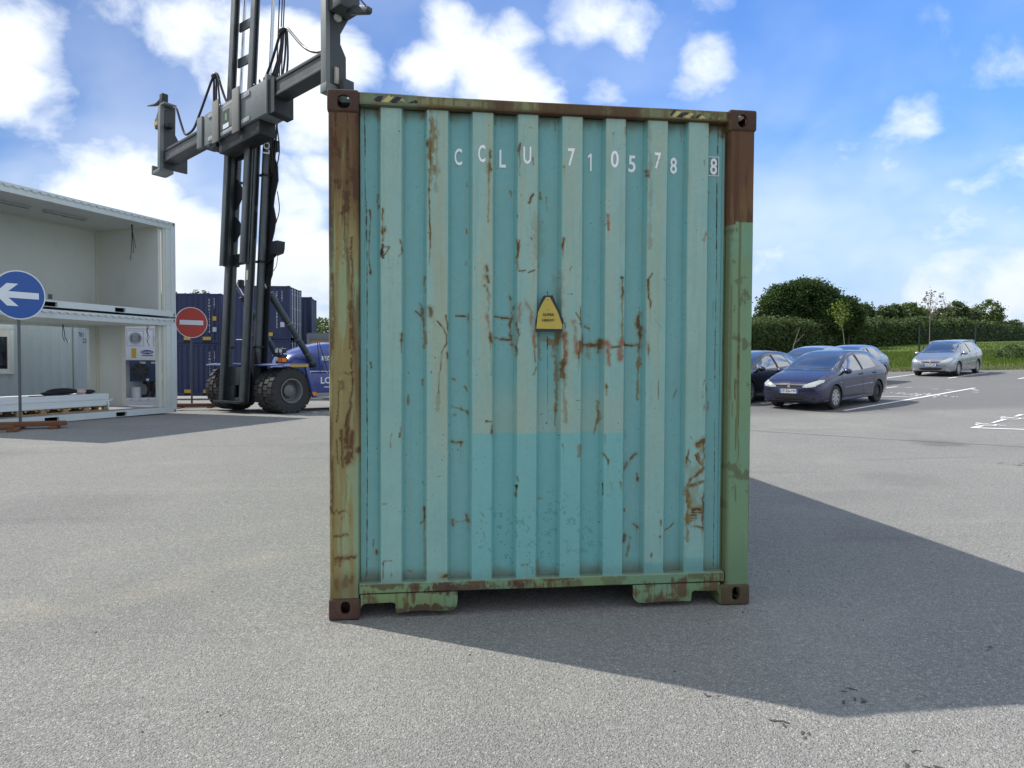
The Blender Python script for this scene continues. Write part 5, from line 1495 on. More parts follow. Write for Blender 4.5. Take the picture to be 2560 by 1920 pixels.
def truck():
    T = thing('lift_truck', 'blue container lift truck with tall dark steel mast and raised grey spreader', 'lift truck', TR_O, TR_H)
    # ---- wheels: twin pairs in front, single steered pair behind
    def tyre(y, r=.65, w=.40, x=0.0, face=1):
        mb = MB(); h = w/2
        prof = [(r*.50, -h*.80), (r*.56, -h*.96), (r*.72, -h*1.02), (r*.88, -h), (r*.955, -h*.84), (r*.965, -h*.5), (r*.965, h*.5), (r*.955, h*.84), (r*.88, h), (r*.72, h*1.02), (r*.56, h*.96), (r*.50, h*.80)]
        mb.lathe(prof, 40, 'y', caps=False)
        n = 22
        for k in range(n):                                   # deep lugs, alternating sides
            for s in (-1, 1):
                t = 2*PI*(k+(.5 if s > 0 else 0))/n
                M = Matrix.Rotation(t, 4, 'Y')
                mb.prism([(-.072*r/.65, r*.93), (.072*r/.65, r*.93), (.066*r/.65, r*.995), (-.066*r/.65, r*.995)], 'y', .012*s if s > 0 else -h*.97, h*.97 if s > 0 else -.012, 0, M)
                mb.prism([(-.045, r*.88), (.045, r*.88), (.060, r*.955), (-.060, r*.955)], 'y', s*h*.80, s*h*1.01, 0, M)
        o = mb.build('tyre', M_TYRE, T, angle=30, M=Matrix.Translation((x, y, r)))
        m2 = MB(); f = face
        m2.lathe([(r*.535, f*h*.98), (r*.53, f*h*1.04), (r*.485, f*h*1.04), (r*.46, f*h*.9), (r*.44, f*h*.45), (r*.40, f*h*.05), (r*.30, f*-h*.05), (r*.265, f*h*.05), (r*.265, f*h*.40), (r*.20, f*h*.52), (.0005, f*h*.54)], 36, 'y', caps=False)
        rim = m2.build('rim', M_RIM, o)
        m3 = MB()
        for k in range(14):
            t = 2*PI*k/14; m3.cyl((r*.335*math.cos(t), f*-h*.05, r*.335*math.sin(t)), (r*.335*math.cos(t), f*(h*.10), r*.335*math.sin(t)), .018, n=6)
        tag(m3.build('wheel_nuts', M_RIM, o), kind='stuff')
        return o
    for y, f in ((1.57, 1), (1.11, 1), (-1.11, -1), (-1.57, -1)): tyre(y, face=f)
    tyre(1.10, .52, .34, -4.3, 1); tyre(-1.10, .52, .34, -4.3, -1)
    MB().cyl((0, -1.35, .66), (0, 1.35, .66), .20, n=16).box(-.35, .3, -.75, .75, .40, 1.0).build('drive_axle', M_STEELD, T, bevel=.03)
    # ---- chassis, bonnet, cab
    mb = MB()
    mb.box(-5.4, -.95, .80, 1.24, .55, 1.12).box(-5.4, -.95, -1.24, -.80, .55, 1.12); mb.box(-4.9, .3, -.62, .62, .50, 1.05)
    mb.build('chassis', M_TRBLUE, T, bevel=.03)
    MB().box(-3.6, -.95, 1.0, 1.22, .42, .549).build('grey_step', simple('grey_step', (.27, .28, .29), .5), T, bevel=.01)
    text('lettering', 'LOUTZ', .26, M_WTXT, frame((-1.80, 1.2415, .90), (-1, 0, 0), (0, 0, 1)), T, .001, 1.15, bold=.006)
    MB().box(-2.7, -1.45, 1.2412, 1.246, .70, .725).build('white_line', M_WTXT, T)
    # rounded bonnet rising to the cab
    def bonnet():
        G = []; n = 16
        for i in range(15):
            t = i/14; x = -.62-2.9*t
            top = 1.55+.52*math.sin(min(1, t*1.6)*PI/2); w = .52+.50*min(1, t*2.2); z0 = 1.0
            if i == 0: top = 1.30; w = .40
            row = []
            for j in range(n+1):
                a = PI*j/n; c, s = math.cos(a), math.sin(a)
                row.append((x, w*math.copysign(abs(c)**.55, c), z0+(top-z0)*abs(s)**.62))
            G.append(row)
        mb = MB().grid(G); mb.add(G[0], [tuple(range(n+1))]); mb.add(G[-1], [tuple(range(n+1))])
        return mb.build('bonnet', M_TRBLUE, T, angle=50)
    bn = bonnet()
    mb = MB().box(-3.0, -1.0, 1.02, 1.06, 1.16, 1.19)
    for x in (-1.1, -1.7, -2.3, -2.9): mb.box(x-.02, x+.02, 1.0, 1.04, 1.05, 1.17)
    mb.build('hand_rail', simple('silver_rail', (.55, .57, .60), .35, .5), T)
    MB().box(-1.96, -1.54, .985, 1.0, 1.50, 1.63).build('white_plate', M_SWHITE, bn, bevel=.004)
    text('lettering', 'EZVU', .125, M_BTXT, frame((-1.75, 1.002, 1.565), (-1, 0, 0), (0, 0, 1)), bn, .0006, 1.0, bold=.004)
    for p, q in (((-1.35, 1.05, 2.02), (-1.42, 1.12, .80)), ((-1.42, 1.04, 2.02), (-1.75, 1.20, .72))): MB().tube([p, ((p[0]+q[0])/2, (p[1]+q[1])/2+.02, (p[2]+q[2])/2), q], .012, 6).build('loose_strap', M_HOSE, T)
    MB().tube(smooth_path([(-2.35, .92, 1.9), (-2.0, 1.02, 1.62), (-1.9, 1.03, 1.35)]), .012, 6).build('loose_strap', M_HOSE, T)
    cab = MB()
    for y in (-.72, .72):
        cab.tube([(-3.5, y, 1.9), (-3.4, y, 3.0)], .05, 6); cab.tube([(-4.7, y, 1.9), (-4.6, y, 3.0)], .05, 6)
    cab.box(-4.75, -3.3, -.80, .80, 3.0, 3.10); cab.box(-4.8, -3.45, -.78, .78, 1.2, 1.9)
    cab = cab.build('cab', M_TRBLUE, T, bevel=.02)
    for y in (-.73, .73): MB().box(-4.6, -3.5, y-.01, y+.01, 1.91, 2.99).build('side_window', simple('cab_glass', (.02, .03, .035), .05, spec=.7), cab)
    MB().box(-5.5, -4.85, -1.15, 1.15, 1.05, 1.75).build('counterweight', M_TRBLUE, T, bevel=.12)
    # ---- mudguards, flaps, lamps
    for s in (1, -1):
        y0, y1 = (.86, 1.84) if s > 0 else (-1.84, -.86)
        mb = MB().prism([(.60, 1.335), (.60, 1.365), (.30, 1.405), (-.50, 1.405), (-.52, 1.33), (-.47, 1.33), (-.45, 1.375), (.30, 1.375)], 'y', y0, y1); mb.build('mudguard', M_TRPALE if s < 0 else M_TRBLUE, T, bevel=.006)
        if s > 0:
            MB().prism([(.59, 1.3685), (.30, 1.4075), (-.49, 1.4075), (-.49, 1.4105), (.30, 1.4105), (.59, 1.372)], 'y', y0+.01, y1-.01).build('guard_top', M_TRPALE, T)
            MB().box(-.485, .09, y1+.0015, y1+.006, 1.315, 1.385).build('yellow_stripe', M_YEL, T)
            MB().box(.092, .29, y1+.001, y1+.005, 1.335, 1.392).build('guard_edge', M_TRPALE, T)
            MB().prism([(-.50, 1.33), (-.40, 1.33), (-.60, .62), (-.66, .45), (-.78, .45), (-.74, .62)], 'y', y1-.09, y1-.01).build('mudflap', M_TRBLUE, T, bevel=.01)
            MB().prism([(-.605, .605), (-.652, .50), (-.785, .50), (-.747, .605)], 'y', y1-.008, y1-.002).build('orange_reflector', M_ORANGE, T)
        else: MB().prism([(-.50, 1.33), (-.40, 1.33), (-.66, .45), (-.78, .45)], 'y', y0+.01, y0+.09).build('mudflap', M_TRBLUE, T, bevel=.01)
    lb = MB().box(-.16, .04, 1.02, 1.32, 1.41, 1.66).build('lamp_box', M_STEELD, T, bevel=.02)
    MB().cyl((.041, 1.10, 1.53), (.055, 1.10, 1.53), .07, n=16).build('round_lamp', M_LAMPW, lb)
    MB().box(.0415, .06, 1.19, 1.31, 1.44, 1.57).box(-.12, .03, 1.3215, 1.335, 1.45, 1.56).build('indicator', M_ORANGE, lb)
    for y in (1.04, 1.23): 
        w = MB().box(-.10, .05, y, y+.15, 1.70, 1.82).build('work_lamp', M_STEELD, T, bevel=.02); MB().box(.0505, .062, y+.012, y+.138, 1.712, 1.808).build('lens', M_LAMPW, w); MB().box(-.03, 0, y+.06, y+.09, 1.66, 1.701).build('bracket', M_STEELD, w)
        MB().box(-.09, .04, y+.012, y+.138, 1.8205, 1.83).build('lamp_top', M_LAMPW, w)
    # ---- tilt cylinders
    for y in (.85, -.85):
        a = Vector((.28, y*.82, 3.80)); b = Vector((-1.32, y, 1.42)); d = (b-a).normalized(); m_ = a+d*.50
        MB().cyl(a, m_+d*.05, .045, n=12).build('tilt_rod', M_CHROME, T)
        c = MB().cyl(m_, b, .095, n=16); c.cyl(m_-d*.02, m_+d*.12, .115, n=16); c.ellipsoid(b, (.13, .13, .13), 12, 8); c = c.build('tilt_cylinder', M_STEEL, T, angle=50)
        for k in (.42, .64, .86):
            q = m_.lerp(b, k); MB().cyl(q-d*.012, q+d*.012, .103, n=16).build('clamp_band', M_RIM, c)
    # ---- mast, leaning back a little
    MX = Matrix.Translation((1.0, 0, .40)) @ Matrix.Rotation(-R(3.2), 4, 'Y')
    def up(mb, name, mat, par=None, **k): return mb.build(name, mat, T if par is None else par, M=MX if par is None else None, **k)
    for s in (-1, 1):
        # both stages are I-sections, the moving one in front of the fixed one
        def ibeam(x0, x1, yc, hw, z0, z1, name):
            mb = MB(); mb.box(x1-.035, x1, yc-hw, yc+hw, z0, z1); mb.box(x0, x0+.035, yc-hw, yc+hw, z0, z1); mb.box(x0+.0355, x1-.0355, yc-.025, yc+.025, z0, z1)
            up(mb, name, M_UPR, bevel=.005)
        ibeam(-.36, -.185, s*.57, .11, -.05, 7.9, 'fixed_upright')
        ibeam(-.165, .0, s*.545, .105, 3.81, 13.2, 'moving_upright')
        yc = s*.66 if s > 0 else -.74; xc = -.56 if s > 0 else -.47
        mb = MB().cyl((xc, yc, -.05), (xc, yc, 7.75), .115, n=18).cyl((xc, yc, 7.60), (xc, yc, 7.80), .135, n=18); c = up(mb, 'lift_cylinder', M_UPR, angle=50)
        MB().cyl((xc, yc, 7.80), (xc, yc, 12.9), .05, n=12).build('chrome_rod', M_CHROME, c)
        for z in (6.35, 3.9, 1.5): MB().box(xc-.14, xc+.13, yc-.14, yc+.14, z-.03, z+.03).build('cylinder_clamp', M_STEELD, c, bevel=.01)
    # lettering up the near cylinder
    text('lettering', 'LOUTZ', .24, M_WTXT, MX @ frame((-.4975, .7635, 7.36), (0, 0, 1), (.86, -.5, 0)), T, .001, 1.1, bold=.006)
    # cross members: bow-tie plates on the fixed stage, plain bars on the moving one
    def bow(z, h, hm, x=-.20):
        pl = [(-.68, z-h), (-.42, z-h*.95), (-.16, z-hm), (.16, z-hm), (.42, z-h*.95), (.68, z-h), (.68, z+h), (.42, z+h*.95), (.16, z+hm), (-.16, z+hm), (-.42, z+h*.95), (-.68, z+h)]
        up(MB().prism(pl, 'x', x-.02, x+.02), 'cross_plate', M_STEELD)
    for z, h, hm in ((5.92, .46, .13), (4.90, .38, .13)): bow(z, h, hm, -.34)
    for z in (7.05, 4.00): up(MB().box(-.34, -.28, -.43, .43, z-.16, z+.16), 'cross_bar', M_STEELD, bevel=.01)
    for z in (10.72, 9.68, 11.9): up(MB().box(-.22, -.16, -.43, .43, z-.13, z+.13), 'cross_bar', M_STEEL, bevel=.01)
    # rear plates with a wavy outer edge on the near and far sides
    for s in (1,):
        pts = [(-.78, .2)]
        for z, q in ((.2, .92), (3.4, .92), (3.55, 1.0), (4.1, 1.04), (4.4, .86), (4.75, 1.0), (5.1, 1.06), (5.5, .90), (5.75, .93), (6.2, 1.08), (6.6, 1.02), (6.9, .84), (7.4, .82)): pts.append((q, z))
        poly = [(.50, .2)]+[(q-.0, z) for q, z in pts[1:]]+[(.50, 7.4)]
        up(MB().prism([(s*a, b) for a, b in poly], 'x', -.72, -.69), 'rear_plate', M_STEELD)
    up(MB().box(-.80, -.70, .70, .93, 7.05, 7.35), 'valve_block', M_STEELD, bevel=.02)
    up(MB().box(-.1845, -.178, .52, .62, 3.35, 3.62), 'rating_plate', simple('cream_plate', (.55, .52, .36), .5))
    # base plate across the uprights with its window
    mb = MB().box(-.40, -.33, -.46, .46, .40, .92).box(-.40, -.33, -.46, -.10, -.05, .40).box(-.40, -.33, .15, .46, -.05, .40).box(-.40, -.33, -.10, .15, -.05, .05); up(mb, 'base_plate', M_STEEL, bevel=.01)
    up(MB().box(-.46, -.04, -.72, .72, -.12, -.051), 'base_foot', M_STEELD, bevel=.01)
    up(MB().prism([(.46, -.05), (.46, 1.45), (.70, 1.45), (1.0, .9), (1.0, .1), (.86, -.05)], 'x', -.52, -.44), 'mast_bracket', M_STEELD)
    for s in (-1, 1): up(MB().box(-.80, -.66, *sorted((s*.62, s*.80)), 3.28, 3.52), 'tilt_lug', M_STEELD, bevel=.03)
    # chains and hoses up the back
    for (x, y, y2) in ((-.62, .86, .86), (-.66, .90, .94), (-.70, .80, .98)):
        up(MB().tube([(x, y, 6.4), (x-.02, y2, 9.0), (x, y2, 12.9)], .018, 5), 'mast_hose', M_HOSE)
    for (a, b) in ((.80, .90), (1.0, .92)): up(MB().tube(smooth_path([(-.68, b, 6.35), (-.7, a+.08, 7.0), (-.70, .90, 7.8), (-.66, .86, 8.6)]), .018, 5), 'mast_hose', M_HOSE)
    for q in (-.02, .04, .10): up(MB().tube(smooth_path([(-.74, .74+q, 3.5), (-.76, .70+q, 2.4), (-.74, .66+q, 1.2), (-.7, .5+q, .5)]), .022, 5), 'mast_hose', M_HOSE)
    up(MB().tube(smooth_path([(-.74, 1.0, 5.9), (-.78, 1.08, 5.4), (-.74, 1.0, 5.0)]), .014, 5), 'mast_hose', M_HOSE)
    # side lamp on a stalk
    fl = up(MB().tube([(-.66, .80, 3.88), (-.62, 1.25, 4.05)], .03, 6).prism([(1.18, 4.06), (1.46, 4.10), (1.50, 4.22), (1.50, 4.42), (1.18, 4.42)], 'x', -.74, -.50), 'side_lamp', M_STEELD)
    up(MB().tube(smooth_path([(-.62, 1.36, 4.06), (-.60, 1.34, 3.75), (-.62, 1.15, 3.62), (-.66, .92, 3.72)]), .010, 5), 'lamp_cable', M_HOSE)
    # ---- spreader across the front of the mast
    SX = MX @ Matrix.Translation((.40, .28, 7.84)) @ Matrix.Rotation(R(4.6), 4, 'X')
    def sp(mb, name, mat, **k): return mb.build(name, mat, T, M=SX, **k)
    F = .0                                                     # front face; local y left-right, z up
    sp(MB().box(-.62, -.04, -1.46, 1.78, -.46, .46), 'main_box', M_SPREAD, bevel=.012)
    sp(MB().box(-.10, F, -1.82, -1.53, -.46, .45), 'end_panel', M_SPREAD, bevel=.01); sp(MB().box(-.55, -.10, -1.80, -1.47, -.40, .40), 'end_box', M_SPDARK)
    sp(MB().box(-.70, .0, 1.79, 1.86, -.50, .56), 'end_panel', M_SPREAD, bevel=.008)
    sp(MB().prism([(-.62, -.56), (-.05, -.52), (-.05, .40), (-.62, .30)], 'y', 1.861, 2.14), 'hose_guard', M_STEELD)
    for y0, zlo, zhi in ((-.86, -.58, .62), (.22, -.60, .64)): sp(MB().box(.001, .045, y0, y0+.34, zlo, zhi), 'guard_plate', M_RUSTPL, bevel=.006)
    sp(MB().box(-.039, -.012, -.515, .215, -.30, .30), 'recess_panel', simple('dull_panel', (.16, .165, .16), .6), bevel=.006)
    sp(MB().box(-.0118, -.008, -.36, -.02, -.20, .22), 'dark_label', simple('dark_label', (.035, .045, .04), .4)); sp(MB().box(-.0078, -.005, -.23, -.14, -.08, .12), 'green_mark', simple('green_mark', (.18, .33, .12), .5)); sp(MB().box(-.0078, -.005, -.34, -.04, -.30, -.17), 'white_label', M_SWHITE)
    for (a, b, z0, z1) in ((-.50, .20, .31, .40), (-.50, .20, -.44, -.33), (.60, 1.0, .27, .40), (.60, 1.0, -.42, -.30), (-1.2, -.90, .27, .38), (-1.2, -.9, -.40, -.28)): sp(MB().box(-.0385, -.016, a, b, z0, z1), 'wear_pad', simple('pale_pad', (.33, .35, .36), .4), bevel=.004)
    sp(MB().box(-.60, -.1, -.75, 1.35, -.86, -.461), 'carriage', M_GREASE, bevel=.04)
    sp(MB().box(-.5, -.1, -1.3, -.9, -.60, -.4605), 'carriage_lug', M_STEELD, bevel=.03)
    sp(MB().cyl((-.30, -.9, .56), (-.30, 1.0, .56), .07, n=12), 'extend_cylinder', M_STEEL); sp(MB().cyl((-.30, 1.0, .56), (-.30, 1.75, .56), .035, n=10), 'extend_rod', M_CHROME)
    for k, y in enumerate((-1.1, -.95, -.1, .15, .85, 1.1, 1.55, 1.65)):
        sp(MB().tube(smooth_path([(-.35, y, .46), (-.25, y+.03, .62+.05*(k % 3)), (-.2, y+.10, .60), (-.3, y+.18, .48)]), .018, 5), 'hose_loop', M_HOSE)
    sp(MB().box(-.55, -.20, 1.35, 1.78, .461, .70), 'valve_block', M_STEELD, bevel=.03)
    for s, y0, y1 in ((-1, -4.05, -1.83), (1, 1.87, 4.28)):
        zc = -.04 if s < 0 else .13; h = .20 if s < 0 else .23
        mb = MB().box(-.50, -.12, y0, y1, zc-h, zc+h); mb.box(-.119, -.08, y0, y1, zc+h-.08, zc+h); mb.box(-.119, -.08, y0, y1, zc-h, zc-h+.08)
        b = sp(mb, 'telescopic_beam', M_SPDARK, bevel=.006)
        MB().box(-.1185, -.112, y0, y1, zc-h+.081, zc+h-.081).build('worn_face', simple('worn_beam', (.085, .088, .090), .5, .2, var=.3, scale=1.2, dirt=(.20, .17, .14), dirt_amt=.5), b)
    # left end arm
    yl = -4.30
    sp(MB().box(-.10, .02, yl+.02, yl+.18, -.42, 1.60), 'end_arm_flange', M_SPREAD, bevel=.008)
    sp(MB().prism([(-.46, 1.58), (-.46, .75), (-.86, .10), (-.86, -.40), (-.10, -.42), (-.10, 1.60)][::-1], 'y', yl+.12, yl+.18), 'end_arm_web', M_SPDARK)
    sp(MB().box(-.42, .02, yl-.30, yl+.18, -.53, -.421), 'end_foot', M_SPREAD, bevel=.01); sp(MB().box(-.40, .03, yl-.36, yl-.301, -.53, -.24), 'foot_hook', M_SPREAD, bevel=.008)
    sp(MB().box(-.42, -.02, yl+.02, yl+.34, 1.601, 1.66), 'arm_cap', M_SPREAD, bevel=.008)
    hd = sp(MB().box(-.34, -.06, yl-.40, yl-.03, .98, 1.34), 'twistlock_head', M_SPDARK, bevel=.05); MB().box(-.055, -.01, yl-.30, yl-.08, 1.05, 1.16).build('yellow_pin', M_YEL, hd)
    sp(MB().cyl((-.1, yl-.10, 1.25), (-.1, yl+.10, 1.55), .12, n=12), 'twistlock_arm', M_RUSTPL)
    sp(MB().box(-.25, -.05, yl-.06, yl+.14, 1.661, 2.02), 'lever_box', M_STEELD, bevel=.03); sp(MB().tube([(-.15, yl-.05, 1.90), (-.15, yl-.35, 1.84), (-.15, yl-.60, 1.88), (-.15, yl-1.10, 2.0)], [.07, .065, .05, .018], 8), 'lever', M_STEELD)
    sp(MB().box(-.3, -.1, yl+.21, yl+.42, .86, 1.0), 'rear_bracket', M_STEELD, bevel=.02)
    # right end arm, nearer to us
    yr = 4.20
    sp(MB().box(-.10, .02, yr+.03, yr+.24, -.52, 1.75), 'end_arm_flange', M_SPREAD, bevel=.008)
    sp(MB().prism([(-.10, -.52), (-.10, 1.75), (-.66, 1.70), (-.66, 1.30), (-.40, .80), (-.40, .55), (-.56, .28), (-.56, -.50)], 'y', yr+.17, yr+.24), 'end_arm_web', M_SPDARK)
    sp(MB().box(-.60, .02, yr+.001, yr+.24, -.74, -.521), 'end_foot', M_SPREAD, bevel=.01); sp(MB().box(-.60, -.30, yr+.241, yr+.50, -.70, -.40), 'foot_hook', M_SPDARK, bevel=.02)
    sp(MB().box(-.30, -.20, yr+.2405, yr+.31, -.5, -.10), 'worn_guide', simple('worn_guide', (.42, .37, .30), .6, dirt=(.2, .12, .07), dirt_amt=.6), bevel=.01)
    sp(MB().box(-.55, -.02, yr-.04, yr+.34, 1.751, 1.81), 'arm_cap', M_SPREAD, bevel=.008)
    hd = sp(MB().box(-.62, -.05, yr+.25, yr+.72, 1.22, 1.62).prism([(yr+.5, 1.2), (yr+1.25, .92), (yr+1.33, .96), (yr+1.33, 1.06), (yr+.8, 1.30)], 'x', -.5, -.34), 'twistlock_head', M_SPDARK, bevel=.03)
    MB().cyl((-.30, yr+.245, 1.16), (-.30, yr+.30, 1.16), .10, n=14).build('pale_boss', simple('pale_boss', (.45, .46, .42), .5), hd)
    sp(MB().tube(smooth_path([(-.3, yr+.6, 1.62), (-.3, yr+.95, 1.50), (-.3, yr+1.1, 1.30), (-.35, yr+1.28, 1.06)]), .02, 5), 'head_hose', M_HOSE)
    # hose arches that hang between box and arms
    arch = [(-3.75, 1.42), (-3.55, 1.36), (-3.25, .80), (-3.0, .40), (-2.72, .34), (-2.4, .42), (-2.05, .78), (-1.68, 1.20), (-1.36, 1.56), (-1.20, 1.66), (-1.05, 1.60), (-.86, 1.2), (-.62, .75), (-.45, .52)]
    sp(MB().tube(smooth_path([(-.22, a, b) for a, b in arch]), .036, 7), 'hose_arch', M_HOSE)
    for k, (a, b) in enumerate((((-1.33, 1.60), (-1.42, .42)), ((-1.20, 1.64), (-1.28, .45)), ((-1.13, 1.6), (-.98, .5)), ((-1.33, 1.55), (-1.32, .45)))):
        sp(MB().tube(smooth_path([(-.26, *a), (-.28, (a[0]+b[0])/2-.03*k+.04, (a[1]+b[1])/2), (-.28, *b)]), .028, 6), 'hose_arch', M_HOSE)
    sp(MB().ellipsoid((-.24, -1.24, 1.64), (.09, .16, .09), 10, 6), 'hose_saddle', M_STEELD)
    arch = [(1.30, .60), (1.62, .95), (1.86, 1.30), (2.05, 1.60), (2.22, 1.72), (2.42, 1.66), (2.70, 1.36), (3.1, .94), (3.5, .66), (3.9, .52), (4.2, .58)]
    sp(MB().tube(smooth_path([(-.26, a, b) for a, b in arch]), .036, 7), 'hose_arch', M_HOSE)
    for k, (a, b) in enumerate((((2.10, 1.66), (1.72, .60)), ((2.18, 1.68), (1.82, .58)), ((2.28, 1.68), (2.02, .30)), ((2.34, 1.64), (2.24, .20)), ((2.12, 1.62), (1.60, .66)))):
        sp(MB().tube(smooth_path([(-.30, *a), (-.32, (a[0]*.55+b[0]*.45)+.05, (a[1]+b[1])/2), (-.32, *b)]), .028, 6), 'hose_arch', M_HOSE)
    sp(MB().ellipsoid((-.26, 2.2, 1.70), (.09, .16, .08), 10, 6), 'hose_saddle', M_STEELD)
    return T
truck()
# ------------------------------------------------------------------ cars
def pchip(xs, ys, q):
    """smooth monotone interpolation"""
    xs = np.array(xs, float); ys = np.array(ys, float); h = np.diff(xs); d = np.diff(ys)/h; m = np.zeros_like(ys)
    for i in range(1, len(xs)-1):
        if d[i-1]*d[i] > 0: m[i] = 2*d[i-1]*d[i]/(d[i-1]+d[i])
    m[0], m[-1] = d[0], d[-1]
    i = np.clip(np.searchsorted(xs, q)-1, 0, len(xs)-2); t = (q-xs[i])/h[i]
    return (2*t**3-3*t**2+1)*ys[i]+(t**3-2*t**2+t)*h[i]*m[i]+(-2*t**3+3*t**2)*ys[i+1]+(t**3-t**2)*h[i]*m[i+1]
def car_body_mesh(spec):
    """loft: stations along x (front axle at 0, nose positive); half sections mirrored"""
    K = sorted(spec['stations'], key=lambda s: s[0])       # x, z_under, half width, z_belt, w_belt, z_top_edge, w_top, z_top
    xs = [k[0] for k in K]; cols = list(zip(*K))
    q = []
    for a, b in zip(xs[:-1], xs[1:]):
        n = max(2, int(round((b-a)/.055))); q += [a+(b-a)*i/n for i in range(n)]
    q = np.array(q+[xs[-1]])
    V = [pchip(xs, c, q) for c in cols]
    nt = 40; G = []
    for i, x in enumerate(q):
        zu, w, zb, wb, ze, wt, zt = (V[j][i] for j in range(1, 8))
        zm = zu+(zb-zu)*.50
        pts = [(0, zu), (w*.80, zu), (w*.955, zu+.035), (w*.985, zu+.14), (w, zm), (w*.995, zm+(zb-zm)*.55), (wb, zb), (wb-(wb-wt)*.45, zb+(ze-zb)*.52), (wt, ze), (wt-.05, ze+(zt-ze)*.45+.012), (wt*.55, zt-.008), (0, zt)]
        P = np.array(pts); d = np.r_[0, np.cumsum(np.hypot(*np.diff(P, axis=0).T)+1e-6)]
        tt = np.r_[np.linspace(0, d[1], 4)[:-1], np.linspace(d[1], d[6], 13)[:-1], np.linspace(d[6], d[8], 8)[:-1], np.linspace(d[8], d[-1], 10)]
        G.append([(x, pchip(d, P[:, 0], t), pchip(d, P[:, 1], t)) for t in tt])
    half = len(G[0]); full = [row+[(p[0], -p[1], p[2]) for p in row[-2:0:-1]] for row in G]
    n = len(full[0]); vs_ = [p for row in full for p in row]; fs = []
    for i in range(len(full)-1):
        for j in range(n): fs.append((i*n+j, i*n+(j+1) % n, (i+1)*n+(j+1) % n, (i+1)*n+j))
    fs.append(tuple(range(n))[::-1]); fs.append(tuple(range((len(full)-1)*n, len(full)*n)))
    bm = bmesh.new(); bv = [bm.verts.new(v) for v in vs_]
    for f in fs: bm.faces.new([bv[k] for k in f])
    bmesh.ops.recalc_face_normals(bm, faces=bm.faces[:])
    return bm
def car_paint(name, col, metal=.55, rough=.28):
    m, N, b = principled(name); co = N.new('ShaderNodeTexCoord').outputs['Object']
    N.put(b.inputs['Base Color'], N.mix(N.mapr(N.noise(co, 2.2, 5, .6), .3, .75), col, tuple(c*.94+.004 for c in col)))
    b.inputs['Metallic'].default_value = metal; N.put(b.inputs['Roughness'], N.mapr(N.noise(co, 3, 5, .6), .3, .7, rough-.02, rough+.04)); b.inputs['Coat Weight'].default_value = .8; b.inputs['Coat Roughness'].default_value = .06
    return m
M_GLASS = simple('car_glass', (.012, .018, .022), .04, spec=1.0, var=.1, coat=1.0); M_PLAST = simple('black_trim', (.018, .018, .020), .6)
M_GLASS.node_tree.nodes['Principled BSDF'].inputs['IOR'].default_value = 2.3
M_HEAD = simple('headlamp_glass', (.46, .49, .46), .10, .2, var=.55, scale=22, coat=.8); M_RED = simple('tail_lamp', (.30, .018, .014), .2, coat=.6)
M_ALLOY = simple('silver_alloy', (.50, .51, .53), .35, .6, var=.1, dirt=(.2, .17, .14), dirt_amt=.4); M_GRILL = simple('grille_black', (.010, .010, .011), .5)
M_PLATEW = simple('plate_white', (.68, .70, .72), .4); M_PLATEB = simple('plate_blue', (.02, .07, .36), .4); M_SEATC = simple('seat_cloth', (.06, .06, .065), .9)
M_CHR = simple('bright_emblem', (.68, .69, .70), .2, .8)

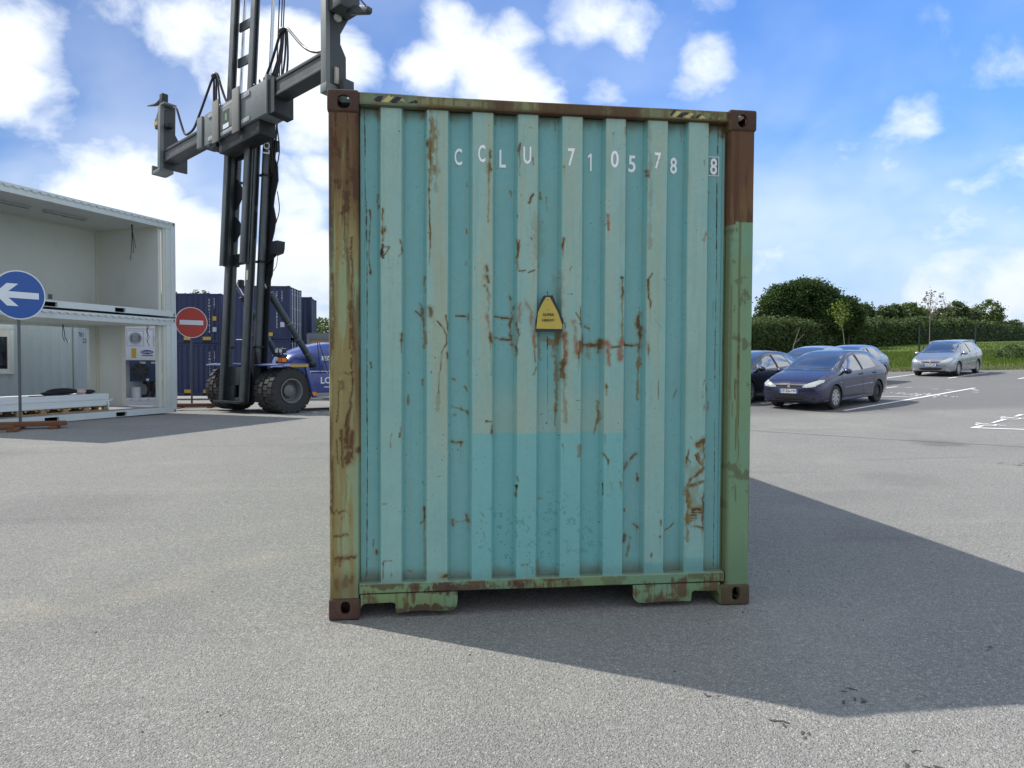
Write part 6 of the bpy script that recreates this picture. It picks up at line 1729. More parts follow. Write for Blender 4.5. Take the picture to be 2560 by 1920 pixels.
class Car:
    def __init__(s, name, label, spec, paint, group='cars parked in the bays'):
        s.spec = spec; s.paint = paint; s.T = thing(name, label, 'car', (0, 0, 0), 0, group)
        bm = car_body_mesh(spec); r = spec['r']; wb = spec['wb']; hw = spec['hw']
        bm_solid = bm.copy(); bm_solid.normal_update(); s.bvh = BVHTree.FromBMesh(bm_solid)
        ra = r*1.13; cut = []
        for x in (0, -wb):
            for sg in (-1, 1): cut.append(MB().cyl((x, sg*(hw-.26), r*.98), (x, sg*(hw+.2), r*.98), ra, n=36))
        me = boolean_cut(bm, cut); me.materials.clear(); me.materials.append(paint); me.materials.append(M_PLAST)
        for p in me.polygons:
            c = p.center; inarch = any(math.hypot(c.x-x, c.z-r*.98) < ra*1.004 and abs(c.y) < hw-.012 and abs(p.normal.y) < .985 or (math.hypot(c.x-x, c.z-r*.98) < ra*.99) for x in (0, -wb))
            low = c.z < spec['zu']+.06
            p.material_index = 1 if (inarch or low) else 0
        finish(me, 38, recalc=True); me.name = 'body'
        s.body = link_mesh('body', me, s.T)
        s.wheels()
    def wheels(s):
        r, wb, hw = s.spec['r'], s.spec['wb'], s.spec['hw']; w = .195
        for i, (x, sg) in enumerate(((0, 1), (0, -1), (-wb, 1), (-wb, -1))):
            y = sg*(hw-.125)
            mb = MB(); h = w/2; mb.lathe([(r*.64, -h*.85), (r*.70, -h), (r*.88, -h*1.03), (r*.97, -h*.85), (r, -h*.5), (r, h*.5), (r*.97, h*.85), (r*.88, h*1.03), (r*.70, h), (r*.64, h*.85)], 36, 'y', caps=False)
            t = mb.build('wheel', M_TYRE, s.T, angle=40, M=Matrix.Translation((x, y, r)))
            steel = s.spec.get('rear_steel') and x < 0
            f = sg
            m2 = MB(); m2.lathe([(r*.66, f*h*.86), (r*.655, f*h*.98), (r*.61, f*h*.97), (r*.585, f*h*.55), (r*.575, f*h*.10), (.0005, f*h*.05)], 32, 'y', caps=False)
            m2.build('rim_barrel', M_PLAST, t)
            m3 = MB(); n = s.spec.get('spokes', 7)
            if steel:
                m3.lathe([(r*.60, f*h*.55), (r*.42, f*h*.45), (r*.36, f*h*.75), (r*.16, f*h*.70), (.0005, f*h*.72)], 28, 'y'); m3.build('steel_disc', M_PLAST, t)
            else:
                for k in range(n):
                    M = Matrix.Rotation(2*PI*k/n+.3, 4, 'Y'); a = r*.10 if n < 9 else r*.055
                    m3.prism([(-a*.9, r*.12), (a*.9, r*.12), (a*1.15, r*.62), (-a*1.15, r*.62)], 'y', f*h*.70, f*h*.93, 0, M)
                m3.lathe([(r*.655, f*h*.75), (r*.655, f*h*.99), (r*.595, f*h*.99), (r*.595, f*h*.75)], 32, 'y', caps=False); m3.lathe([(r*.17, f*h*.70), (r*.16, f*h*.96), (.0005, f*h*.97)], 18, 'y')
                m3.build('rim', M_ALLOY, t)
    def cast(s, axis, a, b):
        """surface point met by a ray along an axis; a,b are the two other coordinates"""
        if axis == 'front': o, d = Vector((3, a, b)), Vector((-1, 0, 0))
        elif axis == 'rear': o, d = Vector((-6, a, b)), Vector((1, 0, 0))
        elif axis == 'left': o, d = Vector((a, 3, b)), Vector((0, -1, 0))
        elif axis == 'right': o, d = Vector((a, -3, b)), Vector((0, 1, 0))
        else: o, d = Vector((a, b, 4)), Vector((0, 0, -1))
        h = s.bvh.ray_cast(o, d)
        return (h[0], h[1]) if h[0] is not None else (None, None)
    def patch(s, name, axis, top, bot, mat, off=.005, th=.004, nu=14, nv=5, parent=None):
        """a skin laid on the body between two edge polylines (lists of 2-D points), given a real thickness"""
        def at(P, t):
            P = [Vector(p) for p in P]; L = [0]
            for a, b in zip(P[:-1], P[1:]): L.append(L[-1]+(b-a).length)
            q = t*L[-1]
            for k in range(len(P)-1):
                if q <= L[k+1]+1e-9: return P[k].lerp(P[k+1], (q-L[k])/max(1e-9, L[k+1]-L[k]))
            return P[-1]
        G = []; last = None
        for i in range(nu+1):
            row = []
            for j in range(nv+1):
                p = at(top, i/nu).lerp(at(bot, i/nu), j/nv); h, n = s.cast(axis, p.x, p.y)
                if h is None: h, n = last if last else (Vector((0, 0, 0)), Vector((0, 0, 1)))
                last = (h, n); row.append((h+n*off, n))
            G.append(row)
        O = [[p for p, n in row] for row in G]; I = [[p-n*(off+th) for p, n in row] for row in G]
        mb = MB().grid(O); k = len(mb.v); mb.grid(I)
        a, b = len(O), len(O[0]); ring = [(i, 0) for i in range(a)]+[(a-1, j) for j in range(1, b)]+[(i, b-1) for i in range(a-2, -1, -1)]+[(0, j) for j in range(b-2, 0, -1)]
        for u, v in zip(ring, ring[1:]+ring[:1]): mb.add([], [])
        for u, v in zip(ring, ring[1:]+ring[:1]):
            mb.f.append((u[0]*b+u[1], v[0]*b+v[1], k+v[0]*b+v[1], k+u[0]*b+u[1])); mb.m.append(0)
        return mb.build(name, mat, s.T if parent is None else parent, angle=30)
    def both(s, name, top, bot, mat, **k):
        for ax in ('left', 'right'): s.patch(name, ax, top, bot, mat, **k)
    def line(s, name, axis, pts, w=.006, mat=None, off=.003, n=10):
        P = []
        for a, b in zip(pts[:-1], pts[1:]):
            for i in range(n): P.append(Vector(a).lerp(Vector(b), i/n))
        P.append(Vector(pts[-1])); Q = []
        for p in P:
            h, nn = s.cast(axis, p.x, p.y)
            if h is not None: Q.append(h+nn*(off-w))
        if len(Q) > 1: MB().tube(Q, w, 5).build(name, mat or M_PLAST, s.T)
    def mirrors(s, x, z, y, mat, arm=True):
        for sg in (1, -1):
            mb = MB().ellipsoid((x, sg*(y+.10), z), (.075, .115, .075), 14, 10); o = mb.build('wing_mirror', mat, s.T)
            MB().prism([(sg*(y-.06), z-.09), (sg*(y+.04), z-.03), (sg*(y+.04), z+.02), (sg*(y-.06), z-.01)], 'x', x-.02, x+.05).build('mirror_arm', M_PLAST, o)
            MB().ellipsoid((x-.045, sg*(y+.10), z), (.04, .095, .058), 12, 8).build('mirror_glass', M_GLASS, o)
    def plate(s, txt, z, w=.52, h=.11):
        hx, n = s.cast('front', 0, z); x = hx.x+.012
        p = MB().box(x, x+.008, -w/2, w/2, z-h/2, z+h/2).build('number_plate', M_PLATEW, s.T)
        MB().box(x+.0085, x+.0105, w/2-.045, w/2, z-h/2, z+h/2).build('blue_band', M_PLATEB, p); MB().box(x+.0085, x+.0105, -w/2, -w/2+.045, z-h/2, z+h/2).build('blue_band', M_PLATEB, p)
        text('lettering', txt, h*.92, M_BTXT, frame((x+.0092, 0, z), (0, 1, 0), (0, 0, 1)), p, .0006, .80, bold=.0015)
    def place(s, x, y, z, rz, pitch=0.0):
        s.T.location = (x, y, z); s.T.rotation_euler = (0, pitch, rz)

def hatch307(label, paint, plate, wagon=False, **kw):
    L = -2.708 if wagon else -2.608
    st = [(.845, .34, .50, .50, .48, .545, .44, .57), (.815, .25, .68, .60, .655, .64, .59, .66), (.72, .19, .79, .66, .76, .715, .675, .745), (.52, .175, .835, .72, .80, .785, .735, .835), (.20, .17, .855, .80, .835, .865, .765, .935), (-.10, .17, .865, .865, .845, .93, .765, 1.005),
          (-.22, .17, .867, .885, .848, .965, .750, 1.045), (-.60, .17, .870, .905, .850, 1.13, .705, 1.235), (-.95, .17, .872, .925, .850, 1.285, .655, 1.395), (-1.25, .17, .872, .938, .850, 1.365, .630, 1.478), (-1.65, .17, .872, .952, .848, 1.395, .622, 1.512)]
    if wagon:
        st += [(-2.4, .17, .872, .975, .846, 1.40, .618, 1.525), (-3.0, .18, .868, .99, .838, 1.375, .600, 1.505), (-3.22, .20, .860, .995, .825, 1.31, .575, 1.455), (-3.45, .25, .835, .99, .79, 1.12, .60, 1.25), (-3.56, .30, .77, .94, .72, 1.0, .62, 1.04), (-3.60, .34, .66, .80, .62, .84, .58, .86)]
    else:
        st += [(-2.30, .17, .872, .975, .845, 1.375, .615, 1.492), (-2.75, .18, .868, .992, .835, 1.335, .600, 1.455), (-3.0, .20, .860, 1.0, .822, 1.225, .61, 1.345), (-3.16, .23, .848, .99, .805, 1.08, .63, 1.17), (-3.26, .26, .825, .955, .775, .985, .66, 1.02), (-3.32, .30, .76, .90, .70, .94, .62, .96), (-3.36, .34, .66, .78, .62, .82, .58, .84)]
    spec = dict(stations=st, r=.312, wb=-L, hw=.872, zu=.17, spokes=8, rear_steel=kw.get('rear_steel', False))
    c = Car('parked_car', label, spec, paint)
    W = L
    # glass: windscreen on the top, side windows, rear window
    c.patch('windscreen', 'top', [(-.14, -.735), (-.10, -.5), (-.06, 0), (-.10, .5), (-.14, .735)], [(-1.14, -.565), (-1.19, -.3), (-1.205, 0), (-1.19, .3), (-1.14, .565)], M_GLASS, nu=20, nv=10)
    c.line('wiper', 'top', [(-.16, -.62), (-.10, -.1)], .010, off=.016); c.line('wiper', 'top', [(-.15, .05), (-.22, .60)], .010, off=.016)
    c.both('quarter_glass', [(-.335, .955), (-.56, 1.075)], [(-.335, .935), (-.56, .935)], M_GLASS, nu=6, nv=4)
    c.both('side_window', [(-.60, 1.10), (-.95, 1.265), (-1.25, 1.342), (-1.42, 1.365)], [(-.60, .940), (-.9, .952), (-1.2, .958), (-1.50, .966)], M_GLASS)
    if wagon:
        c.both('side_window', [(-1.54, 1.372), (-2.0, 1.385), (-2.36, 1.38)], [(-1.60, .970), (-2.0, .984), (-2.36, .99)], M_GLASS)
        c.both('side_window', [(-2.44, 1.378), (-2.9, 1.345), (-3.08, 1.29)], [(-2.44, .995), (-2.9, 1.005), (-3.2, 1.04)], M_GLASS)
        c.patch('rear_window', 'rear', [(-.56, 1.32), (0, 1.37), (.56, 1.32)], [(-.66, 1.03), (0, 1.0), (.66, 1.03)], M_GLASS)
        for sg in (1, -1):
            pts = [(-1.05, 1.36), (-1.25, 1.435), (-1.7, 1.462), (-2.4, 1.470), (-2.85, 1.452), (-3.05, 1.395)]
            MB().tube(smooth_path([(a, sg*.615, b+.015) for a, b in pts]), .022, 8).build('roof_rail', M_ALLOY, c.T)
    else:
        c.both('side_window', [(-1.56, 1.372), (-1.95, 1.365), (-2.28, 1.33), (-2.36, 1.30)], [(-1.62, .972), (-2.0, .990), (-2.3, 1.005), (-2.44, 1.03)], M_GLASS)
        c.patch('rear_window', 'rear', [(-.56, 1.34), (0, 1.39), (.56, 1.34)], [(-.64, 1.08), (0, 1.06), (.64, 1.08)], M_GLASS)
    # B pillar, door lines, rub strips, sills
    c.both('pillar_trim', [(-1.425, 1.36), (-1.555, 1.368)], [(-1.505, .968), (-1.615, .972)], M_PLAST, nu=3, nv=8, off=.003)
    for ax in ('left', 'right'):
        c.line('door_gap', ax, [(-.30, .90), (-.36, .60), (-.42, .30)], .005); c.line('door_gap', ax, [(-1.55, .955), (-1.58, .6), (-1.56, .28)], .005)
        c.line('door_gap', ax, [(L+.22, .98), (L+.30, .75), (L+.40, .56)], .005); c.line('door_gap', ax, [(-.42, .275), (-1.5, .27), (L+.42, .29)], .005)
        c.line('rub_strip', ax, [(-.46, .545), (-1.5, .565), (L+.42, .585)], .013, paint if not kw.get('black_strip') else M_PLAST, off=.012)
        c.line('sill_strip', ax, [(-.42, .262), (-1.5, .265), (L+.40, .28)], .012, kw.get('sill', paint), off=.010)
        for x in (-1.36, L+.38): c.patch('door_handle', ax, [(x, .865), (x-.19, .868)], [(x, .832), (x-.19, .835)], M_PLAST if not wagon else paint, nu=5, nv=2, off=.020, th=.02)
        c.patch('side_indicator', ax, [(-.26, .70), (-.31, .70)], [(-.26, .675), (-.31, .675)], M_HEAD, nu=2, nv=2)
    # bonnet gap, headlamps, grille, intake, emblem
    for sg in (1, -1):
        c.line('bonnet_gap', 'top', [(.66, sg*.44), (.45, sg*.655), (.10, sg*.735), (-.12, sg*.755)], .005)
        c.patch('headlight', 'front', [(sg*.36, .622), (sg*.52, .705), (sg*.70, .775), (sg*.775, .775)], [(sg*.36, .600), (sg*.50, .592), (sg*.68, .625), (sg*.79, .72)], M_HEAD, nu=16, nv=6, off=.006)
        c.patch('fog_lamp', 'front', [(sg*.60, .335), (sg*.68, .335)], [(sg*.60, .29), (sg*.68, .29)], M_HEAD if wagon else M_PLAST, nu=3, nv=2)
    c.patch('grille', 'front', [(-.40, .665), (0, .675), (.40, .665)], [(-.30, .592), (0, .575), (.30, .592)], M_GRILL, nu=14, nv=3, off=.004)
    c.patch('grille_bar', 'front', [(-.37, .645), (0, .650), (.37, .645)], [(-.35, .628), (0, .626), (.35, .628)], paint, nu=12, nv=2, off=.014)
    c.patch('lower_intake', 'front', [(-.48, .375), (0, .385), (.48, .375)], [(-.36, .275), (0, .265), (.36, .275)], M_GRILL, nu=14, nv=3, off=.004)
    for z in (.345, .315): c.line('intake_slat', 'front', [(-.42, z), (0, z+.003), (.42, z)], .006, off=.008)
    c.patch('bumper_strip', 'front', [(-.74, .468), (-.4, .470), (0, .472), (.4, .470), (.74, .468)], [(-.74, .440), (-.4, .436), (0, .434), (.4, .436), (.74, .440)], M_PLAST if not wagon else paint, nu=18, nv=2, off=.010) if kw.get('strip') else None
    c.patch('chin_spoiler', 'front', [(-.66, .215), (0, .225), (.66, .215)], [(-.64, .190), (0, .195), (.64, .190)], M_PLAST, nu=14, nv=2, off=.012)
    hx, n = c.cast('front', 0, .635)
    e = [(-.030, -.055), (.000, -.045), (.012, -.060), (.034, -.040), (.040, .020), (.020, .060), (-.012, .058), (-.040, .040), (-.028, .010), (-.045, -.015)]
    MB().prism([(a, .637+b) for a, b in e], 'x', hx.x+.012, hx.x+.020).build('lion_badge', M_CHR, c.T, bevel=.003)
    c.plate(plate, .498)
    c.patch('tail_light', 'left', [(L-.50, 1.0), (L-.64, .95)], [(L-.50, .72), (L-.66, .70)], M_RED, nu=3, nv=5); c.patch('tail_light', 'right', [(L-.50, 1.0), (L-.64, .95)], [(L-.50, .72), (L-.66, .70)], M_RED, nu=3, nv=5)
    c.mirrors(-.47, .965, .84, kw.get('mirror', paint))
    c.line('aerial', 'top', [(-1.30, 0), (-1.305, 0)], .004) if False else None
    return c
P_NAVY = car_paint('aubergine_navy_paint', (.026, .028, .078), .45, .24); P_SILVER = car_paint('silver_paint', (.36, .38, .42), .7, .28)
P_BLACK = car_paint('black_paint', (.012, .014, .020), .3, .18); P_LSIL = car_paint('light_silver_paint', (.46, .49, .54), .65, .28); P_LBLUE = car_paint('light_blue_paint', (.16, .26, .42), .6, .26)
HEAD = R(-146.0)
def park(car, px, py, rz=HEAD, x0=0.0, y0=.74):
    """stand the car with its left front wheel on the ground under a photo pixel"""
    g = ground_px(px, py); c, s = math.cos(rz), math.sin(rz); wb = car.spec['wb']
    ox, oy = g.x-(c*x0-s*y0), g.y-(s*x0+c*y0)
    zf = terr(ox, oy); rx, ry = ox-c*wb, oy-s*wb; zr = terr(rx, ry)
    car.place(ox, oy, zf+.002, rz, math.atan2(zr-zf, wb))
blue_car = hatch307('dark blue hatchback with plate CP 256 YW and one black steel rear wheel', P_NAVY, 'CP-256-YW', rear_steel=True, strip=True)
park(blue_car, 2079.9, 1023.9)
silver_car = hatch307('silver estate car with roof rails parked at the grass edge', P_SILVER, 'BG-692-MF', wagon=True, sill=M_ALLOY, strip=True)
park(silver_car, 2390.3, 940.4, R(-144.5))

def small_hatch(label, paint, plate, golf=False, h=1.46, mirror=None):
    st = [(.84, .34, .50, .52, .48, .56, .44, .60), (.80, .24, .68, .62, .66, .67, .60, .70), (.66, .19, .80, .70, .78, .76, .70, .80), (.40, .175, .855, .78, .84, .83, .75, .875), (.0, .17, .875, .85, .855, .90, .765, .955),
          (-.28, .17, .88, .885, .858, .955, .755, 1.02), (-.65, .17, .885, .905, .86, 1.11, .705, 1.20), (-1.0, .17, .885, .92, .86, 1.26, .655, 1.355), (-1.30, .17, .885, .93, .858, 1.325, .63, 1.425), (-1.75, .17, .885, .945, .855, 1.35, .62, h),
          (-2.35, .17, .885, .965, .85, 1.325, .61, h-.03), (-2.75, .18, .878, .985, .835, 1.26, .58, h-.085), (-3.05, .20, .86, .99, .80, 1.13, .59, 1.24), (-3.22, .25, .82, .96, .75, 1.0, .62, 1.05), (-3.32, .30, .76, .88, .70, .92, .62, .94), (-3.36, .34, .66, .78, .62, .82, .58, .84)]
    c = Car('parked_car', label, dict(stations=st, r=.315, wb=2.62, hw=.885, zu=.17, spokes=10 if golf else 7), paint)
    L = -2.62
    c.patch('windscreen', 'top', [(-.22, -.735), (-.18, -.4), (-.16, 0), (-.18, .4), (-.22, .735)], [(-1.18, -.565), (-1.22, -.3), (-1.23, 0), (-1.22, .3), (-1.18, .565)], M_GLASS, nu=18, nv=9)
    c.both('side_window', [(-.55, 1.04), (-.90, 1.20), (-1.25, 1.295), (-1.45, 1.315)], [(-.48, .925), (-.9, .938), (-1.2, .943), (-1.50, .95)], M_GLASS)
    c.both('side_window', [(-1.57, 1.325), (-1.95, 1.322), (-2.22, 1.30)], [(-1.62, .957), (-2.0, .97), (-2.32, .985)], M_GLASS)
    c.both('quarter_glass', [(-2.30, 1.295), (-2.50, 1.25), (-2.58, 1.20)], [(-2.40, .99), (-2.58, 1.0), (-2.70, 1.04)], M_GLASS, nu=6, nv=5)
    c.both('pillar_trim', [(-1.455, 1.316), (-1.565, 1.325)], [(-1.505, .95), (-1.615, .957)], M_PLAST, nu=3, nv=8, off=.003)
    c.patch('rear_window', 'rear', [(-.55, 1.30), (0, 1.34), (.55, 1.30)], [(-.64, 1.06), (0, 1.04), (.64, 1.06)], M_GLASS)
    for ax in ('left', 'right'):
        c.line('door_gap', ax, [(-.34, .88), (-.38, .6), (-.42, .30)], .005); c.line('door_gap', ax, [(-1.56, .94), (-1.58, .6), (-1.56, .28)], .005); c.line('door_gap', ax, [(L+.25, .96), (L+.32, .75), (L+.42, .56)], .005)
        for x in (-1.36, L+.40): c.patch('door_handle', ax, [(x, .85), (x-.19, .853)], [(x, .822), (x-.19, .825)], paint, nu=5, nv=2, off=.020, th=.02)
    for sg in (1, -1):
        c.patch('headlight', 'front', [(sg*.46, .685), (sg*.62, .70), (sg*.76, .73)], [(sg*.46, .60), (sg*.62, .595), (sg*.79, .66)], M_HEAD, nu=12, nv=5, off=.006)
        c.line('bonnet_gap', 'top', [(.62, sg*.62), (.3, sg*.72), (-.2, sg*.76)], .005)
    c.patch('grille', 'front', [(-.44, .675), (0, .68), (.44, .675)], [(-.44, .615), (0, .605), (.44, .615)], M_GRILL, nu=12, nv=3, off=.004)
    c.patch('lower_intake', 'front', [(-.55, .38), (0, .385), (.55, .38)], [(-.48, .27), (0, .262), (.48, .27)], M_GRILL, nu=12, nv=3, off=.004)
    c.patch('tail_light', 'left', [(L-.45, .98), (L-.62, .94)], [(L-.45, .80), (L-.64, .80)], M_RED, nu=3, nv=4); c.patch('tail_light', 'right', [(L-.45, .98), (L-.62, .94)], [(L-.45, .80), (L-.64, .80)], M_RED, nu=3, nv=4)
    c.plate(plate, .50) if plate else None
    c.mirrors(-.50, .955, .85, mirror or paint)
    return c
bc = blue_car.T.location
fw = Vector((math.cos(HEAD), math.sin(HEAD), 0)); lf = Vector((-fw.y, fw.x, 0))
def stand(car, x, y, rz=HEAD):
    wb = car.spec['wb']; c, s = math.cos(rz), math.sin(rz); zf = terr(x, y); zr = terr(x-c*wb, y-s*wb); car.place(x, y, zf+.002, rz, math.atan2(zr-zf, wb))
black_car = small_hatch('black hatchback with many-spoked alloy wheels, half hidden behind the rusty container', P_BLACK, None, golf=True, mirror=P_BLACK)
p = bc-lf*2.42+fw*.10; stand(black_car, p.x, p.y)
grey_car = small_hatch('pale silver hatchback behind the black one, nearest the hedge', P_LSIL, None, h=1.47, mirror=P_BLACK)
sky_car = small_hatch('light blue hatchback behind the dark blue one, roof showing over it', P_LBLUE, None, h=1.47)
p = ground_px(1985, 968); stand(grey_car, p.x, p.y)
p = ground_px(2078, 962); stand(sky_car, p.x, p.y)
# ------------------------------------------------------------------ vegetation
def leaf_mat(name, c0, c1, dark=.55, trans=.25):
    m = bpy.data.materials.new(name); m.use_nodes = True; N = NT(m.node_tree); N.n.clear()
    geo = N.new('ShaderNodeNewGeometry'); co = N.new('ShaderNodeTexCoord').outputs['Object']
    rnd = geo.outputs['Random Per Island']
    c = N.mix(rnd, c0, c1)
    c = N.mix(N.math('MULTIPLY', N.mapr(N.noise(co, .9, 4, .6), .42, .66), .5), c, tuple(q*dark for q in c0))
    d = N.new('ShaderNodeBsdfPrincipled'); N.put(d.inputs['Base Color'], c); d.inputs['Roughness'].default_value = .62; d.inputs['Specular IOR Level'].default_value = .3
    t = N.new('ShaderNodeBsdfTranslucent'); N.put(t.inputs[0], N.mix(.5, c, (.16, .22, .03)))
    mx = N.new('ShaderNodeMixShader'); mx.inputs[0].default_value = trans; N.l.new(d.outputs[0], mx.inputs[1]); N.l.new(t.outputs[0], mx.inputs[2])
    o = N.new('ShaderNodeOutputMaterial'); N.l.new(mx.outputs[0], o.inputs[0]); return m
M_BARK = simple('grey_bark', (.085, .070, .055), .9, var=.3, scale=8, bump=.4); M_BARKP = simple('pale_bark', (.26, .23, .17), .85, var=.25, scale=8)
M_LEAFD = leaf_mat('oak_leaves', (.024, .056, .016), (.062, .112, .032)); M_LEAFM = leaf_mat('hedge_leaves', (.038, .070, .024), (.105, .148, .056)); M_LEAFB = leaf_mat('bright_leaves', (.065, .115, .030), (.145, .20, .060))
M_LEAFY = leaf_mat('lime_leaves', (.13, .20, .022), (.25, .31, .045), .7); M_LEAFR = leaf_mat('copper_leaves', (.045, .026, .020), (.12, .070, .045), .7); M_LEAFP = leaf_mat('pale_leaves', (.085, .115, .060), (.16, .19, .10))
M_GRASS = leaf_mat('tall_grass_blades', (.060, .115, .014), (.165, .225, .042), .75, .35); M_MOWN = leaf_mat('cut_grass', (.13, .15, .055), (.29, .29, .14), .75, .2)
def quads(name, C, A, B, mat, parent=None, kite=True):
    """leaf-sized faces: centres C, half axes A and B (n x 3)"""
    n = len(C); V = np.empty((n, 4, 3), np.float32)
    V[:, 0] = C-A; V[:, 1] = C-B*(1.0)+A*(.15 if kite else -1); V[:, 2] = C+A; V[:, 3] = C+B+A*(.15 if kite else -1)
    me = bpy.data.meshes.new(name); me.vertices.add(n*4); me.vertices.foreach_set('co', V.ravel()); me.loops.add(n*4); me.polygons.add(n)
    me.loops.foreach_set('vertex_index', np.arange(n*4, dtype=np.int32)); me.polygons.foreach_set('loop_start', np.arange(0, n*4, 4, dtype=np.int32))
    me.materials.append(mat); me.update(calc_edges=True); me.validate()
    return link_mesh(name, me, parent)
def rdir(n):
    v = rng.normal(size=(n, 3)); return v/np.linalg.norm(v, axis=1)[:, None]
def leaves(P, size, flat=.35):
    n = len(P); a = rdir(n); a[:, 2] *= .75; b = np.cross(a, rdir(n)); b /= np.linalg.norm(b, axis=1)[:, None]+1e-9; s = size*rng.uniform(.55, 1.35, n)[:, None]
    return a*s, b*s*.6
def lumps(lobes, nclump, per, rc, seed=None):
    """leaf centres: clumps spread near the surface of several ellipsoid lobes, with gaps between"""
    out = []; w = np.array([l[1][0]*l[1][2] for l in lobes]); w = w/w.sum()
    for (c, r), k in zip(lobes, (w*nclump).astype(int)):
        d = rdir(k); rad = rng.uniform(.45, 1.0, k)**.45; cc = np.array(c)+d*np.array(r)*rad[:, None]
        for q in cc:
            out.append(q+rng.normal(size=(per, 3))*np.array([rc, rc, rc*.62])*rng.uniform(.6, 1.3))
    return np.concatenate(out)
def limb_tree(name, label, base, h, lobes, mat, leaf, nclump, per, rc, bark=M_BARK, tr=.22, group='trees beyond the field hedge', limbs=9):
    T = thing(name, label, 'tree', base, 0, group); r = random.Random(int(abs(base[0]*100)) % 997)
    top = max(l[0][2] for l in lobes)
    mb = MB(); tp = [(0, 0, -.1), (.06*h*.1, 0, h*.2), (.02, .05, h*.45), (.05, -.04, min(h*.72, top))]; mb.tube(smooth_path(tp, 3), [tr*(1-.75*i/9) for i in range(10)], 8); mb.build('trunk', bark, T)
    for i in range(limbs):
        l = lobes[i % len(lobes)]; z0 = h*r.uniform(.22, .5); e = Vector(l[0])+Vector((r.uniform(-.7, .7)*l[1][0], r.uniform(-.7, .7)*l[1][1], r.uniform(-.3, .6)*l[1][2]))
        m_ = Vector((e.x*.45, e.y*.45, (z0+e.z)/2+.15*h*r.random())); pts = smooth_path([(0, 0, z0), m_, e], 4); MB().tube(pts, [tr*.42*(1-.85*k/(len(pts)-1)) for k in range(len(pts))], 5).build('limb', bark, T)
    P = lumps(lobes, nclump, per, rc); A, B = leaves(P, leaf); quads('crown', P, A, B, mat, T)
    return T
def at_px(px, d):
    p = CPOS+(CR*((px-1280)/1800)+CF)*d; return Vector((p.x, p.y, terr(p.x, p.y)))
# --- the long field hedge
HP = [(1380, 48), (1560, 50), (1700, 55.5), (1850, 62), (2000, 71), (2133, 81), (2312, 98), (2560, 131), (2760, 172)]
def hedge():
    pts = [at_px(*q) for q in HP]; C_ = []; col_ = []
    seg = []
    for a, b in zip(pts[:-1], pts[1:]):
        L = (b-a).length; n = int(L/1.1); seg += [(a.lerp(b, i/n), (b-a).normalized(), (b-a).length) for i in range(n)]
    T = thing('hedge', 'long clipped field hedge running behind the parked cars and the meadow', 'hedge', tuple(pts[2]), 0)
    o = np.array(pts[2]); allP = []
    for k, (p, d, L) in enumerate(seg):
        near = (p-CPOS).length; nl = int(900*min(1, (75/near)**1.25)); nrm = np.array((-d.y, d.x, 0)); dd = np.array(d)
        am = 1.0 if near < 76 else 2.1; h = 2.75+am*(.35*mnoise.noise(Vector((k*.35, 0, 0)))+.34*mnoise.noise(Vector((k*1.3, 4, 0))))
        z0 = terr(p.x, p.y); u = rng.uniform(-.75, .75, nl); v = np.clip(rng.normal(0, .75, nl), -1.25, 1.25); z = h*rng.uniform(0, 1, nl)**.75
        top = rng.random(nl) < .22; z[top] = h+rng.normal(.05, .22, top.sum()); v[~top] = np.where(rng.random((~top).sum()) < .75, -1.05+rng.normal(0, .16, (~top).sum()), v[~top])
        P = np.array(p)[None]+dd[None]*u[:, None]+nrm[None]*v[:, None]*(1.0); P[:, 2] = z0+z
        # bulges and hollows along the face
        w = np.array([mnoise.noise(Vector((k*.8+a*.9, b*1.1, 3))) for a, b in zip(u[::12], z[::12])]); P += nrm[None]*(-np.repeat(w, 12)[:nl, None] if len(w)*12 >= nl else 0)*.30
        allP.append(P)
    P = np.concatenate(allP); dist = np.linalg.norm(P-np.array(CPOS), axis=1); A, B = leaves(P-o, 1.0); k = (.0019*dist)[:, None]; k = np.clip(k, .10, .26)
    quads('foliage', (P-o), A*k, B*k, M_LEAFM, T)
    st = MB()
    for (p, d, L) in seg[::2]:
        q = p-pts[2]; st.tube([(q.x, q.y, terr(p.x, p.y)-o[2]-.1), (q.x+random.uniform(-.2, .2), q.y+random.uniform(-.2, .2), terr(p.x, p.y)-o[2]+1.9)], .035, 5)
    tag(st.build('stems', M_BARK, T), kind='stuff')
    # solid shade inside, so that no daylight shows through the base
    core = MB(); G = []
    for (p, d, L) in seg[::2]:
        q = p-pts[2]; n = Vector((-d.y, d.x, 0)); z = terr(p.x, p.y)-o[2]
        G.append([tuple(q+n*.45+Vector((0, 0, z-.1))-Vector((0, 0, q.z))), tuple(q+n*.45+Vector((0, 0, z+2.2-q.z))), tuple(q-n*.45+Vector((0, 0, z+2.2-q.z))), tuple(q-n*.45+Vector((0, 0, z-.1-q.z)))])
    core.grid(G).build('shade_core', simple('core_shade', (.018, .022, .012), 1.0, var=.4, scale=6), T)
hedge()
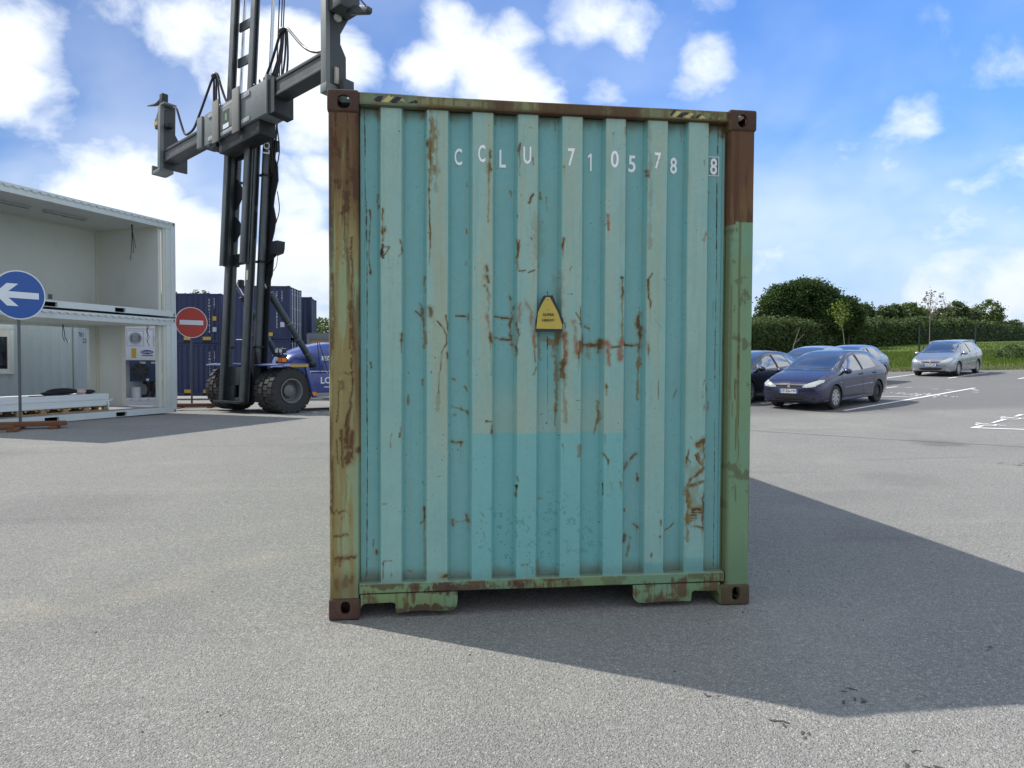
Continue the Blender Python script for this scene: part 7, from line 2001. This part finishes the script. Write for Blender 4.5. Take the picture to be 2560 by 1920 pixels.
# --- the big tree, in three masses
b = at_px(2010, 74)
limb_tree('broad_tree', 'big dark round-topped tree rising behind the left end of the hedge', b, 7.6,
          [((.3, 0, 4.9), (2.5, 2.3, 2.55)), ((-2.6, .3, 4.5), (1.9, 1.7, 2.2)), ((1.9, -.2, 4.1), (2.0, 1.8, 2.2)), ((-.9, 0, 5.4), (1.9, 1.8, 1.8)), ((-3.9, .2, 3.2), (1.3, 1.3, 1.3)), ((.6, 0, 3.0), (3.6, 2.0, 1.6)), ((-2.8, 0, 2.6), (2.4, 1.8, 1.5)), ((2.3, .2, 5.0), (1.5, 1.6, 1.6)), ((3.2, 0, 3.4), (1.3, 1.4, 1.5)), ((-3.6, 0, 4.6), (1.0, 1.2, 1.1))], M_LEAFD, .125, 1650, 42, .30, tr=.34, limbs=16)
b = at_px(2118, 76)
limb_tree('broad_tree', 'smaller dark tree joined to the right flank of the big round-topped tree', b, 5.8,
          [((-.2, 0, 4.1), (1.15, 1.1, 1.5)), ((.5, .1, 3.1), (1.1, 1.1, 1.5)), ((-.7, 0, 2.8), (1.2, 1.2, 1.4))], M_LEAFD, .125, 330, 34, .28, tr=.16)
# --- trees strung out along the hedge, far right
far = [(2154, 92, 5.0, 2.4, M_LEAFM, 'mid green bushy tree just right of the big dark tree, above the hedge'), (2206, 99, 5.0, 2.0, M_LEAFM, 'small tree with two bumps, second tree right of the big dark tree'), (2232, 101, 5.2, 1.8, M_LEAFD, 'narrow dark tree left of the red roof beyond the hedge'),
       (2264, 106, 5.6, 3.2, M_LEAFB, 'rounded bright green tree behind the red roof beyond the hedge'), (2300, 108, 4.9, 2.6, M_LEAFB, 'low bright tree right of the red roof'), (2352, 114, 5.4, 3.2, M_LEAFP, 'pale green tree beyond the hedge behind the copper-leaved sapling'),
       (2391, 117, 6.6, 3.4, M_LEAFM, 'ragged upright tree beyond the hedge, above the silver estate car'), (2426, 123, 5.9, 2.2, M_LEAFP, 'pale feathery tree beyond the hedge, left of the rounded tall one'), (2468, 126, 7.4, 5.6, M_LEAFB, 'tallest rounded tree on the far right of the hedge'),
       (2534, 138, 5.0, 2.6, M_LEAFM, 'low tree at the far right end of the hedge')]
for (px, d, h, w, mt, lab) in far:
    b = at_px(px, d); q = random.Random(px)
    lobes = [((0, 0, h-.42*w*.75), (w*.42, w*.42, w*.40)), ((-w*.27, 0, h-.62*w), (w*.34, w*.34, w*.36)), ((w*.28, 0, h-.66*w), (w*.34, w*.34, w*.36)), ((0, 0, h*.45), (w*.5, w*.5, h*.3))]
    lobes = [((c[0]+q.uniform(-.1, .1)*w, c[1], c[2]), r) for c, r in lobes]
    limb_tree('far_tree', lab, b, h, lobes, mt, .17, int(150+95*w), 16, .27, tr=.12, limbs=4)
# --- a red-roofed house just showing over the hedge
hb = at_px(2262, 116)
H_ = thing('house', 'low house with red tiled roof just showing over the hedge', 'house', hb, R(20))
MB().box(-3.5, 3.5, 0, 5, -.2, 3.9).build('wall', simple('cream_wall', (.42, .38, .30), .8), H_); MB().prism([(-.4, 3.9), (5.4, 3.9), (2.5, 5.05)], 'x', -3.8, 3.8).build('roof', simple('red_roof_tiles', (.30, .10, .06), .8, var=.25, scale=5), H_)
MB().box(2.2, 2.8, 2.6, 3.1, 4.6, 5.5).build('chimney', simple('brick_chimney', (.25, .11, .07), .85), H_)
# --- young trees planted along the verge
def sapling(label, px, d, h, lean, mat, clumps, leaf, bark, name='sapling', per=14, rc=.10):
    b = at_px(px, d); T = thing(name, label, 'tree', b, 0, 'young trees along the verge'); rgt = CR.copy(); rgt.z = 0; rgt.normalize()
    top = Vector((0, 0, h))+rgt*lean; st = smooth_path([(0, 0, -.1), Vector((0, 0, h*.35))+rgt*lean*.28, top*.72, top], 4)
    MB().tube(st, [.030*(1-.7*i/(len(st)-1)) for i in range(len(st))], 6).build('trunk', bark, T); P = []
    for (x, z, s) in clumps:
        e = Vector((0, 0, z))+rgt*x+Vector((rgt.y, -rgt.x, 0))*random.uniform(-.35, .35); z0 = max(h*.38, z-.55*abs(x-lean*z/h)-.35); a = Vector((0, 0, z0))+rgt*lean*(z0/h)
        MB().tube([a, a.lerp(e, .5)+Vector((0, 0, -.03)), e], [.012, .008, .004], 5).build('branch', bark, T)
        n = int(per*s); P.append(np.array(e)+rng.normal(size=(n, 3))*rc*s**.5)
        k = max(2, int(3*s)); P.append(np.array([a.lerp(e, t) for t in rng.uniform(.3, .95, k)])+rng.normal(size=(k, 3))*.05)
    P = np.concatenate(P); A, B = leaves(P, leaf); quads('crown', P, A, B, mat, T); return T
cl = []
for (a, c, s) in ((1497, 300, 2.2), (1445, 312, 1.4), (1500, 325, 1.2), (1475, 340, 1.0), (1540, 322, 1.2), (1535, 335, .8), (1558, 352, 1.1), (1425, 362, .9), (1430, 372, .7), (1575, 378, .9), (1412, 395, .7), (1415, 408, .6), (1495, 365, .8), (1450, 358, .6), (1432, 420, .6), (1490, 392, .6), (1500, 415, .7), (1510, 430, .8), (1560, 402, .7), (1425, 440, .6), (1545, 425, .5), (1530, 450, .5), (1490, 440, .9), (1470, 455, .7), (1500, 455, 1.0), (1480, 470, .8), (1455, 345, .5), (1520, 390, .5), (1545, 365, .5), (1440, 395, .4)):
    cl.append(((a-1478)*.3255/39.1, (1.42+(907-(640+c*.3255))/39.1)-1.36, s))
sapling('slender sapling with sparse copper leaves standing behind the silver estate car', 2321, 46, 4.45, .03, M_LEAFR, cl, .062, M_BARKP, per=9, rc=.085)
cl = []
for (a, c, s) in ((775, 380, 1.6), (765, 395, 1.2), (720, 398, .9), (735, 420, .9), (730, 445, .9), (745, 470, 1.1), (740, 500, .9), (810, 405, 1.3), (805, 430, 1.0), (835, 445, 1.1), (838, 470, 1.1), (825, 490, 1.1), (790, 480, 1.2), (775, 510, 1.3), (760, 530, 1.0), (795, 530, 1.0), (780, 440, .9), (770, 415, .9), (815, 515, .9), (750, 455, .7)):
    cl.append(((a-838)*.3255/38.3, (1.42+(907-(640+c*.3255))/38.3)-1.38, s))
sapling('lime green sapling leaning left above the light blue hatchback', 2113, 47, 3.7, -.42, M_LEAFY, cl, .075, M_BARKP, per=16, rc=.12)
bs = at_px(1977, 47); T_ = thing('bare_sapling', 'leafless forked sapling leaning right above the pale silver hatchback', 'tree', bs, 0, 'young trees along the verge'); rg = Vector((CR.x, CR.y, 0)).normalized()
MB().tube([(0, 0, -.1), rg*.15+Vector((0, 0, 1.1)), rg*.55+Vector((0, 0, 2.3))], [.03, .022, .008], 6).build('trunk', M_BARKP, T_); MB().tube([rg*.16+Vector((0, 0, 1.15)), rg*.5+Vector((0, 0, 1.5)), rg*.85+Vector((0, 0, 1.85))], [.016, .012, .005], 6).build('branch', M_BARKP, T_)
# --- meadow edge: cut verge, tall grass, a bushy clump
def blades(name, label, us_, w0, w1, n, h, wd, mat, dens=None):
    u = rng.uniform(us_[0], us_[1], n); w = w0+(w1-w0)*rng.random(n)**.8; P = np.empty((n, 3))
    for i in range(n):
        x, y = xy(u[i], w[i]); P[i] = (x, y, terr(x, y))
    hh = h*rng.uniform(.55, 1.15, n)*(.75+.5*np.array([mnoise.noise(Vector((a*.35, b*.35, 0))) for a, b in zip(u, w)])); a = rng.uniform(0, 2*PI, n); lean = rng.normal(0, .22, (n, 2))*hh[:, None]
    ex = np.stack([np.cos(a), np.sin(a), np.zeros(n)], 1)*wd; V = np.empty((n, 3, 3), np.float32); V[:, 0] = P-ex; V[:, 1] = P+ex; V[:, 2] = P+np.c_[lean, hh]; V[:, :2, 2] -= .03
    me = bpy.data.meshes.new(name); me.vertices.add(n*3); me.vertices.foreach_set('co', V.ravel()); me.loops.add(n*3); me.polygons.add(n); me.loops.foreach_set('vertex_index', np.arange(n*3, dtype=np.int32)); me.polygons.foreach_set('loop_start', np.arange(0, n*3, 3, dtype=np.int32)); me.materials.append(mat); me.update(calc_edges=True)
    return tag(link_mesh(name, me), label, 'grass', kind='stuff')
blades('cut_grass', 'pale cut grass lying on the verge along the car park edge', (8, 36), 34.75, 37.6, 26000, .13, .030, M_MOWN)
blades('tall_grass', 'tall uncut green grass behind the verge', (9, 42), 37.6, 58, 52000, .42, .030, M_GRASS)
blades('meadow_grass', 'short meadow grass on the slope up to the hedge', (10, 75), 58, 95, 30000, .16, .06, M_GRASS)
for (px, d, lab, s) in ((2545, 43, 'low bushy weed clump in the tall grass at the right edge', 1.0),):
    b = at_px(px, d); T_ = thing('weed_clump', lab, 'shrub', b); P = lumps([((0, 0, .45), (1.0, .8, .55)), ((-.9, .1, .25), (.6, .6, .35))], 90, 22, .14); A, B = leaves(P, .07); quads('foliage', P, A, B, M_LEAFM, T_)
    for k in range(6): MB().tube([(random.uniform(-.5, .5), random.uniform(-.4, .4), 0), (random.uniform(-.7, .7), random.uniform(-.5, .5), .6)], .01, 5).build('stem', M_BARK, T_)
# --- wire mesh fence along the meadow
M_FENCE = simple('dark_green_fence', (.012, .030, .032), .5)
def fence():
    p0, p1 = at_px(2296, 48), at_px(2436, 48.6); T = thing('mesh_fence', 'dark green wire mesh fence on slim posts behind the silver estate car', 'fence', tuple(p0)); d = (p1-p0); d.z = 0; o = p0
    for k in range(3):
        p = p0+d*k; z = terr(p.x, p.y)-o.z; q = p-o
        MB().box(q.x-.035, q.x+.035, q.y-.035, q.y+.035, z-.1, z+2.2).build('post', M_FENCE, T)
        if k < 2:
            mb = MB(); n = 62
            for i in range(1, n):
                r_ = q+d*(i/n); zz = terr(o.x+r_.x, o.y+r_.y)-o.z; mb.tube([(r_.x, r_.y, zz+.08), (r_.x, r_.y, zz+2.12)], .0028, 3)
            e = q+d
            for j in range(11):
                z1, z2 = terr(o.x+q.x, o.y+q.y)-o.z, terr(o.x+e.x, o.y+e.y)-o.z; mb.tube([(q.x, q.y, z1+.1+j*.2), (e.x, e.y, z2+.1+j*.2)], .0035, 3)
            tag(mb.build('mesh_panel', M_FENCE, T), kind='stuff')
    s = p0+d*.07; zs = terr(s.x, s.y)-o.z; q = s-o; MB().box(q.x-.03, q.x+.03, q.y-.03, q.y+.03, zs, zs+.95).build('short_stake', M_BARK, T)
fence()
# --- trees over and beside the far navy containers
for (px, d, h, w, lab) in ((436, 54, 7.75, 2.0, 'leafy tree top showing left of the no entry sign above the navy containers'), (474, 54, 7.45, 1.5, 'thin leafy tree top above the navy containers, middle of three'), (506, 54, 7.75, 2.4, 'leafy tree top above the navy containers beside the lift truck mast')):
    b = at_px(px, d); limb_tree('poplar_tree', lab, b, h, [((0, 0, h-.9), (w*.30, w*.3, .8)), ((w*.25, 0, h-1.6), (w*.35, w*.35, .8)), ((-w*.3, 0, h-1.9), (w*.35, w*.35, .8)), ((0, 0, h-3), (w*.6, w*.6, 1.4))], M_LEAFM, .11, 110, 22, .20, tr=.12, group='trees beyond the navy containers', limbs=7)
b = at_px(812, 52); limb_tree('bushy_tree', 'full bright green tree between the navy containers and the rusty container', b, 5.6, [((0, 0, 4.1), (1.6, 1.4, 1.3)), ((-.9, 0, 3.2), (1.2, 1.2, 1.2)), ((1.2, 0, 3.6), (1.5, 1.3, 1.4)), ((.2, 0, 2.2), (1.9, 1.5, 1.3))], M_LEAFB, .11, 420, 30, .26, tr=.2, group='trees beyond the navy containers')
b = at_px(905, 54); limb_tree('bushy_tree', 'green tree mostly hidden behind the rusty container', b, 6.0, [((0, 0, 4.4), (1.9, 1.6, 1.5)), ((.3, 0, 2.6), (2.2, 1.6, 1.5))], M_LEAFB, .12, 200, 24, .28, tr=.2, group='trees beyond the navy containers')
